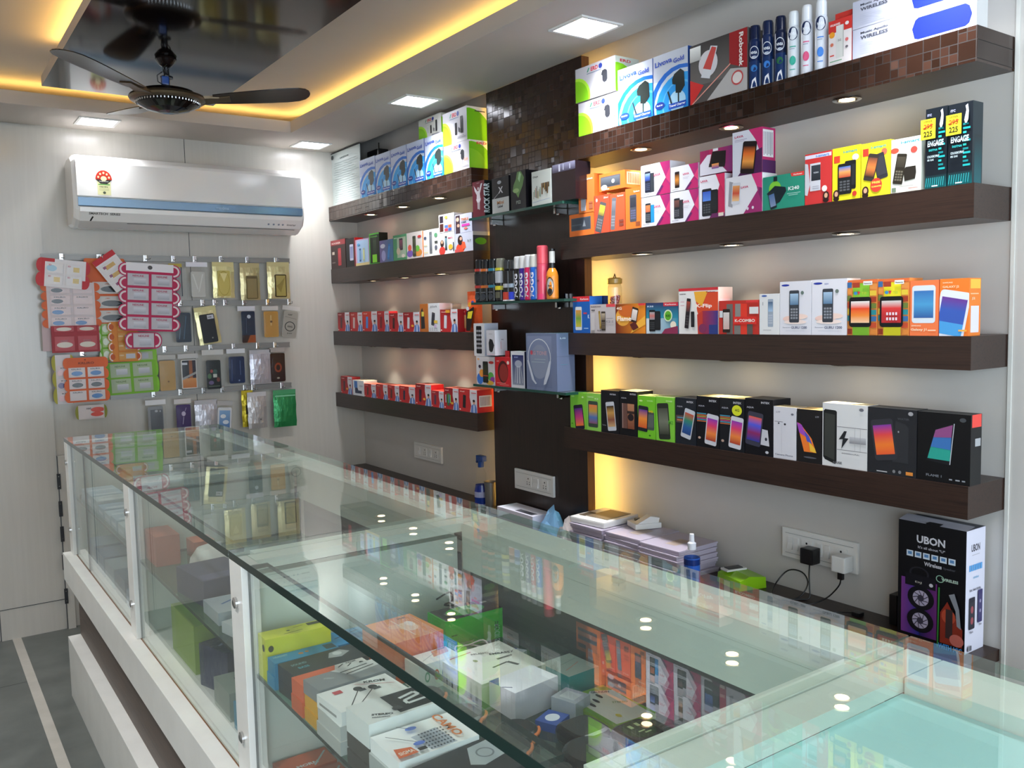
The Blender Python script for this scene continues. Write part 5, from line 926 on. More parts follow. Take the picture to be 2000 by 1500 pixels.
bx('phone_box', 'bright green carton with a phone and a grey one behind it', (2.0450,2.1817,2.0962,1.0680,0.1450), 0.06, '74c42c', [('ph', 0.7, 0.42, 0.28, 0.42, 0, '4c5450', ['5c6460']), ('ph', 0.3, 0.46, 0.34, 0.6, -4, '20242c', ['5c3c90', 'f09038', 'd85c30']), ('t', '4G', 0.62, 0.62, 0.05, 'e8b020', 0.26), ('e', 0.2, 0.88, 0.1, 0.02, 'c8e890'), ('e', 0.7, 0.08, 0.06, 0.02, '38701c'), ('t', 'GIONEE', 0.55, 0.88, 0.025, 'c8e8a0', 0.34)], top='c8d878', group=G4)
bx('phone_box', 'green carton with one slim dark phone tilted left', (2.0450,2.0937,2.0076,1.0680,0.1470), 0.06, '80c840', [('ph', 0.42, 0.45, 0.36, 0.82, 5, '2c3028', ['4c5044', '787c6c', '3c4034']), ('t', 'GIONEE', 0.55, 0.9, 0.03, 'd0eca8', 0.34), ('t', 'M2', 0.68, 0.4, 0.08, '5ca83c', 0.26)], top='c0d488', group=G4)
bx('phone_box', 'charcoal carton with a blue-screened phone tilted right and colourful words', (2.0450,2.0042,1.9136,1.0680,0.1500), 0.07, '20242c', intex([('r', 0.04, 0.46, 0.42, 0.62, '5c4c48'), ('r', 0.08, 0.5, 0.36, 0.53, 'c87850'), ('r', 0.1, 0.56, 0.4, 0.58, '5c9cb8'), ('ph', 0.62, 0.45, 0.3, 0.64, -13, 'c8ccd4', ['c85040', '3c8c6c', '2c5c9c', '284880'])]), top='3c3c40', group=G4)
wd = [('r', 0.02, 0.5+0.03*i, 0.5-0.06*(i % 2), 0.52+0.03*i, ('c86c40', '4c9cb8', 'c84c7c', 'b8a850')[i % 4]) for i in range(6)]
bx('phone_box', 'black carton with tilted orange-purple screened phone, left of the yellow-sticker one', (2.0450,1.9114,1.8173,1.0680,0.1610), 0.08, '121218', intex(wd+[('ph', 0.68, 0.36, 0.3, 0.6, -7, 'd0d0d8', ['8c3cb0', 'e0406c', 'f08840', 'b03c30']), ('e', 0.14, 0.18, 0.06, 0.025, 'c0a090')]), top='d8c890', group=G4)
bx('phone_box', 'black carton with a round yellow sticker and a tilted orange-screened phone', (2.0450,1.8163,1.7196,1.0680,0.1620), 0.075, '181a20', intex(wd+[('ph', 0.68, 0.36, 0.3, 0.6, -7, 'd0d0d8', ['8c3cb0', 'e0406c', 'f08840', 'b03c30']), ('e', 0.72, 0.78, 0.2, 0.1, 'd8dc30'), ('t', '4G', 0.64, 0.76, 0.05, '6c7020', 0.18), ('e', 0.14, 0.18, 0.06, 0.025, 'c0a090')]), top='b8a870', group=G4)
bx('phone_box', 'black carton with blue and orange phone and a white one leaning behind', (2.0450,1.7176,1.6148,1.0680,0.1670), 0.08, '101016', [('t', 'INTEX', 0.58, 0.92, 0.035, 'c4c4cc', 0.3), ('t', 'AQUA', 0.06, 0.82, 0.035, 'b0b0bc', 0.26), ('p', [(0.46, 0.2), (0.52, 0.48), (0.82, 0.46), (0.88, 0.18)], 'c8c8d0'), ('e', 0.76, 0.3, 0.04, 0.03, '30303c'), ('ph', 0.34, 0.46, 0.34, 0.6, -7, '3c3c4c', ['e0603c', '4c5cd8', '8c2c60', '283c9c']), ('e', 0.8, 0.07, 0.06, 0.025, 'c8c8d0')], None, '1a1a20', top='2c2c30', group=G4)
bx('phone_box', 'narrow white carton with thin lettering between the black cartons', (2.0450,1.6139,1.5355,1.0680,0.1500), 0.05, 'd4d3da', [('t', 'LYF', 0.12, 0.88, 0.03, '8c8c98', 0.18), ('e', 0.84, 0.87, 0.06, 0.02, '6c6c78'), ('l', 0.05, 0.71, 0.42, 0.71, 0.008, '3c3c44'), ('e', 0.24, 0.68, 0.035, 0.015, '2c2c34'), ('e', 0.52, 0.67, 0.045, 0.02, '2c2c34'), ('l', 0.38, 0.1, 0.38, 0.66, 0.004, 'b0b0b8'), ('t', 'Camera Phone', 0.08, 0.06, 0.035, '8c8c98', 0.8)], top='ecdcb0', group=G4)
bx('phone_box', 'small black carton with an orange-purple tilted phone, right of the narrow white one', (2.0450,1.5337,1.4520,1.0680,0.1490), 0.06, '1c1a1c', [('p', [(0.0, 0.74), (0.14, 0.72), (0.6, 0.46), (0.8, 0.2), (0.3, 0.2)], 'f07c30'), ('p', [(0.0, 0.74), (0.2, 0.7), (0.45, 0.46), (0.1, 0.55)], 'a04cb8'), ('p', [(0.3, 0.6), (0.5, 0.5), (0.62, 0.36), (0.42, 0.4)], '4c58c0'), ('p', [(0.5, 0.4), (0.74, 0.28), (0.8, 0.2), (0.55, 0.22)], 'f0c040'), ('e', 0.55, 0.1, 0.26, 0.015, '5c5c64'), ('t', 'LYF', 0.76, 0.86, 0.03, '9c9ca4', 0.14)], top='e8c888', group=G4)
bx('phone_box', 'large white carton with a black phone at left and a lightning bolt', (2.0450,1.4504,1.3145,1.0680,0.1720), 0.05, 'd6d6d6', [('p', [(0.02, 0.14), (0.06, 0.1), (0.3, 0.04), (0.33, 0.07), (0.33, 0.87), (0.3, 0.89), (0.06, 0.9), (0.02, 0.87)], '1e2020'), ('p', [(0.05, 0.16), (0.28, 0.1), (0.29, 0.82), (0.05, 0.84)], '3a3c38'), ('l', 0.34, 0.64, 1, 0.64, 0.008, '6c6c70'), ('l', 0.34, 0.28, 1, 0.28, 0.008, '6c6c70'), ('p', [(0.5, 0.58), (0.38, 0.44), (0.47, 0.45), (0.44, 0.3), (0.6, 0.47), (0.51, 0.47), (0.56, 0.58)], '26282c'), ('g', 0.62, 0.4, 0.98, 0.5, '8c8c90', 'c0c0c4'), ('l', 0.74, 0.28, 0.74, 0.64, 0.004, 'a0a0a4'), ('l', 0.86, 0.28, 0.86, 0.64, 0.004, 'a0a0a4'), ('t', 'ARISE', 0.24, 0.05, 0.04, '5c5c60', 0.22), ('e', 0.88, 0.93, 0.05, 0.025, '6c6c74'), ('t', '4000mAh', 0.44, 0.22, 0.02, '909094', 0.4)], top='f4eccc', group=G4)
bx('phone_box', 'large charcoal carton with a tilted phone in red and purple', (2.0450,1.3137,1.1792,1.0680,0.1710), 0.05, '25262a', [('p', [(0.52, 0.2), (0.58, 0.82), (0.78, 0.78), (0.84, 0.72), (0.84, 0.2)], '2f3034'), ('ph', 0.34, 0.52, 0.36, 0.62, 9, '34343a', ['7c3c9c', 'e04848', 'f07c30', 'e85c34']), ('e', 0.64, 0.66, 0.015, 0.015, 'a0a0a4'), ('e', 0.88, 0.94, 0.05, 0.03, '9c9ca0'), ('r', 0.8, 0.03, 0.94, 0.08, 'd8883c'), ('r', 0.2, 0.03, 0.42, 0.045, 'b8b8bc'), ('e', 0.56, 0.06, 0.03, 0.025, '7c7c80'), ('e', 0.68, 0.06, 0.03, 0.025, '7c7c80'), ('t', 'WATER', 0.62, 0.84, 0.03, '48484e', 0.24)], top='3a3a3c', group=G4)
bx('phone_box', 'large black carton with blue-green screened phone, right end of the lowest shelf', (2.0450,1.1779,1.0457,1.0680,0.1700), 0.05, '0f0f12', [('p', [(0.18, 0.3), (0.34, 0.76), (0.68, 0.86), (0.7, 0.84), (0.62, 0.26)], '1a1c20'), ('p', [(0.2, 0.33), (0.26, 0.5), (0.64, 0.48), (0.63, 0.32)], '2c9c8c'), ('p', [(0.26, 0.5), (0.31, 0.64), (0.65, 0.66), (0.64, 0.48)], '3c70b0'), ('p', [(0.31, 0.64), (0.35, 0.75), (0.67, 0.84), (0.65, 0.66)], '8c4c80'), ('l', 0.7, 0.86, 0.63, 0.27, 0.012, 'b8bcc4'), ('t', 'FLAME 1', 0.18, 0.07, 0.035, '70747c', 0.3), ('r', 0.62, 0.05, 0.68, 0.07, '90949c'), ('r', 0.74, 0.05, 0.82, 0.07, '90949c'), ('r', 0.86, 0.05, 0.92, 0.07, '90949c'), ('e', 0.86, 0.92, 0.06, 0.03, '44484c')], [('r', 0.1, 0.82, 0.95, 1.0, 'e84c44'), ('r', 0.4, 0.55, 0.9, 0.66, 'a8acb0')], '16181a', top='1c1c1e', group=G4)

# --- left, top shelf
L0 = (2.08, 4.55, 2.131)
t = thing('certificate_frame', 'large pale document sheet in a thin dark frame, left end of the top shelf', 'framed document', L0)
x, y0, y1, z0, h = (2.0700,4.7272,4.3456,2.1310,0.2980)
b = MB(); b.box(x, x+0.003, y1, y0, z0+0.001, z0+h, 'card', 'b4bdba')
b.art(lambda u, v, e: (x-e, y0+(y1-y0)*u, z0+h*v), y0-y1, h, [('r', 0.1+0.02*(i % 3), 0.08+0.042*i, 0.95-0.07*((i*5) % 4), 0.092+0.042*i, '98a3a2') for i in range(18)]+[('t', 'LICENCE', 0.34, 0.86, 0.03, '5c6664', 0.3), ('e', 0.07, 0.93, 0.045, 0.04, '404846')])
b.build('sheet', t, L0)
b = MB(); b.box(x-0.004, x+0.006, y0-0.001, y0+0.004, z0+0.001, z0+h, 'black_pl'); b.box(x-0.004, x+0.006, y1, y0, z0+h+0.0002, z0+h+0.004, 'black_pl'); b.build('frame', t, L0)
b = MB(); b.box(2.142, 2.205, 4.27, 4.41, 2.1315, 2.40, 'black_pl', bev=0.01); b.box(2.16, 2.165, 4.30, 4.304, 2.40, 2.435, 'black_pl')
one('router', 'black gadget with a short upright antenna behind the row of blue charger cartons', 'router', b, (2.17, 4.34, 2.131))
for i, (a, c, v) in enumerate(((704-2, 733, 312), (734, 762.5, 303), (763, 794.5, 292), (795, 828.5, 281), (829.5, 865, 268))):
    lab = ['leftmost of five blue-white charger cartons on the upper left shelf', 'second from the left of five blue-white charger cartons on the upper left shelf', 'middle one of five blue-white charger cartons on the upper left shelf', 'fourth from the left of five blue-white charger cartons on the upper left shelf', 'rightmost of five blue-white charger cartons, touching the white and green ones'][i]
    PXL = [(2.0450,4.3029,4.1190,2.1310,0.1970), (2.0450,4.1162,3.9469,2.1310,0.1940), (2.0450,3.9441,3.7772,2.1310,0.1950), (2.0450,3.7747,3.6035,2.1310,0.1940), (2.0450,3.5987,3.4322,2.1310,0.1920)][i]
    bx('charger_box', lab, PXL, 0.09, 'bcc8e0', livova(), None, '1c3c90', group=G_LIV)
bx('charger_box', 'white and green carton with one adapter, lower, right end of the upper left shelf', (2.0450,3.4273,3.2133,2.1310,0.1220), 0.13, 'b4b2b8', erd(), [('e', 0.1, 0.1, 0.85, 0.85, '6cb81c'), ('e', 0.0, 0.0, 0.7, 0.7, '7fc42e'), ('t', 'ERD', 0.3, 0.86, 0.08, 'c4303c', 0.4)], 'e0dcd8', group=G_ERD)
bx('charger_box', 'white and green carton with several gadgets, upper, right end of the upper left shelf', (2.0450,3.4289,3.2253,2.2540,0.1430), 0.135, 'b2b1b6', erd(True), [('e', 0.1, 0.1, 0.85, 0.85, '6cb81c'), ('r', 0.3, 0.86, 0.7, 0.89, '3a3a3c')], 'dcd8d0', group=G_ERD)
x, y0, y1, z0, h = (2.0700,3.6940,3.4828,2.3170,0.1020)
bx('charger_box', 'green and white carton perched on top of the blue charger cartons', (x, y0, y1, 2.3205, h), 0.08, 'c6c8c0', erd(True), ERDS, 'b8bcb0', group=G_ERD)

# --- left, second shelf
G5 = 'small packs on the second left shelf'
sm = lambda c, s: [('ph', 0.5, 0.45, 0.3, 0.62, 0, c, s)]
bx('phone_box', 'dark red and black pack with red phone, left end of the second shelf', (2.0450,4.7207,4.5194,1.7780,0.1610), 0.04, '3c2a28', [('r', 0, 0.82, 1, 1, '8a3438'), ('t', 'ROCKER', 0.08, 0.86, 0.06, 'd8c0b8', 0.6), ('ph', 0.6, 0.4, 0.26, 0.6, 0, 'a83038', ['b84048', 'a03038']), ('r', 0.1, 0.5, 0.26, 0.6, 'c8b8a8'), ('r', 0.08, 0.2, 0.3, 0.24, '80706c')], group=G5)
bx('phone_box', 'black pack with an upright silver-blue phone', (2.0450,4.5128,4.3926,1.7780,0.1560), 0.05, '181418', [('ph', 0.6, 0.5, 0.3, 0.56, 0, 'b8bcd0', ['7880a8', '9098c0']), ('r', 0.9, 0, 1, 1, '8c2428')], None, '9c2428', top='b02c2c', group=G5)
bx('phone_box', 'pastel pink and blue pack with two slim phones', (2.0450,4.3900,4.2219,1.7780,0.1400), 0.04, 'c8a8cc', [('gh', 0.1, 0.1, 0.95, 0.95, 'a8c8ec', 'b8d4f0'), ('r', 0, 0, 0.1, 1, 'd89cb4'), ('r', 0, 0, 1, 0.1, 'dcc890'), ('ph', 0.35, 0.4, 0.16, 0.5, 0, '4c6c9c', ['7cacdc']), ('ph', 0.62, 0.4, 0.16, 0.5, 0, 'b8c8b0', ['d8e0a8']), ('e', 0.25, 0.8, 0.1, 0.05, '5ca0d8')], top='d84040', group=G5)
bx('phone_box', 'bright green and black pack with a torch-like phone', (2.0450,4.2181,4.1006,1.7780,0.1580), 0.05, '55c03c', [('r', 0.08, 0.02, 1, 0.95, '1c2418'), ('ph', 0.55, 0.5, 0.26, 0.76, 0, '30402c', ['3c5038', '283424']), ('r', 0.3, 0.04, 0.75, 0.3, '8ce03c'), ('t', 'POWER', 0.15, 0.86, 0.05, '6cc850', 0.7)], None, '141814', top='68cc3c', group=G5)
bx('phone_box', 'violet pack with a white oval phone and a blue one', (2.0450,4.0994,3.9503,1.7780,0.1120), 0.045, '5c5c88', [('gh', 0, 0, 1, 1, '7c6ca0', '48789c'), ('e', 0.25, 0.74, 0.18, 0.1, 'dcdcec'), ('e', 0.3, 0.3, 0.16, 0.24, 'a8a8d8'), ('ph', 0.7, 0.45, 0.2, 0.7, -12, '3c7cc0', ['4c90d0'])], top='9c9048', group=G5)
bx('phone_box', 'green pack with dark and pink phones and a portrait', (2.0450,3.9470,3.8060,1.7780,0.1250), 0.045, '4c9064', [('r', 0.3, 0.1, 0.96, 0.9, 'a8b8a0'), ('ph', 0.6, 0.62, 0.3, 0.46, 0, '3c2c34', ['8c4c60', '503c44']), ('e', 0.75, 0.16, 0.12, 0.07, 'e0d4c8'), ('e', 0.4, 0.36, 0.14, 0.14, 'c8b8a0'), ('t', 'N3', 0.08, 0.86, 0.05, 'd0e8d4', 0.2)], group=G5)
bx('phone_box', 'white pack with splashes of colour round an olive phone', (2.0450,3.8033,3.6497,1.7780,0.1250), 0.045, 'd4ccc8', [('e', 0.2, 0.2, 0.2, 0.14, '7c5cb0'), ('e', 0.75, 0.2, 0.24, 0.14, 'd88c40'), ('e', 0.7, 0.36, 0.14, 0.12, '6cb040'), ('e', 0.2, 0.42, 0.12, 0.12, 'e05c48'), ('ph', 0.5, 0.46, 0.26, 0.78, 0, '3c4034', ['50543c', '3c402c', '606448']), ('e', 0.85, 0.8, 0.12, 0.05, 'c83c3c')], group=G5)
bx('phone_box', 'white pack with orange edge and a tall grey phone', (2.0450,3.6473,3.4933,1.7780,0.1230), 0.05, 'dcdcda', [('r', 0, 0, 0.07, 1, 'e88848'), ('ph', 0.52, 0.5, 0.2, 0.82, 0, '6c7074', ['80848c', '5c6068']), ('e', 0.18, 0.7, 0.08, 0.06, '505874'), ('e', 0.84, 0.76, 0.1, 0.08, '5c9870'), ('r', 0.1, 0.4, 0.3, 0.42, 'd8c840'), ('r', 0.76, 0.46, 0.94, 0.54, '383c38'), ('e', 0.84, 0.3, 0.08, 0.08, '5c6070'), ('r', 0.1, 0.14, 0.34, 0.16, 'd8c860')], top='d8c858', group=G5)
bx('phone_box', 'white pack with a woman in red beside a black phone, lower of the stack', (2.0450,3.4917,3.3534,1.7780,0.0980), 0.05, 'dedce0', [('e', 0.2, 0.16, 0.2, 0.2, 'c83c34'), ('e', 0.2, 0.5, 0.12, 0.16, '3c2420'), ('e', 0.2, 0.56, 0.07, 0.07, 'd8a888'), ('ph', 0.46, 0.5, 0.18, 0.64, 0, '24282c', ['6c98a8', '38404c'], None), ('t', 'MP3', 0.6, 0.68, 0.07, 'd84060', 0.28), ('e', 0.75, 0.3, 0.14, 0.12, 'e8a838'), ('r', 0.9, 0.1, 0.97, 0.5, '3c4050')], group=G5)
bx('phone_box', 'white pack with small dark phones and colour tiles, on the woman-in-red pack', (2.0450,3.4889,3.3532,1.8740,0.0830), 0.05, 'dcdada', [('r', 0.06, 0.55, 0.3, 0.92, '2c2430'), ('r', 0.06, 0.08, 0.3, 0.5, '4c2420'), ('r', 0.38, 0.25, 0.6, 0.4, '4c6cc0'), ('r', 0.62, 0.25, 0.84, 0.4, 'e0603c'), ('r', 0.38, 0.08, 0.6, 0.22, 'c83c50'), ('r', 0.62, 0.08, 0.84, 0.22, '3c58b0'), ('e', 0.5, 0.82, 0.1, 0.08, 'e8b848')], group=G5)
bx('phone_box', 'pale carton with a woman in orange-red, lower right of the second left shelf', (2.0450,3.3516,3.2004,1.7780,0.0830), 0.10, 'b8bccc', [('e', 0.3, 0.2, 0.24, 0.26, 'd84830'), ('e', 0.3, 0.62, 0.14, 0.26, '2c1c1c'), ('e', 0.34, 0.7, 0.07, 0.09, 'd0a088'), ('p', [(0.4, 0.1), (0.62, 0.2), (0.56, 0.5), (0.4, 0.55)], 'e05c38'), ('t', '3.7', 0.7, 0.5, 0.1, '6c706c', 0.2), ('r', 0.0, 0, 0.26, 0.16, 'c04c4c')], [('r', 0, 0, 1, 1, '303438'), ('e', 0.4, 0.5, 0.3, 0.18, '4c8c20'), ('r', 0, 0.8, 1, 1, 'a0a09c')], '282c30', group=G5)
bx('phone_box', 'pale carton with two portraits and pink lettering, top right of the second left shelf', (2.0450,3.3473,3.2047,1.8600,0.0820), 0.09, 'b4b8cc', [('r', 0.04, 0.0, 0.3, 0.96, '3c2c34'), ('e', 0.16, 0.75, 0.09, 0.11, 'd8b098'), ('e', 0.2, 0.42, 0.08, 0.09, 'c89c84'), ('t', 'TRIPLE', 0.36, 0.64, 0.14, 'd08050', 0.44), ('t', 'SIM', 0.36, 0.52, 0.09, '6c6c80', 0.3), ('r', 0.4, 0.34, 0.86, 0.46, 'd83ca0'), ('e', 0.64, 0.22, 0.1, 0.06, 'e06c60')], None, '6c6a80', group=G5)

# --- left, third and fourth shelves: red boxes with a standing man
def redbox(pc, pb='8c2024', star=False, red='c02c30', shirt='5c78b8'):
    a = [('g', 0, 0, 0.6, 1, red, pb), ('p', [(0.62, 1), (1, 1), (1, 0), (0.6, 0), (0.68, 0.3), (0.6, 0.66)], 'd2cfd6')]
    a += [('ph', 0.3, 0.45, 0.24, 0.58, -5, pc, [pc]), ('t', 'itel', 0.08, 0.86, 0.06, 'e8b8b0', 0.24), ('e', 0.06, 0.08, 0.04, 0.03, 'f0dcd8'), ('r', 0.7, 0.84, 0.96, 0.88, 'c85c60')]
    if star: a.append(('e', 0.56, 0.3, 0.08, 0.06, 'e8a838'))
    a += [('p', [(0.66, 0), (0.7, 0.3), (0.78, 0.36), (0.92, 0.36), (0.98, 0.22), (0.98, 0)], shirt), ('p', [(0.8, 0), (0.8, 0.34), (0.88, 0.34), (0.88, 0)], 'b8c8e4'), ('e', 0.84, 0.46, 0.055, 0.09, 'c89078'), ('e', 0.84, 0.52, 0.065, 0.055, '241a18')]
    return a
GR3 = 'red phone boxes with a standing man on the third left shelf'
R3 = [((2.0450,4.6594,4.4990,1.4240,0.1050), '5a3438', '7c2428', 'darkest red box with a dark bar phone, far left of the third left shelf'), ((2.0450,4.4890,4.3342,1.4240,0.1020), 'd0b8b4', 'b03c38', 'red box with a pale slim phone, second from the left on the third left shelf'), ((2.0450,4.3308,4.1538,1.4240,0.1060), '4c8cd8', 'c83c28', 'red box with a light blue phone on the third left shelf'), ((2.0450,4.1508,4.0187,1.4240,0.1040), '7c2c30', 'a82c30', 'red box with a dark red phone, fourth on the third left shelf'), ((2.0450,4.0134,3.8632,1.4240,0.0930), '3c2020', '9c2428', 'red box with a black phone, fifth on the third left shelf'), ((2.0450,3.8604,3.6955,1.4240,0.0950), 'c8ccd4', '8c2028', 'red box with a white phone, left of the brown and white boxes')]
for i, (px, pc, pb, lab) in enumerate(R3): bx('phone_box', lab, px, 0.05, 'b42c30', redbox(pc, pb, star=(i == 5)), top='d07060', group=GR3)
bx('phone_box', 'brown-orange box with a black and yellow phone on the third left shelf', (2.0450,3.6917,3.6144,1.4240,0.1330), 0.06, 'b4682c', [('p', [(0.1, 0.1), (0.1, 0.75), (0.3, 0.86), (0.55, 0.6), (0.6, 0.12)], '26282a'), ('r', 0.2, 0.55, 0.5, 0.72, 'd8c850')], group='boxes at the middle of the third left shelf')
bx('phone_box', 'white box with a leaning dark phone, right beside the brown-orange one', (2.0450,3.6119,3.5039,1.4240,0.1340), 0.06, 'd4d6da', [('ph', 0.42, 0.45, 0.22, 0.46, -10, '4c4c54', ['34343c']), ('t', 'JIVI', 0.16, 0.84, 0.07, '8c8c94', 0.6), ('r', 0.5, 0.3, 0.8, 0.4, 'e0b848'), ('e', 0.6, 0.2, 0.12, 0.06, 'c8b0d0')]+[('r', 0.1+0.2*i, 0.05+0.06*j, 0.2+0.2*i, 0.08+0.06*j, '9ca0a8') for i in range(4) for j in range(2)], group='boxes at the middle of the third left shelf')
bx('phone_box', 'pinkish-white plain box standing behind, at the middle of the third left shelf', (2.125,)+(2.1250,3.6410,3.5217,1.4240,0.1310)[1:], 0.05, 'cfc4cc', [], group='boxes at the middle of the third left shelf')
bx('phone_box', 'red box with a white slim phone and yellow corner label on the third left shelf', (2.0450,3.5000,3.3455,1.4240,0.1030), 0.06, 'b42c30', redbox('d0d0d8', '9c2024')+[('r', 0.34, 0.85, 0.58, 0.97, 'd8a030')], group=GR3)
bx('phone_box', 'red box with a tan phone, partly behind the orange pouch', (2.0800,3.3716,3.2720,1.4240,0.1020), 0.05, 'b42c30', redbox('b88c60', 'a82428'), group=GR3)
# orange pouch leaning at the end of the third shelf
L0 = (2.0405, 3.27, 1.4244)
t = thing('orange_pouch', 'tall orange foil pouch with a black and yellow cover, standing at the shelf end', 'pouch', L0)
x0_, y0, y1, z0, h = (2.0350,3.2752,3.1583,1.4240,0.1780)
b = MB(); nz, ny = 10, 6
def pq(i, j, s_):
    u, v = i/ny, j/nz; d = 0.016*math.sin(PI*u)**0.6*(math.sin(PI*min(v/0.86, 1.0))**0.6 if 0 < v < 0.86 else 0.04)
    return (2.056+s_*d, y0+(y1-y0)*u, 1.4246+h*v)
for s_ in (-1, 1):
    for i in range(ny):
        for j in range(nz):
            a = [pq(i, j, s_), pq(i+1, j, s_), pq(i+1, j+1, s_), pq(i, j+1, s_)]; b.face(a, 'foil', 'dc5520' if j != 8 else 'c8501e', smooth=True)
b.build('bag', t, L0)
b = MB(); b.art(lambda u, v, e: (2.036-e, y0+(y1-y0)*u, 1.4246+h*v), abs(y0-y1), h, [('p', [(0.12, 0.03), (0.4, 0.03), (0.72, 0.58), (0.66, 0.62), (0.26, 0.52), (0.14, 0.5)], '231a18'), ('p', [(0.22, 0.34), (0.5, 0.33), (0.62, 0.52), (0.28, 0.5)], 'd8c830'), ('e', 0.26, 0.58, 0.1, 0.05, 'c8d0d8'), ('e', 0.42, 0.68, 0.1, 0.06, 'e0a030'), ('e', 0.62, 0.72, 0.1, 0.05, '5058b0')], 'gloss'); b.build('print', t, L0)
GR4 = 'red phone boxes with a standing man on the lowest left shelf'
bx('phone_box', 'red box at the far left end of the lowest left shelf', (2.0450,4.6498,4.4967,1.0680,0.0980), 0.05, 'b42c30', redbox('4c3438', '8c2024', star=True), [], 'b83034', top='b83838', group=GR4)
bx('phone_box', 'small white box with a blue folding phone among the red boxes', (2.0450,4.4905,4.3451,1.0680,0.0840), 0.08, 'dadbe0', [('r', 0.14, 0.5, 0.42, 0.94, '4c7cc0'), ('p', [(0.2, 0.15), (0.2, 0.5), (0.44, 0.5), (0.5, 0.34), (0.8, 0.34), (0.8, 0.15)], '2c3450'), ('r', 0.6, 0.6, 0.9, 0.7, 'b8bcc8')], None, 'd8d4cc', top='f0e4cc', group=None)
R4 = [((2.0450,4.3424,4.1980,1.0680,0.0720), '5c4038', 'a82c30', 'red box with a brown phone, right of the small white box'), ((2.0450,4.1947,4.0603,1.0680,0.0770), '8c3c48', 'b03030', 'red box with a dull red phone, fourth on the lowest left shelf'), ((2.0450,4.0574,3.9321,1.0680,0.0790), '5c3030', 'a83030', 'red box with a dim phone, fifth on the lowest left shelf'), ((2.0450,3.9292,3.7649,1.0680,0.0820), '2c3044', 'b83030', 'red box with a dark navy phone, left of the tallest red box'), ((2.0450,3.7591,3.6048,1.0680,0.1020), '3c2030', '8c1c24', 'tallest red box with two slim dark phones and a yellow star'), ((2.0450,3.6031,3.4880,1.0680,0.0780), '5c3c50', 'a02830', 'shorter red box with a bright red lid behind it'), ((2.0450,3.4851,3.3553,1.0680,0.0980), '50704c', '8c1c24', 'red box with a row of striped phones'), ((2.0450,3.3530,3.2006,1.0680,0.1010), '201c20', 'c03030', 'red box with a barcode on its side, right end of the lowest left shelf')]
for i, (px, pc, pb, lab) in enumerate(R4):
    a = redbox(pc, pb, star=(i in (4, 6)))
    if i == 6: a += [('r', 0.12+0.08*k, 0.3, 0.17+0.08*k, 0.68, ('d8d8dc', '2c2c30', '5cc04c', '5078c0', '8ce070')[k]) for k in range(5)]
    bx('phone_box', lab, px, 0.07 if i != 7 else 0.11, 'b42c30', a, [('r', 0.1, 0.25, 0.7, 0.75, 'd4ccc8')]+[('r', 0.16+0.07*k, 0.3, 0.2+0.07*k, 0.7, '8c7c7c') for k in range(7)] if i == 7 else None, 'b02428', top='d86a58' if i != 5 else 'e83c30', group=GR4)

# --- glass shelves on the dark panel
XG = 1.992
bx('perfume_box', 'dark red perfume carton with a white figure with raised arms and a black side', (1.9920,3.1134,3.0213,1.9050,0.1460), 0.05, '6c2030', [('p', [(0.42, 0.72), (0.12, 0.9), (0.2, 0.74), (0.36, 0.62), (0.34, 0.5), (0.66, 0.5), (0.62, 0.64), (0.84, 0.92), (0.72, 0.92), (0.56, 0.74)], 'd8d4dc'), ('p', [(0.3, 0.5), (0.7, 0.5), (0.6, 0.4), (0.4, 0.4)], 'e4e0e8'), ('r', 0.42, 0.22, 0.5, 0.42, 'd8d0d8'), ('r', 0.54, 0.2, 0.6, 0.42, 'd8d0d8'), ('e', 0.5, 0.79, 0.07, 0.045, 'c8bcc4'), ('r', 0.38, 0.94, 0.62, 0.955, 'b08890')], [('t', 'ROCK STAR', 0.5, 0.1, 0.2, 'd4dcdc', 0.82, 90)], '101816', top='2a2224', group='perfume cartons on the top glass shelf')
bx('perfume_box', 'black perfume carton with silver lower half and a white X', (1.9920,2.9665,2.8464,1.9050,0.1400), 0.05, '282a2e', [('r', 0.0, 0.0, 1, 0.42, 'c4c8c8'), ('t', 'X', 0.38, 0.55, 0.18, 'd0d4dc', 0.28), ('e', 0.45, 0.86, 0.12, 0.05, 'a8b0b8'), ('l', 0.1, 0.42, 0.5, 0.6, 0.012, 'c0c4cc'), ('t', 'Mini', 0.3, 0.24, 0.1, 'c08c60', 0.4), ('t', 'Label', 0.34, 0.15, 0.07, '4a4a4c', 0.3)], None, '101014', group='perfume cartons on the top glass shelf')
bx('perfume_box', 'tall black perfume carton with a pale green abstract shape', (1.9920,2.8339,2.7327,1.9050,0.1460), 0.07, '24262a', [('p', [(0.45, 0.98), (0.7, 0.98), (0.9, 0.8), (0.8, 0.6), (0.6, 0.42), (0.5, 0.3), (0.3, 0.46), (0.12, 0.5), (0.2, 0.66), (0.36, 0.8)], '688c58'), ('e', 0.36, 0.5, 0.2, 0.06, '98b87c'), ('p', [(0.6, 0.98), (0.72, 0.9), (0.6, 0.7), (0.5, 0.8)], 'a8d0a0'), ('t', 'PS2', 0.36, 0.14, 0.09, '8c9890', 0.3)], None, '0c0a10', top='1a1a20', group='perfume cartons on the top glass shelf')
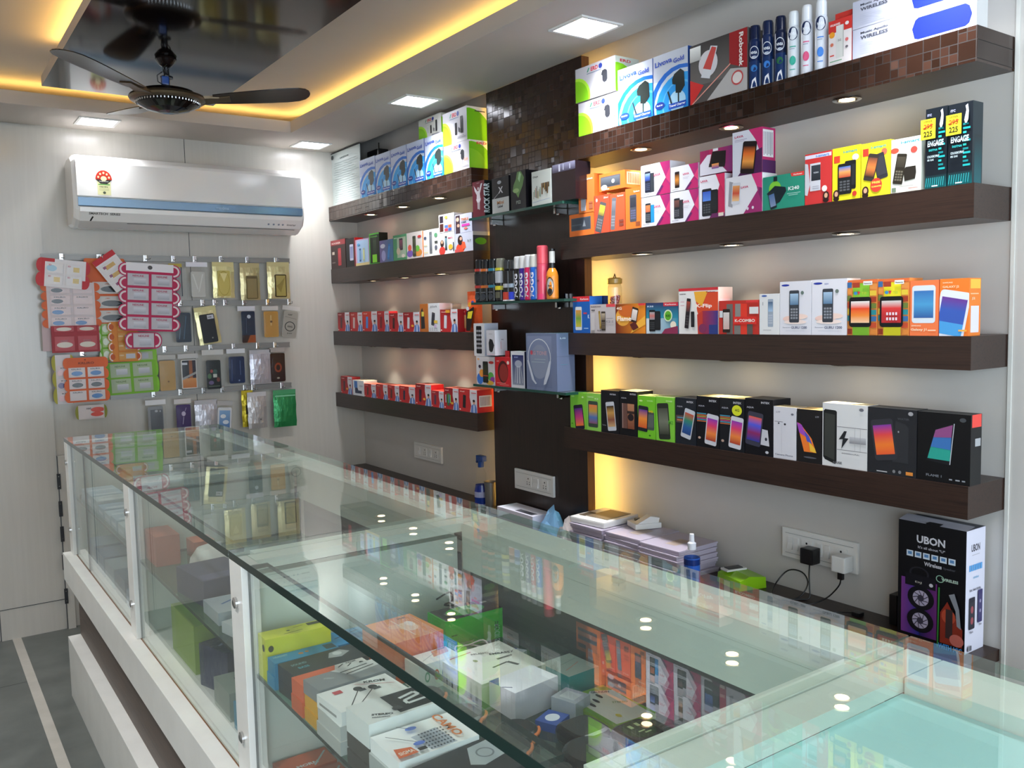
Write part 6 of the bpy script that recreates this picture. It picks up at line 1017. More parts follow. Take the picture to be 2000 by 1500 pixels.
bx('perfume_box', 'white perfume carton with brown and coloured vertical bars', (1.9920,2.6949,2.5737,1.9050,0.1280), 0.05, 'cdd3ce', [('t', 'Oxys', 0.06, 0.8, 0.07, '303438', 0.28)]+[('r', 0.08+0.06*i, 0.2+0.02*(i*3 % 4), 0.11+0.06*i, 0.42+0.05*(i*5 % 4), ('8c8474', '588468', 'a86c50', '4c4434', 'b0a050')[i % 5]) for i in range(7)]+[('r', 0.52+0.07*i, 0.3+0.06*(i*3 % 4), 0.58+0.07*i, 0.62+0.05*(i*5 % 5), ('6c4c24', '4c3c1c', '8c6c34', '3a2c18')[i % 4]) for i in range(6)]+[('l', 0.05, 0.1, 0.95, 0.15, 0.01, '8090b8')], top='e4e8e4', group='perfume cartons on the top glass shelf')
bx('perfume_box', 'glossy dark brown perfume carton with silvery top, right end of the glass shelf', (1.9920,2.5690,2.4321,1.9050,0.1340), 0.07, '241a1c', [('g', 0.02, 0.78, 1, 1, '3c3848', '8c8ca8'), ('r', 0.3, 0.8, 0.36, 0.98, 'c8ccdc'), ('r', 0.48, 0.82, 0.52, 0.98, 'b0b4c8'), ('r', 0.76, 0.82, 0.8, 0.95, 'b0b4c8')], None, '1c1418', top='2a2428', mk='gloss', group='perfume cartons on the top glass shelf')
GC = 'deodorant cans on the middle glass shelf'
def axe(c): return [('r', 0.05, 0.92, 0.95, 1.0, c), ('r', 0.1, 0.42, 0.9, 0.5, c), ('r', 0.2, 0.55, 0.8, 0.85, '26282c'), ('e', 0.5, 0.16, 0.22, 0.1, '3c4048'), ('r', 0.3, 0.28, 0.7, 0.3, '787c84')]
can('deodorant_can', 'slim black can with a red band at the left end of the middle glass shelf', 2.0139,3.0995,1.5520,0.0239,0.1790, '17181b', '1f2024', axe('c03c34'), GC)
can('deodorant_can', 'slim black can with an orange band', 2.0136,3.0520,1.5520,0.0236,0.1760, '18191c', '202125', axe('d8702c'), GC)
can('deodorant_can', 'slim black can with a teal band', 2.0133,2.9977,1.5520,0.0233,0.1750, '14181c', '1a2226', axe('2a8098'), GC)
can('deodorant_can', 'slim black can with yellow bands and a pale label', 2.0130,2.9448,1.5520,0.0230,0.1740, '1a1c1c', '8c8c7c', [('r', 0.05, 0.92, 0.95, 1, 'd8d03c'), ('r', 0.1, 0.55, 0.9, 0.9, 'b8bcc4'), ('r', 0.1, 0.34, 0.9, 0.46, 'd8cc38'), ('r', 0.3, 0.1, 0.7, 0.28, '5c5c4c')], GC)
can('deodorant_can', 'slim black can with a red base pattern', 2.0117,2.8918,1.5520,0.0217,0.1640, '1a1a1d', '34363a', [('r', 0.1, 0.42, 0.9, 0.54, 'b0b4bc'), ('r', 0.2, 0.04, 0.8, 0.28, 'c84030'), ('r', 0.1, 0.0, 0.9, 0.04, 'e0e0e4')], GC)
can('deodorant_can', 'slim black can with a bright blue base pattern', 2.0115,2.8521,1.5520,0.0215,0.1620, '1a1b20', '34363a', [('r', 0.1, 0.42, 0.9, 0.54, 'a8bcd0'), ('r', 0.2, 0.04, 0.8, 0.28, '2c44d0'), ('r', 0.1, 0.0, 0.9, 0.04, 'e0e0e4')], GC)
for u, vt, wpx, col, lab in (): pass
def fogg(c): return [('t', 'FOGG', 0.62, 0.1, 0.15, 'e0e0ea', 0.74, 90)]
can('deodorant_can', 'black can with white cap and vertical white letters', 2.0123,2.8143,1.5520,0.0223,0.1730, '121316', 'dcdcde', fogg(0), GC, capf=0.28, taper=0.97)
can('deodorant_can', 'purple can with white cap and vertical white letters', 2.0121,2.7795,1.5520,0.0221,0.1730, '3c1f86', 'dcdcdc', fogg(0), GC, capf=0.28, taper=0.97)
can('deodorant_can', 'crimson can with white cap and vertical white letters', 2.0120,2.7435,1.5520,0.0220,0.1750, 'd0245c', 'd8d8dc', fogg(0), GC, capf=0.28, taper=0.97)
can('deodorant_can', 'blue can with white cap and vertical white letters', 2.0138,2.7075,1.5520,0.0238,0.1740, '2266c8', 'd4d4cc', fogg(0), GC, capf=0.28, taper=0.97)
can('deodorant_can', 'tallest pink-red can beside the orange bottle', 2.0125,2.6627,1.5520,0.0225,0.2040, 'd04a62', 'd8505e', [('r', 0.2, 0.5, 0.5, 0.56, '8c2c44'), ('r', 0.1, 0.0, 0.9, 0.16, 'd83c6c')], GC, capf=0.34, taper=0.98)
x, y, z, r, h = 2.0132,2.6047,1.5520,0.0232,0.1880
L0 = (x, y, z); t = thing('orange_bottle', 'orange bottle-shaped deodorant with black and white label neck', 'bottle', L0)
b = MB(); zz = z+0.0004; b.lathe(x, y, [(0, zz), (r*0.95, zz), (r, zz+0.005), (r, zz+h*0.46), (r*0.86, zz+h*0.54), (r*0.5, zz+h*0.62)], 'gloss', 'd8842a', n=28)
def cm(u, v, e):
    a = PI+(u-0.5)*2.2+0.5; return (x+(r+0.0008+e)*math.cos(a), y+(r+0.0008+e)*math.sin(a), zz+h*0.46*v)
b.art(cm, r*2.2, h*0.46, [('e', 0.5, 0.55, 0.3, 0.4, '2a2420'), ('e', 0.5, 0.55, 0.26, 0.35, 'a8a8a4'), ('r', 0.28, 0.5, 0.72, 0.66, 'd4d4d0'), ('e', 0.5, 0.34, 0.17, 0.13, '22201e'), ('t', 'Beer', 0.34, 0.54, 0.09, '3c3430', 0.3), ('p', [(0.4, 0.2), (0.6, 0.2), (0.5, 0.12)], '2a2420')], 'gloss')
b.build('body', t, L0)
b = MB(); b.lathe(x, y, [(r*0.52, zz+h*0.6), (r*0.5, zz+h*0.72), (r*0.48, zz+h*0.95), (r*0.52, zz+h*0.96), (r*0.52, zz+h), (0, zz+h)], 'gloss', '18181a', n=24, cols=['18181a', 'c8c8c4', '202022', '18181a', '18181a'])
b.build('cap', t, L0)
bx('phone_box', 'tall white carton with black icon-filled phone, on the lowest glass shelf', (1.9920,3.1314,3.0477,1.3250,0.1380), 0.07, 'd8d8dc', [('ph', 0.48, 0.5, 0.3, 0.84, 0, '141418', ['26262c', '1a1a20'])]+[('r', 0.2+0.17*i, 0.22+0.13*j, 0.3+0.17*i, 0.28+0.13*j, 'c4c4cc') for i in range(4) for j in range(5)], None, 'b8bcca', group='packs on the lowest glass shelf')
bx('watch_box', 'white carton with a black watch-like gadget, stacked beside the icon phone carton', (1.9850,3.0239,2.9589,1.3310,0.1040), 0.06, 'd2d2da', [('p', [(0.3, 0.2), (0.26, 0.5), (0.4, 0.66), (0.7, 0.62), (0.9, 0.4), (0.7, 0.16), (0.5, 0.12)], '1e2024'), ('r', 0.3, 0.84, 0.7, 0.86, 'a8a8b0'), ('r', 0.1, 0.03, 0.9, 0.05, 'd8a0b0')], [('t', 'X6', 0.5, 0.6, 0.05, '7c7c88', 0.2), ('r', 0.45, 0.25, 0.5, 0.55, 'd0a0a8')], 'd4d4dc', group='packs on the lowest glass shelf')
bx('watch_box', 'white pack with a black gadget among colourful cartoon shapes, lowest glass shelf left', (1.9920,3.1173,2.9782,1.2060,0.1180), 0.06, 'd8d4d8', [('e', 0.2, 0.2, 0.18, 0.2, '3c74c8'), ('e', 0.3, 0.4, 0.14, 0.14, 'e8983c'), ('e', 0.8, 0.3, 0.16, 0.16, '5ca84c'), ('e', 0.9, 0.2, 0.14, 0.1, '8c3c98'), ('e', 0.75, 0.08, 0.2, 0.08, 'd8a83c'), ('e', 0.2, 0.64, 0.07, 0.06, '3c2c3c'), ('ph', 0.52, 0.45, 0.34, 0.76, 0, '1c1e1a', ['2c3424', '3c3820', '26221c']), ('r', 0.4, 0.3, 0.66, 0.34, 'a84c34'), ('e', 0.84, 0.8, 0.14, 0.05, 'c83c3c'), ('e', 0.14, 0.9, 0.07, 0.04, 'e8b080')], group='packs on the lowest glass shelf')
bx('earphone_pack', 'bright red pack with a round dark window', (1.9920,2.9744,2.8635,1.2060,0.1190), 0.05, 'd0262e', [('e', 0.52, 0.5, 0.34, 0.38, '4c1c1c'), ('e', 0.56, 0.47, 0.28, 0.31, '94302c'), ('e', 0.86, 0.82, 0.08, 0.06, 'e8d8d0'), ('r', 0.1, 0.1, 0.7, 0.12, 'e89890'), ('t', 'mi', 0.12, 0.84, 0.05, 'f0c8c4', 0.16), ('r', 0.3, 0.05, 0.9, 0.065, 'e89890')], group='packs on the lowest glass shelf', tab=(0.03, 0.025, 'c8222a'))
bx('earphone_pack', 'white-framed dark blue pack showing white earphones', (1.9920,2.8594,2.7645,1.2060,0.1450), 0.05, 'dcdee6', [('g', 0.1, 0.08, 0.92, 0.9, '8c94a8', '1c2868'), ('e', 0.55, 0.66, 0.26, 0.1, 'aab0c4'), ('l', 0.5, 0.6, 0.45, 0.12, 0.03, 'd8dce4'), ('l', 0.62, 0.6, 0.64, 0.12, 0.03, 'd8dce4'), ('l', 0.72, 0.58, 0.84, 0.14, 0.02, 'c8ccd8'), ('l', 0.4, 0.58, 0.3, 0.14, 0.02, 'c8ccd8'), ('t', 'SONY', 0.26, 0.82, 0.04, 'a8b4e0', 0.3)], None, '2a3048', group='packs on the lowest glass shelf')
ring = [('o', 0.44, 0.62, 0.4, 0.34, 0.05, 'd4d8e0')]
x, y0, y1, z0, h = (1.9850,2.7433,2.5487,1.2060,0.2180)
bx('headphone_box', 'large grey-blue carton with a white neckband headphone, right end of the lowest glass shelf', (x, y0, y1, z0, h), 0.085, '7480a0', [('g', 0.04, 0.05, 0.84, 0.95, '6c7898', '8490b0'), ('e', 0.44, 0.5, 0.3, 0.3, '8a94ac')]+[('l', 0.44+0.36*math.cos(a), 0.58+0.32*math.sin(a), 0.44+0.36*math.cos(a+0.28), 0.58+0.32*math.sin(a+0.28), 0.018, 'd8dce4') for a in [-0.28+0.262*k for k in range(14)]]+[('p', [(0.78, 0.52), (0.83, 0.52), (0.78, 0.3), (0.66, 0.12), (0.58, 0.1), (0.6, 0.18)], 'c8cedc'), ('p', [(0.05, 0.52), (0.1, 0.52), (0.28, 0.18), (0.36, 0.12), (0.32, 0.1), (0.2, 0.18)], 'c8cedc'), ('t', 'LG TONE', 0.2, 0.62, 0.07, 'c0a0ac', 0.5), ('e', 0.2, 0.66, 0.04, 0.04, 'c85060'), ('r', 0.3, 0.54, 0.66, 0.55, 'a8b8c0'), ('r', 0.2, 0.49, 0.64, 0.5, 'a8b8c0')], [('t', 'LG', 0.2, 0.9, 0.03, 'c8d0e0', 0.3), ('r', 0.0, 0.6, 1, 0.605, '5a6480'), ('l', 0.2, 0.46, 0.6, 0.46, 0.006, '4c8ca0')], '6a7694', top='8893ae', group='packs on the lowest glass shelf')

# ================================================================== SOCKETS
def plate(label, x, y0, y1, z0, z1, sockets, switches):
    L0 = (x, (y0+y1)/2, (z0+z1)/2); t = thing('switch_board', label, 'socket plate', L0)
    b = MB(); b.box(x-0.012, x-0.0005, y1, y0, z0, z1, 'white_pl', bev=0.003); b.build('plate', t, L0)
    W, H = y0-y1, z1-z0
    b = MB()
    b.box(x-0.0135, x-0.0121, y1+W*0.05, y0-W*0.05, z0+H*0.16, z0+H*0.165, 'grey_lam'); b.box(x-0.0135, x-0.0121, y1+W*0.05, y0-W*0.05, z0+H*0.83, z0+H*0.835, 'grey_lam'); b.build('trim_line', t, L0)
    for u in sockets:
        b = MB(); yc = y0-W*u; zc = z0+H*0.5; b.box(x-0.0145, x-0.0121, yc-0.02, yc+0.02, zc-0.021, zc+0.021, 'white_pl', bev=0.001)
        for dy, dz, rr in ((0, 0.011, 0.0034), (-0.008, -0.003, 0.0024), (0.008, -0.003, 0.0024), (-0.008, -0.012, 0.0028), (0.008, -0.012, 0.0028)):
            b.face([(x-0.0148, yc+dy+rr*math.cos(a), zc+dz+rr*math.sin(a)) for a in [2*PI*k/10 for k in range(10)]], 'black_pl')
        b.build('socket', t, L0)
    for u in switches:
        b = MB(); yc = y0-W*u; zc = z0+H*0.5
        b.prism([(x-0.0121, zc-0.02), (x-0.0185, zc-0.018), (x-0.0145, zc+0.001), (x-0.015, zc+0.018), (x-0.0121, zc+0.02)], yc-0.0085, yc+0.0085, 'white_pl'); b.build('switch', t, L0)
    return t
plate('white socket plate on the pale wall under the lowest left shelf', 2.215, 4.088, 3.80, 0.745, 0.832, (0.42, 0.82), (0.2, 0.62))
plate('white socket plate with two sockets on the dark panel', 2.0995, 2.988, 2.72, 0.763, 0.849, (0.38, 0.8), (0.54, 0.6))
plate('long white socket plate with chargers plugged in, on the right wall above the counter', 2.215, 1.705, 1.443, 0.73, 0.822, (0.35, 0.8), (0.12, 0.2, 0.52, 0.62))

# chargers and cables
L0 = (2.19, 1.583, 0.76)
t = thing('phone_charger', 'black plug-in charger on the long socket plate, its cable hanging down', 'charger', L0)
b = MB(); b.box(2.155, 2.198, 1.562, 1.604, 0.737, 0.785, 'black_pl', bev=0.006); b.build('adapter', t, L0)
b = MB(); b.tube([(2.175, 1.583, 0.738), (2.172, 1.583, 0.70), (2.168, 1.578, 0.665), (2.16, 1.575, 0.635), (2.13, 1.60, 0.633), (2.09, 1.62, 0.633), (2.1, 1.66, 0.636), (2.15, 1.69, 0.65), (2.185, 1.68, 0.685), (2.19, 1.65, 0.70), (2.185, 1.61, 0.697), (2.175, 1.59, 0.67), (2.14, 1.60, 0.634), (2.06, 1.63, 0.633)], 0.0022, 'black_pl'); b.build('cable', t, L0)
L0 = (2.19, 1.475, 0.76)
t = thing('phone_charger', 'white plug-in charger with black plug end at the right of the long socket plate', 'charger', L0)
b = MB(); b.box(2.155, 2.198, 1.453, 1.497, 0.738, 0.785, 'white_pl', bev=0.005); b.build('adapter', t, L0)
b = MB(); b.box(2.165, 2.177, 1.467, 1.483, 0.715, 0.7375, 'black_pl', bev=0.002); b.tube([(2.171, 1.475, 0.716), (2.17, 1.478, 0.70), (2.166, 1.49, 0.68), (2.155, 1.51, 0.655), (2.13, 1.54, 0.635), (2.08, 1.57, 0.633), (2.02, 1.59, 0.633)], 0.0022, 'black_pl'); b.build('cable', t, L0)
b = MB(); b.box(2.14, 2.165, 1.395, 1.42, 0.6304, 0.642, 'black_pl', bev=0.003); b.tube([(2.15, 1.42, 0.636), (2.12, 1.46, 0.634), (2.06, 1.50, 0.633)], 0.002, 'black_pl')
one('usb_plug', 'small black plug with cable lying on the dark back counter below the white charger', 'plug', b, (2.15, 1.41, 0.63))

# big speaker carton
L0 = (2.155, 1.175, 0.63)
t = thing('speaker_carton', 'tall black and white party speaker carton on the back counter at the right', 'box', L0)
yl, yr, xa, xb, zt = 1.262, 1.084, 2.109, 2.2, 0.942
b = MB(); b.box(xa, xb, yr, yl, 0.6304, zt, 'card', '0d0d12', cols=[None, 'dcdce8', 'd9daea', '15151c', None, '8c8c98'])
W, H = yl-yr, zt-0.6304
fr = [('t', 'UBON', 0.28, 0.83, 0.065, 'd4d4dc', 0.42), ('t', "It's all about \"U\"", 0.3, 0.785, 0.022, 'b0b0ba', 0.4)]
for i in range(6): fr += [('r', 0.13+0.125*i, 0.705, 0.23+0.125*i, 0.755, 'd4e0ec'), ('r', 0.15+0.125*i, 0.72, 0.21+0.125*i, 0.745, '5c8cc0')]
fr += [('t', 'Wireless', 0.4, 0.65, 0.034, 'c8c8d0', 0.26), ('t', 'Speaker', 0.68, 0.65, 0.024, '4c4c54', 0.18), ('t', 'WIRELESS', 0.66, 0.56, 0.024, 'c0d8c8', 0.24), ('o', 0.64, 0.57, 0.06, 0.03, 0.2, '9cc8b0'), ('o', 0.33, 0.575, 0.15, 0.055, 0.2, '26262e'),
       ('gh', 0.06, 0.05, 0.34, 0.52, '7c3c8c', '20308c'), ('gh', 0.34, 0.05, 0.6, 0.52, '20205c', '6c2c74'), ('r', 0.12, 0.46, 0.58, 0.56, '14141c'), ('l', 0.62, 0.0, 0.63, 0.5, 0.012, '3c8c3c')]
for cz in (0.37, 0.18):
    fr += [('e', 0.36, cz, 0.2, 0.1, '101018'), ('e', 0.36, cz, 0.12, 0.065, 'b0a8c0'), ('e', 0.36, cz, 0.05, 0.028, '3c3848')]
    for k in range(9): a = 2*PI*k/9; fr.append(('l', 0.36+0.05*math.cos(a), cz+0.028*math.sin(a), 0.36+0.115*math.cos(a+0.4), cz+0.062*math.sin(a+0.4), 0.006, '24202c'))
fr += [('t', 'DJ', 0.28, 0.49, 0.02, 'a8a49c', 0.1), ('e', 0.52, 0.5, 0.03, 0.015, 'c8c8d0'), ('p', [(0.66, 0.05), (0.66, 0.3), (0.76, 0.4), (0.86, 0.3), (0.98, 0.2), (0.98, 0.05)], '8c3020'), ('e', 0.78, 0.28, 0.1, 0.06, 'b84c34'), ('r', 0.74, 0.1, 0.84, 0.34, '3c2c2c'), ('p', [(0.78, 0.46), (0.86, 0.48), (0.93, 0.36), (0.96, 0.2), (0.9, 0.22), (0.88, 0.34)], '8c9098'), ('e', 0.9, 0.1, 0.1, 0.05, 'c86c60'), ('t', 'WITH MIC', 0.64, 0.0, 0.045, '3c8cd8', 0.34)]
b.art(lambda u, v, e: (xa-e, yl-W*u, 0.6304+H*v), W, H, fr, eps=0.0001)
sd = [('t', 'UBON', 0.26, 0.82, 0.06, '3c3c48', 0.46), ('r', 0.3, 0.79, 0.7, 0.795, 'b0b0bc')]+[('r', 0.16+0.115*i, 0.665, 0.26+0.115*i, 0.715, '5ca0dc') for i in range(6)]
sd += [('t', 'wireless', 0.36, 0.6, 0.02, '8cb8d8', 0.3), ('t', 'BK MODEL', 0.2, 0.5, 0.018, '70707c', 0.6), ('ph', 0.32, 0.32, 0.09, 0.26, 0, '2c2c38', ['34343e']), ('e', 0.32, 0.35, 0.07, 0.03, 'a05058'), ('e', 0.32, 0.26, 0.07, 0.03, 'a05058'), ('ph', 0.74, 0.36, 0.07, 0.27, 0, '3c3868', ['44406c']), ('e', 0.74, 0.4, 0.04, 0.015, '9c98b8'), ('e', 0.74, 0.32, 0.04, 0.015, '9c98b8'), ('t', 'Black', 0.22, 0.16, 0.018, '70707c', 0.16), ('t', 'Blue', 0.7, 0.2, 0.018, '70707c', 0.12), ('r', 0.1, 0.02, 0.3, 0.06, '5c5c66'), ('r', 0.14, 0.02, 0.16, 0.06, 'dcdce4'), ('r', 0.2, 0.02, 0.21, 0.06, 'dcdce4')]
b.art(lambda u, v, e: (xa+(xb-xa)*u, yr-e, 0.6304+H*v), xb-xa, H, sd)
b.build('carton', t, L0)
b = MB(); b.face([(xa, yl, zt), (xa, yr, zt), (xa+0.04, yr, zt+0.006), (xa+0.04, yl, zt+0.009)], 'card', 'c8c8d4'); b.face([(xb, yl, zt), (xb, yr, zt), (xb-0.05, yr, zt+0.005), (xb-0.05, yl, zt+0.012)][::-1], 'card', '3c4050'); b.box(xa-0.001, xa+0.016, yl-0.11, yl-0.075, zt-0.004, zt+0.003, 'card', '101014'); b.build('top_flap', t, L0)
b = MB(); b.box(2.16, 2.205, 1.296, 1.318, 0.6304, 0.715, 'black_pl', bev=0.003)
one('black_case', 'slim black case standing left of the black and white speaker carton', 'case', b, (2.18, 1.307, 0.63))

# cleaner spray bottle and steel cup in the corner of the dark panel
x, y = 2.11, 3.285; L0 = (x, y, 0.63)
t = thing('spray_bottle', 'clear cleaner bottle with blue trigger head and blue label, beside the steel cup', 'bottle', L0)
b = MB(); z = 0.6304; b.lathe(x, y, [(0, z), (0.03, z), (0.032, z+0.006), (0.032, z+0.07), (0.024, z+0.12), (0.024, z+0.15), (0.013, z+0.178), (0.012, z+0.186)], 'film', n=20); b.build('bottle_body', t, L0)
b = MB(); b.lathe(x, y, [(0.0325, z+0.015), (0.0327, z+0.045)], 'gloss', '20409c', n=20); b.lathe(x, y, [(0.0325, z+0.045), (0.0325, z+0.07), (0.027, z+0.10)], 'gloss', 'b8bce0', n=20, cols=['b8bce0', '2c3c94']); b.lathe(x, y, [(0.0325, z+0.004), (0.0325, z+0.015)], 'gloss', 'c8cce4', n=20); b.build('label', t, L0)
b = MB(); b.lathe(x, y, [(0.014, z+0.18), (0.014, z+0.205), (0.01, z+0.212)], 'blue_pl', n=16); b.box(x-0.013, x+0.013, y-0.03, y+0.022, z+0.208, z+0.234, 'blue_pl', bev=0.004); b.prism([(y+0.022, z+0.23), (y+0.034, z+0.2), (y+0.028, z+0.196), (y+0.018, z+0.215)], x-0.006, x+0.006, 'blue_pl', axis='x'); b.build('trigger_head', t, L0)
b = MB(); x, y = 2.12, 3.225; b.lathe(x, y, [(0, z), (0.024, z), (0.028, z+0.118), (0.03, z+0.122), (0.0285, z+0.12), (0.025, z+0.012), (0, z+0.01)], 'steel', n=28)
one('steel_cup', 'tall steel tumbler beside the blue-headed spray bottle, next to the dark panel', 'cup', b, (x, y, 0.63))

# white carton, cloth and clear cases on the back counter
L0 = (2.05, 2.82, 0.63)
b = MB(); b.box(1.99, 2.09, 2.73, 2.98, 0.6304, 0.70, 'card', 'e2e0ec'); b.art(lambda u, v, e: (1.99+0.10*v, 2.98-0.25*u, 0.70+e), 0.25, 0.10, [('r', 0.45, 0.1, 0.92, 0.42, '5c5c64'), ('r', 0.62, 0.14, 0.88, 0.36, '38383e')])
one('white_carton', 'flat white carton with a dark slot, on the back counter below the socket plate', 'box', b, (2.04, 2.82, 0.63))
rnd = random.Random(9); b = MB(); n = 9
G_ = [[(1.98+0.012*i+rnd.uniform(-.004, .004), 2.59+0.0145*j+rnd.uniform(-.003, .003), 0.632+(0.105*math.sin(PI*i/n)*math.sin(PI*j/n))**1.0*rnd.uniform(0.75, 1.2)) for j in range(n+1)] for i in range(n+1)]
for i in range(n):
    for j in range(n): b.face([G_[i][j], G_[i+1][j], G_[i+1][j+1], G_[i][j+1]], 'card', '7ca8d0', smooth=True)
one('cloth', 'crumpled light blue wrapping cloth on the back counter between the white carton and clear cases', 'cloth', b, (2.03, 2.65, 0.63))
b = MB(); G_ = [[(1.96+0.012*i+rnd.uniform(-.004, .004), 2.495+0.0095*j+rnd.uniform(-.002, .002), 0.632+(0.085*math.sin(PI*i/n)*math.sin(PI*j/n))*rnd.uniform(0.6, 1.25)) for j in range(n+1)] for i in range(n+1)]
for i in range(n):
    for j in range(n): b.face([G_[i][j], G_[i+1][j], G_[i+1][j+1], G_[i][j+1]], 'foil', 'cfc8c8', smooth=True)
one('plastic_bag', 'crumpled pale plastic bag on the back counter beside the clear cases', 'bag', b, (2.01, 2.54, 0.63))
M['case_pl'] = mat('milky_lilac_plastic', 'c9bfd0', 0.16, Transmission_Weight=0.0, Alpha=0.82)
rnd = random.Random(3)
L0 = (1.93, 2.26, 0.63)
def flat_case(loc, label, rz):
    r = thing('plastic_case', label, 'plastic case', loc, 'milky clear flat cases in stacks on the back counter', rz)
    b = MB(); b.box(-0.095, 0.095, -0.085, 0.085, 0.0, 0.0085, 'case_pl', bev=0.002); b.build('tray', r)
    b = MB(); b.box(-0.097, 0.097, -0.087, 0.087, 0.0087, 0.0155, 'case_pl', bev=0.002); b.box(-0.05, 0.03, -0.03, 0.015, 0.0156, 0.0158, 'card', 'a8988c'); b.build('lid', r); return r
proto = None
for s_, (sx, sy, nn) in enumerate(((2.08, 2.395, 6), (2.085, 2.213, 6), (2.08, 2.03, 6))):
    for k in range(nn):
        loc = (sx+rnd.uniform(-.006, .006), sy+rnd.uniform(-.004, .004), 0.6304+0.0163*k); rz = rnd.uniform(-.05, .05)
        where = ('farthest', 'middle', 'nearest')[s_]
        lab = 'milky clear flat case, %s from the bottom of the %s stack' % (('lowest, first', 'second', 'third', 'fourth', 'fifth', 'sixth', 'seventh', 'eighth')[k], where) if k < nn-1 else 'topmost milky clear flat case of the %s stack on the back counter' % where
        if proto is None: proto = flat_case(loc, lab, rz); continue
        r = proto.copy(); C.objects.link(r); r.location = loc; r.rotation_euler = (0, 0, rz); r['label'] = lab
        for ch in list(proto.children):
            c = ch.copy(); C.objects.link(c); c.parent = r
# white open tray / router on the stack
L0 = (2.085, 2.41, 0.7286)
t = thing('phone_tray', 'cream white open phone tray with brown insert lying on the stacked cases', 'tray', L0, None, 0.12)
b = MB(); b.box(-0.095, 0.095, -0.085, 0.085, 0.0, 0.022, 'white_pl', bev=0.006); b.build('tray', t)
b = MB(); b.box(-0.055, 0.075, -0.065, 0.035, 0.0222, 0.0236, 'card', '7c6c58'); b.box(-0.06, 0.0, 0.04, 0.07, 0.0222, 0.0236, 'card', '5c5040'); b.build('insert', t)
L0 = (2.135, 2.25, 0.7286)
t = thing('card_reader', 'small white and dark blue gadget on top of the middle stack of clear cases', 'gadget', L0, None, -0.35)
b = MB(); b.box(-0.05, 0.05, -0.04, 0.04, 0.0, 0.02, 'white_pl', bev=0.004); b.box(-0.046, -0.02, 0.0, 0.052, 0.001, 0.012, 'blue_pl', bev=0.002); b.build('body', t)
b = MB(); b.prism([(-0.04, 0.02), (0.04, 0.02), (0.045, 0.036), (0.01, 0.044)], -0.035, 0.0, 'white_pl', axis='y'); b.box(-0.03, -0.01, 0.005, 0.02, 0.0205, 0.03, 'black_pl', bev=0.002); b.build('cradle', t)
# cleaning liquid bottle
x, y = 2.0, 1.895; L0 = (x, y, 0.63); z = 0.6304
t = thing('cleaner_bottle', 'small blue-labelled pump bottle with white nozzle, in front of the clear cases', 'bottle', L0)
x = 1.945; y = 1.84
t.location = (x, y, 0.63); L0 = (x, y, 0.63)
b = MB(); b.lathe(x, y, [(0, z), (0.022, z), (0.024, z+0.005), (0.024, z+0.118), (0.018, z+0.134), (0.012, z+0.139)], 'film', n=22); b.build('bottle_body', t, L0)
b = MB(); b.lathe(x, y, [(0.0246, z+0.02), (0.0246, z+0.112)], 'gloss', '2c5cb8', n=22); b.lathe(x, y, [(0.025, z+0.09), (0.025, z+0.108)], 'gloss', '142c6c', n=22); b.build('label', t, L0)
b = MB(); b.lathe(x, y, [(0.013, z+0.136), (0.013, z+0.156), (0.008, z+0.16), (0.007, z+0.184), (0.0, z+0.185)], 'gloss', 'dfe2ea', n=16); b.build('nozzle', t, L0)
# green charger dock
L0 = (2.125, 1.80, 0.63)
t = thing('battery_charger', 'lime green and white battery charger on the dark back counter', 'charger', L0, None, -0.25)
b = MB(); b.prism([(-0.05, 0.0), (0.05, 0.0), (0.048, 0.034), (-0.01, 0.042), (-0.046, 0.03)], -0.06, 0.06, 'green_pl', axis='y'); b.build('body', t)
b = MB(); b.box(-0.044, 0.03, 0.012, 0.05, 0.0405, 0.0465, 'white_pl', bev=0.002); b.box(-0.034, 0.02, 0.018, 0.044, 0.0466, 0.049, 'dark_pl', bev=0.001); b.build('clamp', t)

# ================================================================== GOODS INSIDE THE SHOWCASES
def gb(name, label, x0, x1, y0, y1, z0, z1, col, art=(), fr=(), rz=0.0, scol=None, group=None, cat='box', mk='card', nr=()):
    """box lying on a shelf; art on its top (u to +x, v to +y), fr on the face toward the customer side, nr on the face toward -y"""
    z0 = 0.5926 if z0 == 0.59 else z0; cx, cy_ = (x0+x1)/2, (y0+y1)/2; L0 = (cx, cy_, z0+0.0003); W, D, H = x1-x0, y1-y0, z1-z0-0.0006
    b = MB(); b.box(-W/2, W/2, -D/2, D/2, 0, H, mk, scol or col, cols=[None]*5+[col])
    b.art(lambda u, v, e: (-W/2+W*u, -D/2+D*v, H+e), W, D, list(art), mk, eps=0.0001)
    if fr: b.art(lambda u, v, e: (-W/2-e, D/2-D*u, H*v), D, H, list(fr), mk)
    if nr: b.art(lambda u, v, e: (-W/2+W*u, -D/2-e, H*v), W, H, list(nr), mk)
    o = b.build(name); o.location = L0; o.rotation_euler = (0, 0, rz); return tag(o, label, cat, group)
GE = 'earphone boxes on the inner glass shelf'
Z = 0.82
gb('earphone_box', 'yellow box lying under the other yellow box', 0.519, 0.648, 1.568, 1.613, Z, 0.862, 'd8dc34', group=GE, scol='d8dc2c')
gb('earphone_box', 'bright yellow box with thin black print, topmost at the far end of the earphone shelf', 0.519, 0.648, 1.567, 1.612, 0.862, 0.902, 'dde038', [('l', 0.3, 0.2, 0.6, 0.3, 0.04, '3c3c14'), ('e', 0.4, 0.5, 0.03, 0.06, '5c5c18'), ('r', 0.72, 0.6, 0.95, 0.9, '4c4a24'), ('l', 0.5, 0.7, 0.66, 0.78, 0.03, '3c3c14')], [('e', 0.72, 0.5, 0.16, 0.18, '2c2c20')], rz=-0.03, group=GE, nr=[('e', 0.08, 0.5, 0.04, 0.16, '2c2c20')])
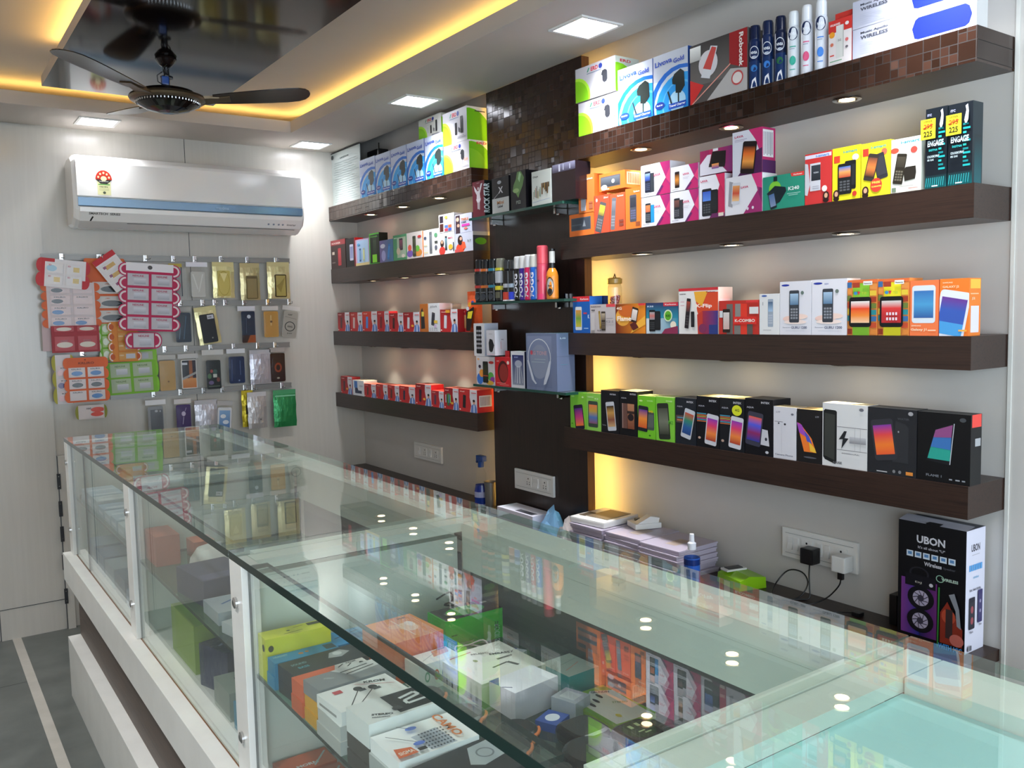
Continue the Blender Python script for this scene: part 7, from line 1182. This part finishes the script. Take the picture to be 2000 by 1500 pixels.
gb('earphone_box', 'blue box at the bottom of the blue stack', 0.517, 0.645, 1.523, 1.563, Z, 0.845, '2a8cb8', group=GE)
gb('earphone_box', 'blue box with small gold marks, upper one of the blue stack', 0.519, 0.646, 1.522, 1.562, 0.845, 0.871, '2688b4', [('e', 0.45, 0.5, 0.04, 0.12, 'b87838'), ('e', 0.55, 0.55, 0.03, 0.1, 'b87838'), ('r', 0.82, 0.2, 0.98, 0.8, '283c48'), ('t', 'HEADSET', 0.05, 0.6, 0.2, '8cc0c8', 0.22)], group=GE)
gb('earphone_box', 'black box with a silver window shape, beside the blue stack', 0.524, 0.672, 1.447, 1.52, Z, 0.846, '1c1e20', rz=0.06, group=GE)
gb('earphone_box', 'black box with glossy grey earpiece picture, on the lower black one', 0.524, 0.672, 1.447, 1.52, 0.846, 0.872, '2b2e30', [('p', [(0.56, 0.5), (0.72, 0.4), (0.88, 0.6), (0.8, 0.85), (0.64, 0.8)], 'a8acac'), ('e', 0.72, 0.66, 0.06, 0.12, 'd0d4d4'), ('t', 'SOUND', 0.1, 0.6, 0.12, '6c9ca0', 0.2), ('t', 'BASS', 0.14, 0.35, 0.12, '4ca0b0', 0.14)], rz=0.06, group=GE)
gb('earphone_box', 'orange box at the base of the orange stack near the front glass', 0.516, 0.65, 1.385, 1.436, Z, 0.848, 'd8602c', group=GE)
gb('earphone_box', 'orange box with an earphone drawing on white, topmost of the front orange stack', 0.518, 0.655, 1.388, 1.437, 0.848, 0.876, 'e0683c', [('p', [(0.48, 0), (1, 0), (1, 1), (0.6, 1), (0.5, 0.4)], 'dcdcd8'), ('l', 0.56, 0.2, 0.8, 0.8, 0.05, '1c1c1c'), ('l', 0.62, 0.1, 0.9, 0.6, 0.04, '1c1c1c'), ('e', 0.92, 0.62, 0.03, 0.1, '2c2c2c'), ('l', 0.6, 0.7, 0.7, 0.9, 0.05, '2c2c2c'), ('t', 'EXTRA', 0.24, 0.3, 0.1, 'e8b8a0', 0.1), ('t', 'KROM', 0.74, 0.84, 0.1, '2c2c2c', 0.14)], rz=0.04, group=GE)
gb('earphone_box', 'yellow-orange box lowest under the grey box', 0.518, 0.645, 1.325, 1.38, Z, 0.843, 'd8a020', group=GE)
gb('earphone_box', 'yellow-orange box directly under the grey earphone box', 0.52, 0.65, 1.327, 1.382, 0.843, 0.866, 'e0a828', group=GE)
gb('earphone_box', 'grey box with white earphone drawing corner', 0.52, 0.665, 1.326, 1.386, 0.866, 0.89, '8c9092', [('p', [(0.35, 1), (0.5, 0.4), (0.95, 0.55), (1, 1)], 'd4d6d4'), ('l', 0.42, 0.72, 0.8, 0.82, 0.05, '1c1c1c'), ('l', 0.46, 0.52, 0.85, 0.66, 0.05, '1c1c1c'), ('t', 'STEREO', 0.18, 0.6, 0.1, 'b8bcbc', 0.12, -30), ('r', 0.9, 0.3, 0.96, 0.45, 'c0c4c4')], rz=0.06, group=GE)
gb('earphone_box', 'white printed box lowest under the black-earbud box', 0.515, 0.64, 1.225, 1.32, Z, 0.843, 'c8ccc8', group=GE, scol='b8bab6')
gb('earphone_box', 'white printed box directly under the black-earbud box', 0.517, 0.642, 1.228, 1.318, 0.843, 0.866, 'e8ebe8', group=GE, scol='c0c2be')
kr = [('l', 0.18, 0.12, 0.45, 0.62, 0.02, '1a1c1e'), ('l', 0.26, 0.04, 0.62, 0.52, 0.02, '1a1c1e'), ('e', 0.48, 0.7, 0.06, 0.1, '1a1c1e'), ('r', 0.46, 0.56, 0.56, 0.66, '3c4044'), ('e', 0.66, 0.6, 0.06, 0.1, '1a1c1e'), ('r', 0.63, 0.46, 0.74, 0.56, '3c4044'), ('t', 'KROM', 0.62, 0.84, 0.1, '1a1c1e', 0.28, -22), ('l', 0.5, 0.9, 0.95, 0.5, 0.012, 'c83c3c'), ('r', 0.16, 0.72, 0.28, 0.86, 'c84850')]
gb('earphone_box', 'white box with two black earbuds, top of its stack, behind the black S-shape box', 0.518, 0.645, 1.232, 1.32, 0.866, 0.888, 'f0f2f0', kr, rz=0.05, group=GE, fr=[('r', 0.1, 0.3, 0.8, 0.5, '9a9a98')])
gb('earphone_box', 'dark grey box lowest under the S-shape box', 0.515, 0.645, 1.125, 1.2, Z, 0.845, '3c3632', group=GE)
gb('earphone_box', 'dark grey box directly under the S-shape box', 0.518, 0.648, 1.128, 1.205, 0.845, 0.87, '45403a', group=GE)
gb('earphone_box', 'white box with a black square and white S-shaped earphones', 0.518, 0.652, 1.13, 1.205, 0.87, 0.908, 'e2e6e4', [('r', 0.42, 0.08, 0.98, 0.96, '181b1e'), ('l', 0.58, 0.66, 0.8, 0.76, 0.08, 'd8dcdc'), ('l', 0.8, 0.76, 0.82, 0.6, 0.08, 'd8dcdc'), ('l', 0.82, 0.6, 0.6, 0.5, 0.08, 'd8dcdc'), ('l', 0.6, 0.5, 0.6, 0.34, 0.08, 'd8dcdc'), ('l', 0.6, 0.34, 0.84, 0.36, 0.08, 'd8dcdc'), ('t', 'STEREO', 0.12, 0.3, 0.08, '2c3034', 0.24, -28), ('t', 'HANDSFREE', 0.1, 0.2, 0.05, '50545a', 0.2, -28), ('e', 0.44, 0.28, 0.06, 0.1, '3c4044')], rz=0.03, group=GE)
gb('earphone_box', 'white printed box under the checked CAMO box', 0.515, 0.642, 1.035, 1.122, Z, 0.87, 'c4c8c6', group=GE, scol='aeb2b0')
cm_ = [('p', [(0.42, 0.04), (0.74, 0.04), (0.7, 0.66), (0.36, 0.6)], 'b8c0cc')]+[('r', 0.42+0.04*(i % 8), 0.07+0.085*(i//8), 0.44+0.04*(i % 8), 0.11+0.085*(i//8), '3c4450') for i in range(48)]+[('l', 0.1, 0.75, 0.34, 0.3, 0.015, '4c5058'), ('e', 0.34, 0.26, 0.07, 0.06, '4c70c8'), ('e', 0.42, 0.76, 0.07, 0.06, '5c7cd0'), ('l', 0.3, 0.94, 0.42, 0.74, 0.015, '4c5058'), ('t', 'CAMO', 0.74, 0.95, 0.17, 'e08040', 0.85, -90), ('p', [(0.0, 0.0), (0.24, 0.0), (0.22, 0.22), (0.04, 0.3)], 'd8642c'), ('t', 'SIGMA', 0.04, 0.06, 0.1, 'f0d8c8', 0.18), ('r', 0.26, 0.02, 0.36, 0.12, '1c1c1c')]
gb('earphone_box', 'white box with checkered patch and orange CAMO lettering', 0.518, 0.648, 1.032, 1.122, 0.87, 0.892, 'f2f4f4', cm_, rz=0.0, group=GE)
gb('earphone_box', 'black box with a silver rounded patch, nearest the camera on the earphone shelf', 0.525, 0.675, 0.93, 1.028, Z, 0.885, '1b1d22', [('p', [(0.5, 0.5), (0.66, 0.9), (0.92, 0.92), (0.98, 0.8), (0.86, 0.42), (0.6, 0.36)], 'a4acb0'), ('o', 0.74, 0.64, 0.09, 0.14, 0.2, '70787c')], rz=0.1, group=GE)
gb('earphone_box', 'dark box beneath the counter edge at the very near end of the earphone shelf', 0.515, 0.67, 0.80, 0.90, Z, 0.87, '24262a', group=GE)
gb('earphone_box', 'orange carton lower half of the front-centre orange pair', 0.70, 0.808, 1.408, 1.53, Z, 0.85, 'e0692c', rz=0.06, group=GE)
gb('earphone_box', 'orange carton with bright glowing swirls on its lid, in the shelf centre', 0.70, 0.808, 1.408, 1.53, 0.851, 0.90, 'e8955c', [('e', 0.62, 0.5, 0.16, 0.2, 'f4c8a8'), ('e', 0.72, 0.6, 0.08, 0.12, 'fae0d0'), ('e', 0.4, 0.62, 0.1, 0.1, 'f0b488'), ('l', 0.5, 0.1, 0.52, 0.9, 0.02, 'f8d8c0'), ('t', 'Hi-Fi', 0.66, 0.86, 0.06, '5c2c14', 0.16)], rz=0.06, scol='e4743a', group=GE)
gb('earphone_box', 'white box with red and blue dots on its side, near the orange carton', 0.722, 0.812, 1.352, 1.402, Z, 0.87, 'f0f2ee', [('p', [(0.5, 0.4), (0.9, 0.5), (1, 1), (0.6, 0.9)], 'e8a888'), ('l', 0.2, 0.3, 0.6, 0.7, 0.03, 'a8b0a8'), ('t', 'KROM', 0.74, 0.86, 0.1, '2c2c2c', 0.2)], rz=0.04, group=GE, nr=[('o', 0.2, 0.5, 0.06, 0.2, 0.4, '2c9c6c'), ('o', 0.42, 0.5, 0.06, 0.2, 0.4, 'c84040'), ('e', 0.62, 0.5, 0.07, 0.22, '3c50a8'), ('e', 0.84, 0.5, 0.07, 0.22, '505058')])
gb('headset_box', 'green box with black lid print of a round headset', 0.858, 0.998, 1.484, 1.556, Z, 0.884, '22282a', [('e', 0.5, 0.5, 0.32, 0.36, '3ca848'), ('e', 0.62, 0.62, 0.16, 0.2, '5cc068'), ('r', 0.86, 0.7, 0.96, 0.8, 'a8b0a8'), ('r', 0, 0, 0.02, 1, '30b030')], rz=0.0, scol='34b82e', group=GE, nr=[('t', 'Hi', 0.86, 0.3, 0.3, '1c4c1c', 0.06), ('r', 0.1, 0.45, 0.2, 0.5, '1c801c')])
gb('earphone_box', 'blue box lying at the back of the shelf near the partition', 0.655, 0.755, 1.555, 1.628, Z, 0.862, '3494d0', [('r', 0.3, 0.2, 0.95, 0.6, '2c6ca8'), ('l', 0.1, 0.5, 0.7, 0.8, 0.05, '1c4c80')], group=GE)
gb('earphone_box', 'second blue box with dark print behind the orange carton', 0.765, 0.845, 1.56, 1.628, Z, 0.858, '2c78b8', [('r', 0.1, 0.2, 0.6, 0.7, '1c3c6c')], group=GE)
b = MB()
for i in range(3): b.tube([(0.88+0.045*math.cos(a+i)*(1-0.1*i), 1.42+0.028*math.sin(a+i)*(1-0.1*i), 0.83+0.008*i+0.004*math.sin(3*a)) for a in [2*PI*k/24 for k in range(25)]], 0.0016, 'white_pl', n=6)
L0 = (0.88, 1.42, Z)
t = thing('cable_bag', 'clear zip bag with a coiled white cable beside the green box', 'bag', L0); b.build('cable', t, L0)
b = MB(); n = 8
G_ = [[(0.825+0.11*i/n, 1.385+0.07*j/n, 0.8215+0.036*(math.sin(PI*i/n)*math.sin(PI*j/n))**0.5*(1+0.12*math.sin(5*i+3*j))) for j in range(n+1)] for i in range(n+1)]
for i in range(n):
    for j in range(n): b.face([G_[i][j], G_[i+1][j], G_[i+1][j+1], G_[i][j+1]], 'film', smooth=True)
b.build('bag', t, L0)
gb('earphone_box', 'white box with a grey curved earphone print and a pink line', 0.775, 0.915, 1.225, 1.372, Z, 0.866, 'eeeee6', [('l', 0.4, 0.32, 0.66, 0.36, 0.03, '5c5c58'), ('l', 0.66, 0.36, 0.72, 0.2, 0.05, '5c5c58'), ('l', 0.6, 0.5, 0.84, 0.5, 0.04, '6c6c68'), ('l', 0.1, 0.86, 0.46, 0.9, 0.02, 'c85070'), ('t', 'EMBASSY', 0.6, 0.66, 0.06, '4c4c4c', 0.34, -20), ('e', 0.34, 0.62, 0.03, 0.04, '8c9c3c'), ('t', 'MUSIC', 0.4, 0.8, 0.05, '8c8c88', 0.24, -20)], rz=0.02, group=GE, scol='c8ccb0')
gb('charger_pack', 'clear pack with white charger and dark blue stripe lying on the white box', 0.905, 0.945, 1.33, 1.40, Z, 0.845, 'c4ccd8', [('r', 0.0, 0.3, 1, 0.42, '2c3c90'), ('e', 0.5, 0.7, 0.3, 0.14, 'e4e8ec')], rz=0.5, group=GE, mk='gloss')
gb('earphone_box', 'plain white stack box with a blue corner triangle', 0.79, 0.89, 1.155, 1.222, Z, 0.872, 'f0f0f8', [('p', [(0, 0.6), (0, 1), (0.22, 1)], '3c50a0'), ('l', 0.0, 0.5, 0.12, 0.3, 0.04, '3c4c70')], rz=0.12, group=GE, scol='c9c4cc')
gb('earphone_box', 'teal and pale box at the back of the earphone shelf', 0.918, 0.99, 1.165, 1.245, Z, 0.862, 'a9b8b0', [('l', 0.2, 0.3, 0.8, 0.5, 0.02, 'c88c80'), ('l', 0.3, 0.6, 0.9, 0.7, 0.02, '90a49c')], rz=0.05, group=GE, scol='1f8c88')
gb('blister_pack', 'green and white blister pack with three black pins', 0.9, 0.99, 1.02, 1.155, Z, 0.832, '7ca82c', [('p', [(0.1, 0.05), (0.9, 0.0), (1, 0.8), (0.6, 0.95), (0.12, 0.7)], 'd4d4cc'), ('r', 0.0, 0.0, 0.1, 1, '5c9420'), ('e', 0.25, 0.62, 0.04, 0.07, '1c1c1c'), ('e', 0.42, 0.68, 0.04, 0.07, '1c1c1c'), ('e', 0.6, 0.76, 0.04, 0.07, '1c1c1c'), ('t', 'GRUNDIN', 0.55, 0.88, 0.06, '4c5058', 0.36, -30), ('t', 'STEREO', 0.6, 0.5, 0.05, '8ca07c', 0.3, -30), ('e', 0.35, 0.2, 0.05, 0.05, 'c8b83c')], group=GE, mk='gloss')
gb('cable_pack', 'grey clear pack with white cable, right of the plain white stack', 0.87, 0.915, 1.10, 1.15, Z, 0.85, 'a8acb4', [('r', 0.2, 0.2, 0.8, 0.8, 'c4c8cc')], rz=0.3, group=GE, mk='gloss')
gb('battery_pack', 'small blue and white pack among the black round cases', 0.815, 0.86, 1.085, 1.125, Z, 0.835, '2c4c9c', [('e', 0.5, 0.5, 0.3, 0.3, 'd8dce8')], rz=0.4, group=GE)
# black rounded earphone cases
def pod(x, y, r, h, label, sq=False, clip_=False, hmark=False, z0=Z):
    L0 = (x, y, z0); t = thing('earphone_case', label, 'earphone case', L0, 'black round and square earphone cases on the inner shelf')
    b = MB(); n = 32; pr = [(0.0, 0.0), (0.9, 0.0), (1.0, 0.25), (1.0, 0.6), (0.93, 0.9), (0.8, 1.0), (0.0, 1.0)]
    def R(a): return r if not sq else r*min(1.28, 1/((abs(math.cos(a))**5+abs(math.sin(a))**5)**0.2))
    for i in range(len(pr)-1):
        for k in range(n):
            a, c = 2*PI*k/n, 2*PI*(k+1)/n; (p0, q0), (p1, q1) = pr[i], pr[i+1]
            f = [(x+R(a)*p0*math.cos(a), y+R(a)*p0*math.sin(a), z0+0.0004+h*q0), (x+R(c)*p0*math.cos(c), y+R(c)*p0*math.sin(c), z0+0.0004+h*q0), (x+R(c)*p1*math.cos(c), y+R(c)*p1*math.sin(c), z0+0.0004+h*q1), (x+R(a)*p1*math.cos(a), y+R(a)*p1*math.sin(a), z0+0.0004+h*q1)]
            if p0 == 0: f = [f[0], f[2], f[3]]
            elif p1 == 0: f = f[:3]
            b.face(f, 'black_pl', smooth=(0 < i < 5))
    b.build('shell', t, L0)
    if clip_:
        b = MB(); b.tube([(x+r*0.98*math.cos(a), y+r*0.98*math.sin(a), z0+h*0.85) for a in [-0.4-0.12*k for k in range(8)]]+[(x+r*1.15*math.cos(-1.5), y+r*1.1*math.sin(-1.5), z0+h*0.6)], 0.003, 'orange_pl', n=8); b.build('cord', t, L0)
    if hmark:
        b = MB(); b.face([(x+r*0.75*math.cos(a), y+r*0.75*math.sin(a), z0+h+0.0008) for a in [2*PI*k/24 for k in range(24)]], 'card', '24401c')
        for dx, dy, w_, d_ in ((-0.3, 0.15, 0.18, 0.3), (0.12, 0.2, 0.18, 0.3), (-0.2, -0.25, 0.35, 0.09), (0.0, -0.45, 0.35, 0.09)): b.face([(x+r*dx, y+r*dy, z0+h+0.0012), (x+r*(dx+w_), y+r*dy, z0+h+0.0012), (x+r*(dx+w_), y+r*(dy+d_), z0+h+0.0012), (x+r*dx, y+r*(dy+d_), z0+h+0.0012)], 'card', 'b8d098')
        b.build('sticker', t, L0)
M['orange_pl'] = mat('orange_plastic', 'e07838', 0.35)
pod(0.7, 1.285, 0.036, 0.03, 'round black earphone case behind the white black-earbud box', clip_=True)
pod(0.715, 1.185, 0.038, 0.03, 'round black earphone case with orange cord, in the middle of the shelf', clip_=True)
pod(0.755, 1.09, 0.036, 0.028, 'round black case with a curled orange cord left of the small blue pack', clip_=True)
pod(0.712, 1.05, 0.036, 0.03, 'round black case nearest the checkered box', clip_=True)
pod(0.845, 1.035, 0.036, 0.026, 'square black earphone case with clear lid rim', sq=True)
pod(0.9, 0.965, 0.036, 0.03, 'square black case with a green and white sticker', sq=True, hmark=True)
pod(0.8, 0.955, 0.05, 0.034, 'large flat black headphone case at the near end of the shelf')
pod(0.72, 0.95, 0.036, 0.03, 'round black case behind the silver-patched black box', clip_=True)
L0 = (0.955, 0.935, Z); t = thing('cable_bag', 'clear bag with grey-green cable near the right frame of the showcase', 'bag', L0)
b = MB(); n = 8
G_ = [[(0.92+0.075*i/n, 0.87+0.12*j/n, 0.8215+0.028*(math.sin(PI*i/n)*math.sin(PI*j/n))**0.5*(1+0.12*math.sin(5*i+3*j))) for j in range(n+1)] for i in range(n+1)]
for i in range(n):
    for j in range(n): b.face([G_[i][j], G_[i+1][j], G_[i+1][j+1], G_[i][j+1]], 'film', smooth=True)
b.build('bag', t, L0)
b = MB(); b.tube([(0.957+0.028*math.cos(a), 0.93+0.045*math.sin(a), 0.828+0.006*math.sin(2*a)) for a in [2*PI*k/20 for k in range(21)]], 0.002, 'grey_lam', n=6); b.build('cable', t, L0)
# lower floor of the earphone unit
for i, (x0, x1, y0, y1, z1, c_, lab) in enumerate(((0.55, 0.66, 1.59, 1.655, 0.615, 'd8602c', 'orange box on the cabinet floor at the bottom of the photo, farthest'), (0.55, 0.66, 1.51, 1.58, 0.615, 'cc5a28', 'orange box with black label on the cabinet floor'), (0.55, 0.67, 1.42, 1.50, 0.63, 'b84c24', 'dark orange box on the cabinet floor below the blue stack'), (0.55, 0.67, 1.30, 1.41, 0.62, '4c4c50', 'dark grey box on the cabinet floor'), (0.70, 0.85, 1.45, 1.6, 0.65, '8c8c90', 'grey carton on the cabinet floor behind the orange boxes'))):
    gb('earphone_box', lab, x0, x1, y0, y1, 0.59, z1, c_, [('t', 'MORN', 0.3, 0.2, 0.16, 'e8e8e8', 0.4), ('l', 0.6, 0.1, 0.95, 0.8, 0.06, 'c8ccc8')] if i < 3 else [], group='boxes on the cabinet floor', fr=[('r', 0.2, 0.2, 0.6, 0.7, '1c1c1e')] if i == 1 else ())
# second unit: goods behind the front glass
GP2 = 'goods in the second showcase unit'
gb('phone_box', 'dull red box on the inner shelf of the second unit, beside the post', 0.535, 0.60, 2.51, 2.645, Z, 0.905, 'b8644c', group=GP2, rz=0.0)
gb('phone_box', 'small orange box behind the white dome in the second unit', 0.64, 0.70, 2.52, 2.60, Z, 0.87, 'c86c4c', group=GP2)
x, y = 0.63, 2.33; L0 = (x, y, Z)
b = MB(); b.lathe(x, y, [(0, 0.8205), (0.05, 0.8205), (0.055, 0.835), (0.048, 0.875), (0.03, 0.9), (0.0, 0.91)], 'white_pl', n=28)
one('white_speaker', 'rounded white dome-shaped gadget in a clear bag, second showcase unit', 'speaker', b, L0)
gb('pouch', 'dark purple zipped pouch behind the front glass of the second unit', 0.535, 0.66, 2.08, 2.26, Z, 0.885, '454560', [('r', 0.05, 0.05, 0.95, 0.3, '5c5c80')], group=GP2, rz=0.1, scol='3c3c56', cat='pouch')
gb('pouch', 'grey-green pouch under the purple one in the second unit', 0.68, 0.80, 2.1, 2.3, Z, 0.87, '708078', group=GP2, cat='pouch')
gb('cable_pack', 'white zip pack with blue print beside the showcase post', 0.535, 0.66, 1.93, 2.05, Z, 0.85, 'c4ccd0', [('l', 0.2, 0.5, 0.5, 0.7, 0.05, '5c78a8'), ('l', 0.5, 0.3, 0.8, 0.5, 0.04, '8c98a8')], group=GP2, mk='gloss')
gb('cable_pack', 'white zip pack nearest the screw-studded post in the second unit', 0.54, 0.66, 1.78, 1.9, Z, 0.845, 'ccd2d4', [('t', 'data cable', 0.2, 0.5, 0.12, '6c7c9c', 0.5)], group=GP2, mk='gloss', rz=0.2)
gb('carton', 'lime green carton standing on the cabinet floor of the second unit', 0.56, 0.68, 2.25, 2.48, 0.59, 0.72, '8cac34', group=GP2, rz=0.0)
gb('pouch', 'navy blue shiny bag on the cabinet floor of the second unit', 0.57, 0.66, 2.08, 2.2, 0.59, 0.70, '1c2858', [('l', 0.2, 0.5, 0.7, 0.7, 0.06, '8c98c8')], group=GP2, mk='foil', rz=0.3, cat='bag')
gb('carton', 'grey carton with a dark letter on the cabinet floor of the second unit', 0.55, 0.67, 1.93, 2.05, 0.59, 0.66, '8c948c', [('t', 'P', 0.3, 0.5, 0.2, '2c3040')], group=GP2)
gb('carton', 'bright blue carton on the cabinet floor near the post', 0.55, 0.66, 1.79, 1.9, 0.59, 0.655, '2c84a8', [('r', 0.1, 0.1, 0.5, 0.9, '2c3c40')], group=GP2)
# far unit: flat packs
GP3 = 'flat blue-grey packs in the farthest showcase unit'
rnd = random.Random(12)
for k in range(8):
    y = 3.70-0.115*k
    gb('flat_pack', 'pale blue-grey flat pack, %s in the row on the far unit\'s inner shelf' % ('farthest', 'second', 'third', 'fourth', 'fifth', 'sixth', 'seventh', 'nearest')[k], 0.53, 0.64, y-0.105, y, Z, 0.862+rnd.uniform(-.01, .008), ('a8c0cc', '98b4c4', 'b0c4c8', '8cacc0')[k % 4], [('r', 0.1, 0.2, 0.9, 0.35, 'd0dce0'), ('t', 'glass', 0.2, 0.5, 0.2, '6c8498', 0.4)], group=GP3, fr=[('r', 0.1, 0.3, 0.8, 0.6, 'c8d8e0')])
gb('flat_pack', 'small lime green pack at the end of the blue-grey row in the far unit', 0.53, 0.60, 2.745, 2.79, Z, 0.85, '88c060', group=GP3)
for k in range(5):
    y = 3.68-0.18*k
    gb('flat_pack', 'dull blue pack on the cabinet floor of the far unit, %s from the far end' % ('first', 'second', 'third', 'fourth', 'fifth')[k], 0.535, 0.66, y-0.16, y, 0.59, 0.66+rnd.uniform(-.02, .02), ('8494a4', '6c8098', '94a0a8', '5c6c80', '7c90a8')[k], group='dull blue packs on the cabinet floor of the far unit')
# thin safety wire clip seen through the glass
b = MB(); b.tube([(0.905, 1.60, Z+0.07), (0.93, 1.585, Z+0.085), (0.945, 1.60, Z+0.06), (0.93, 1.61, Z+0.05), (0.96, 1.60, Z+0.045)], 0.002, 'black_pl', n=6); b.box(0.955, 0.975, 1.592, 1.61, Z+0.0004, Z+0.048, 'black_pl', bev=0.002)
one('cable_clip', 'small black bent cable clip standing behind the green box', 'clip', b, (0.96, 1.60, Z))

o = bpy.context.view_layer; o.update()
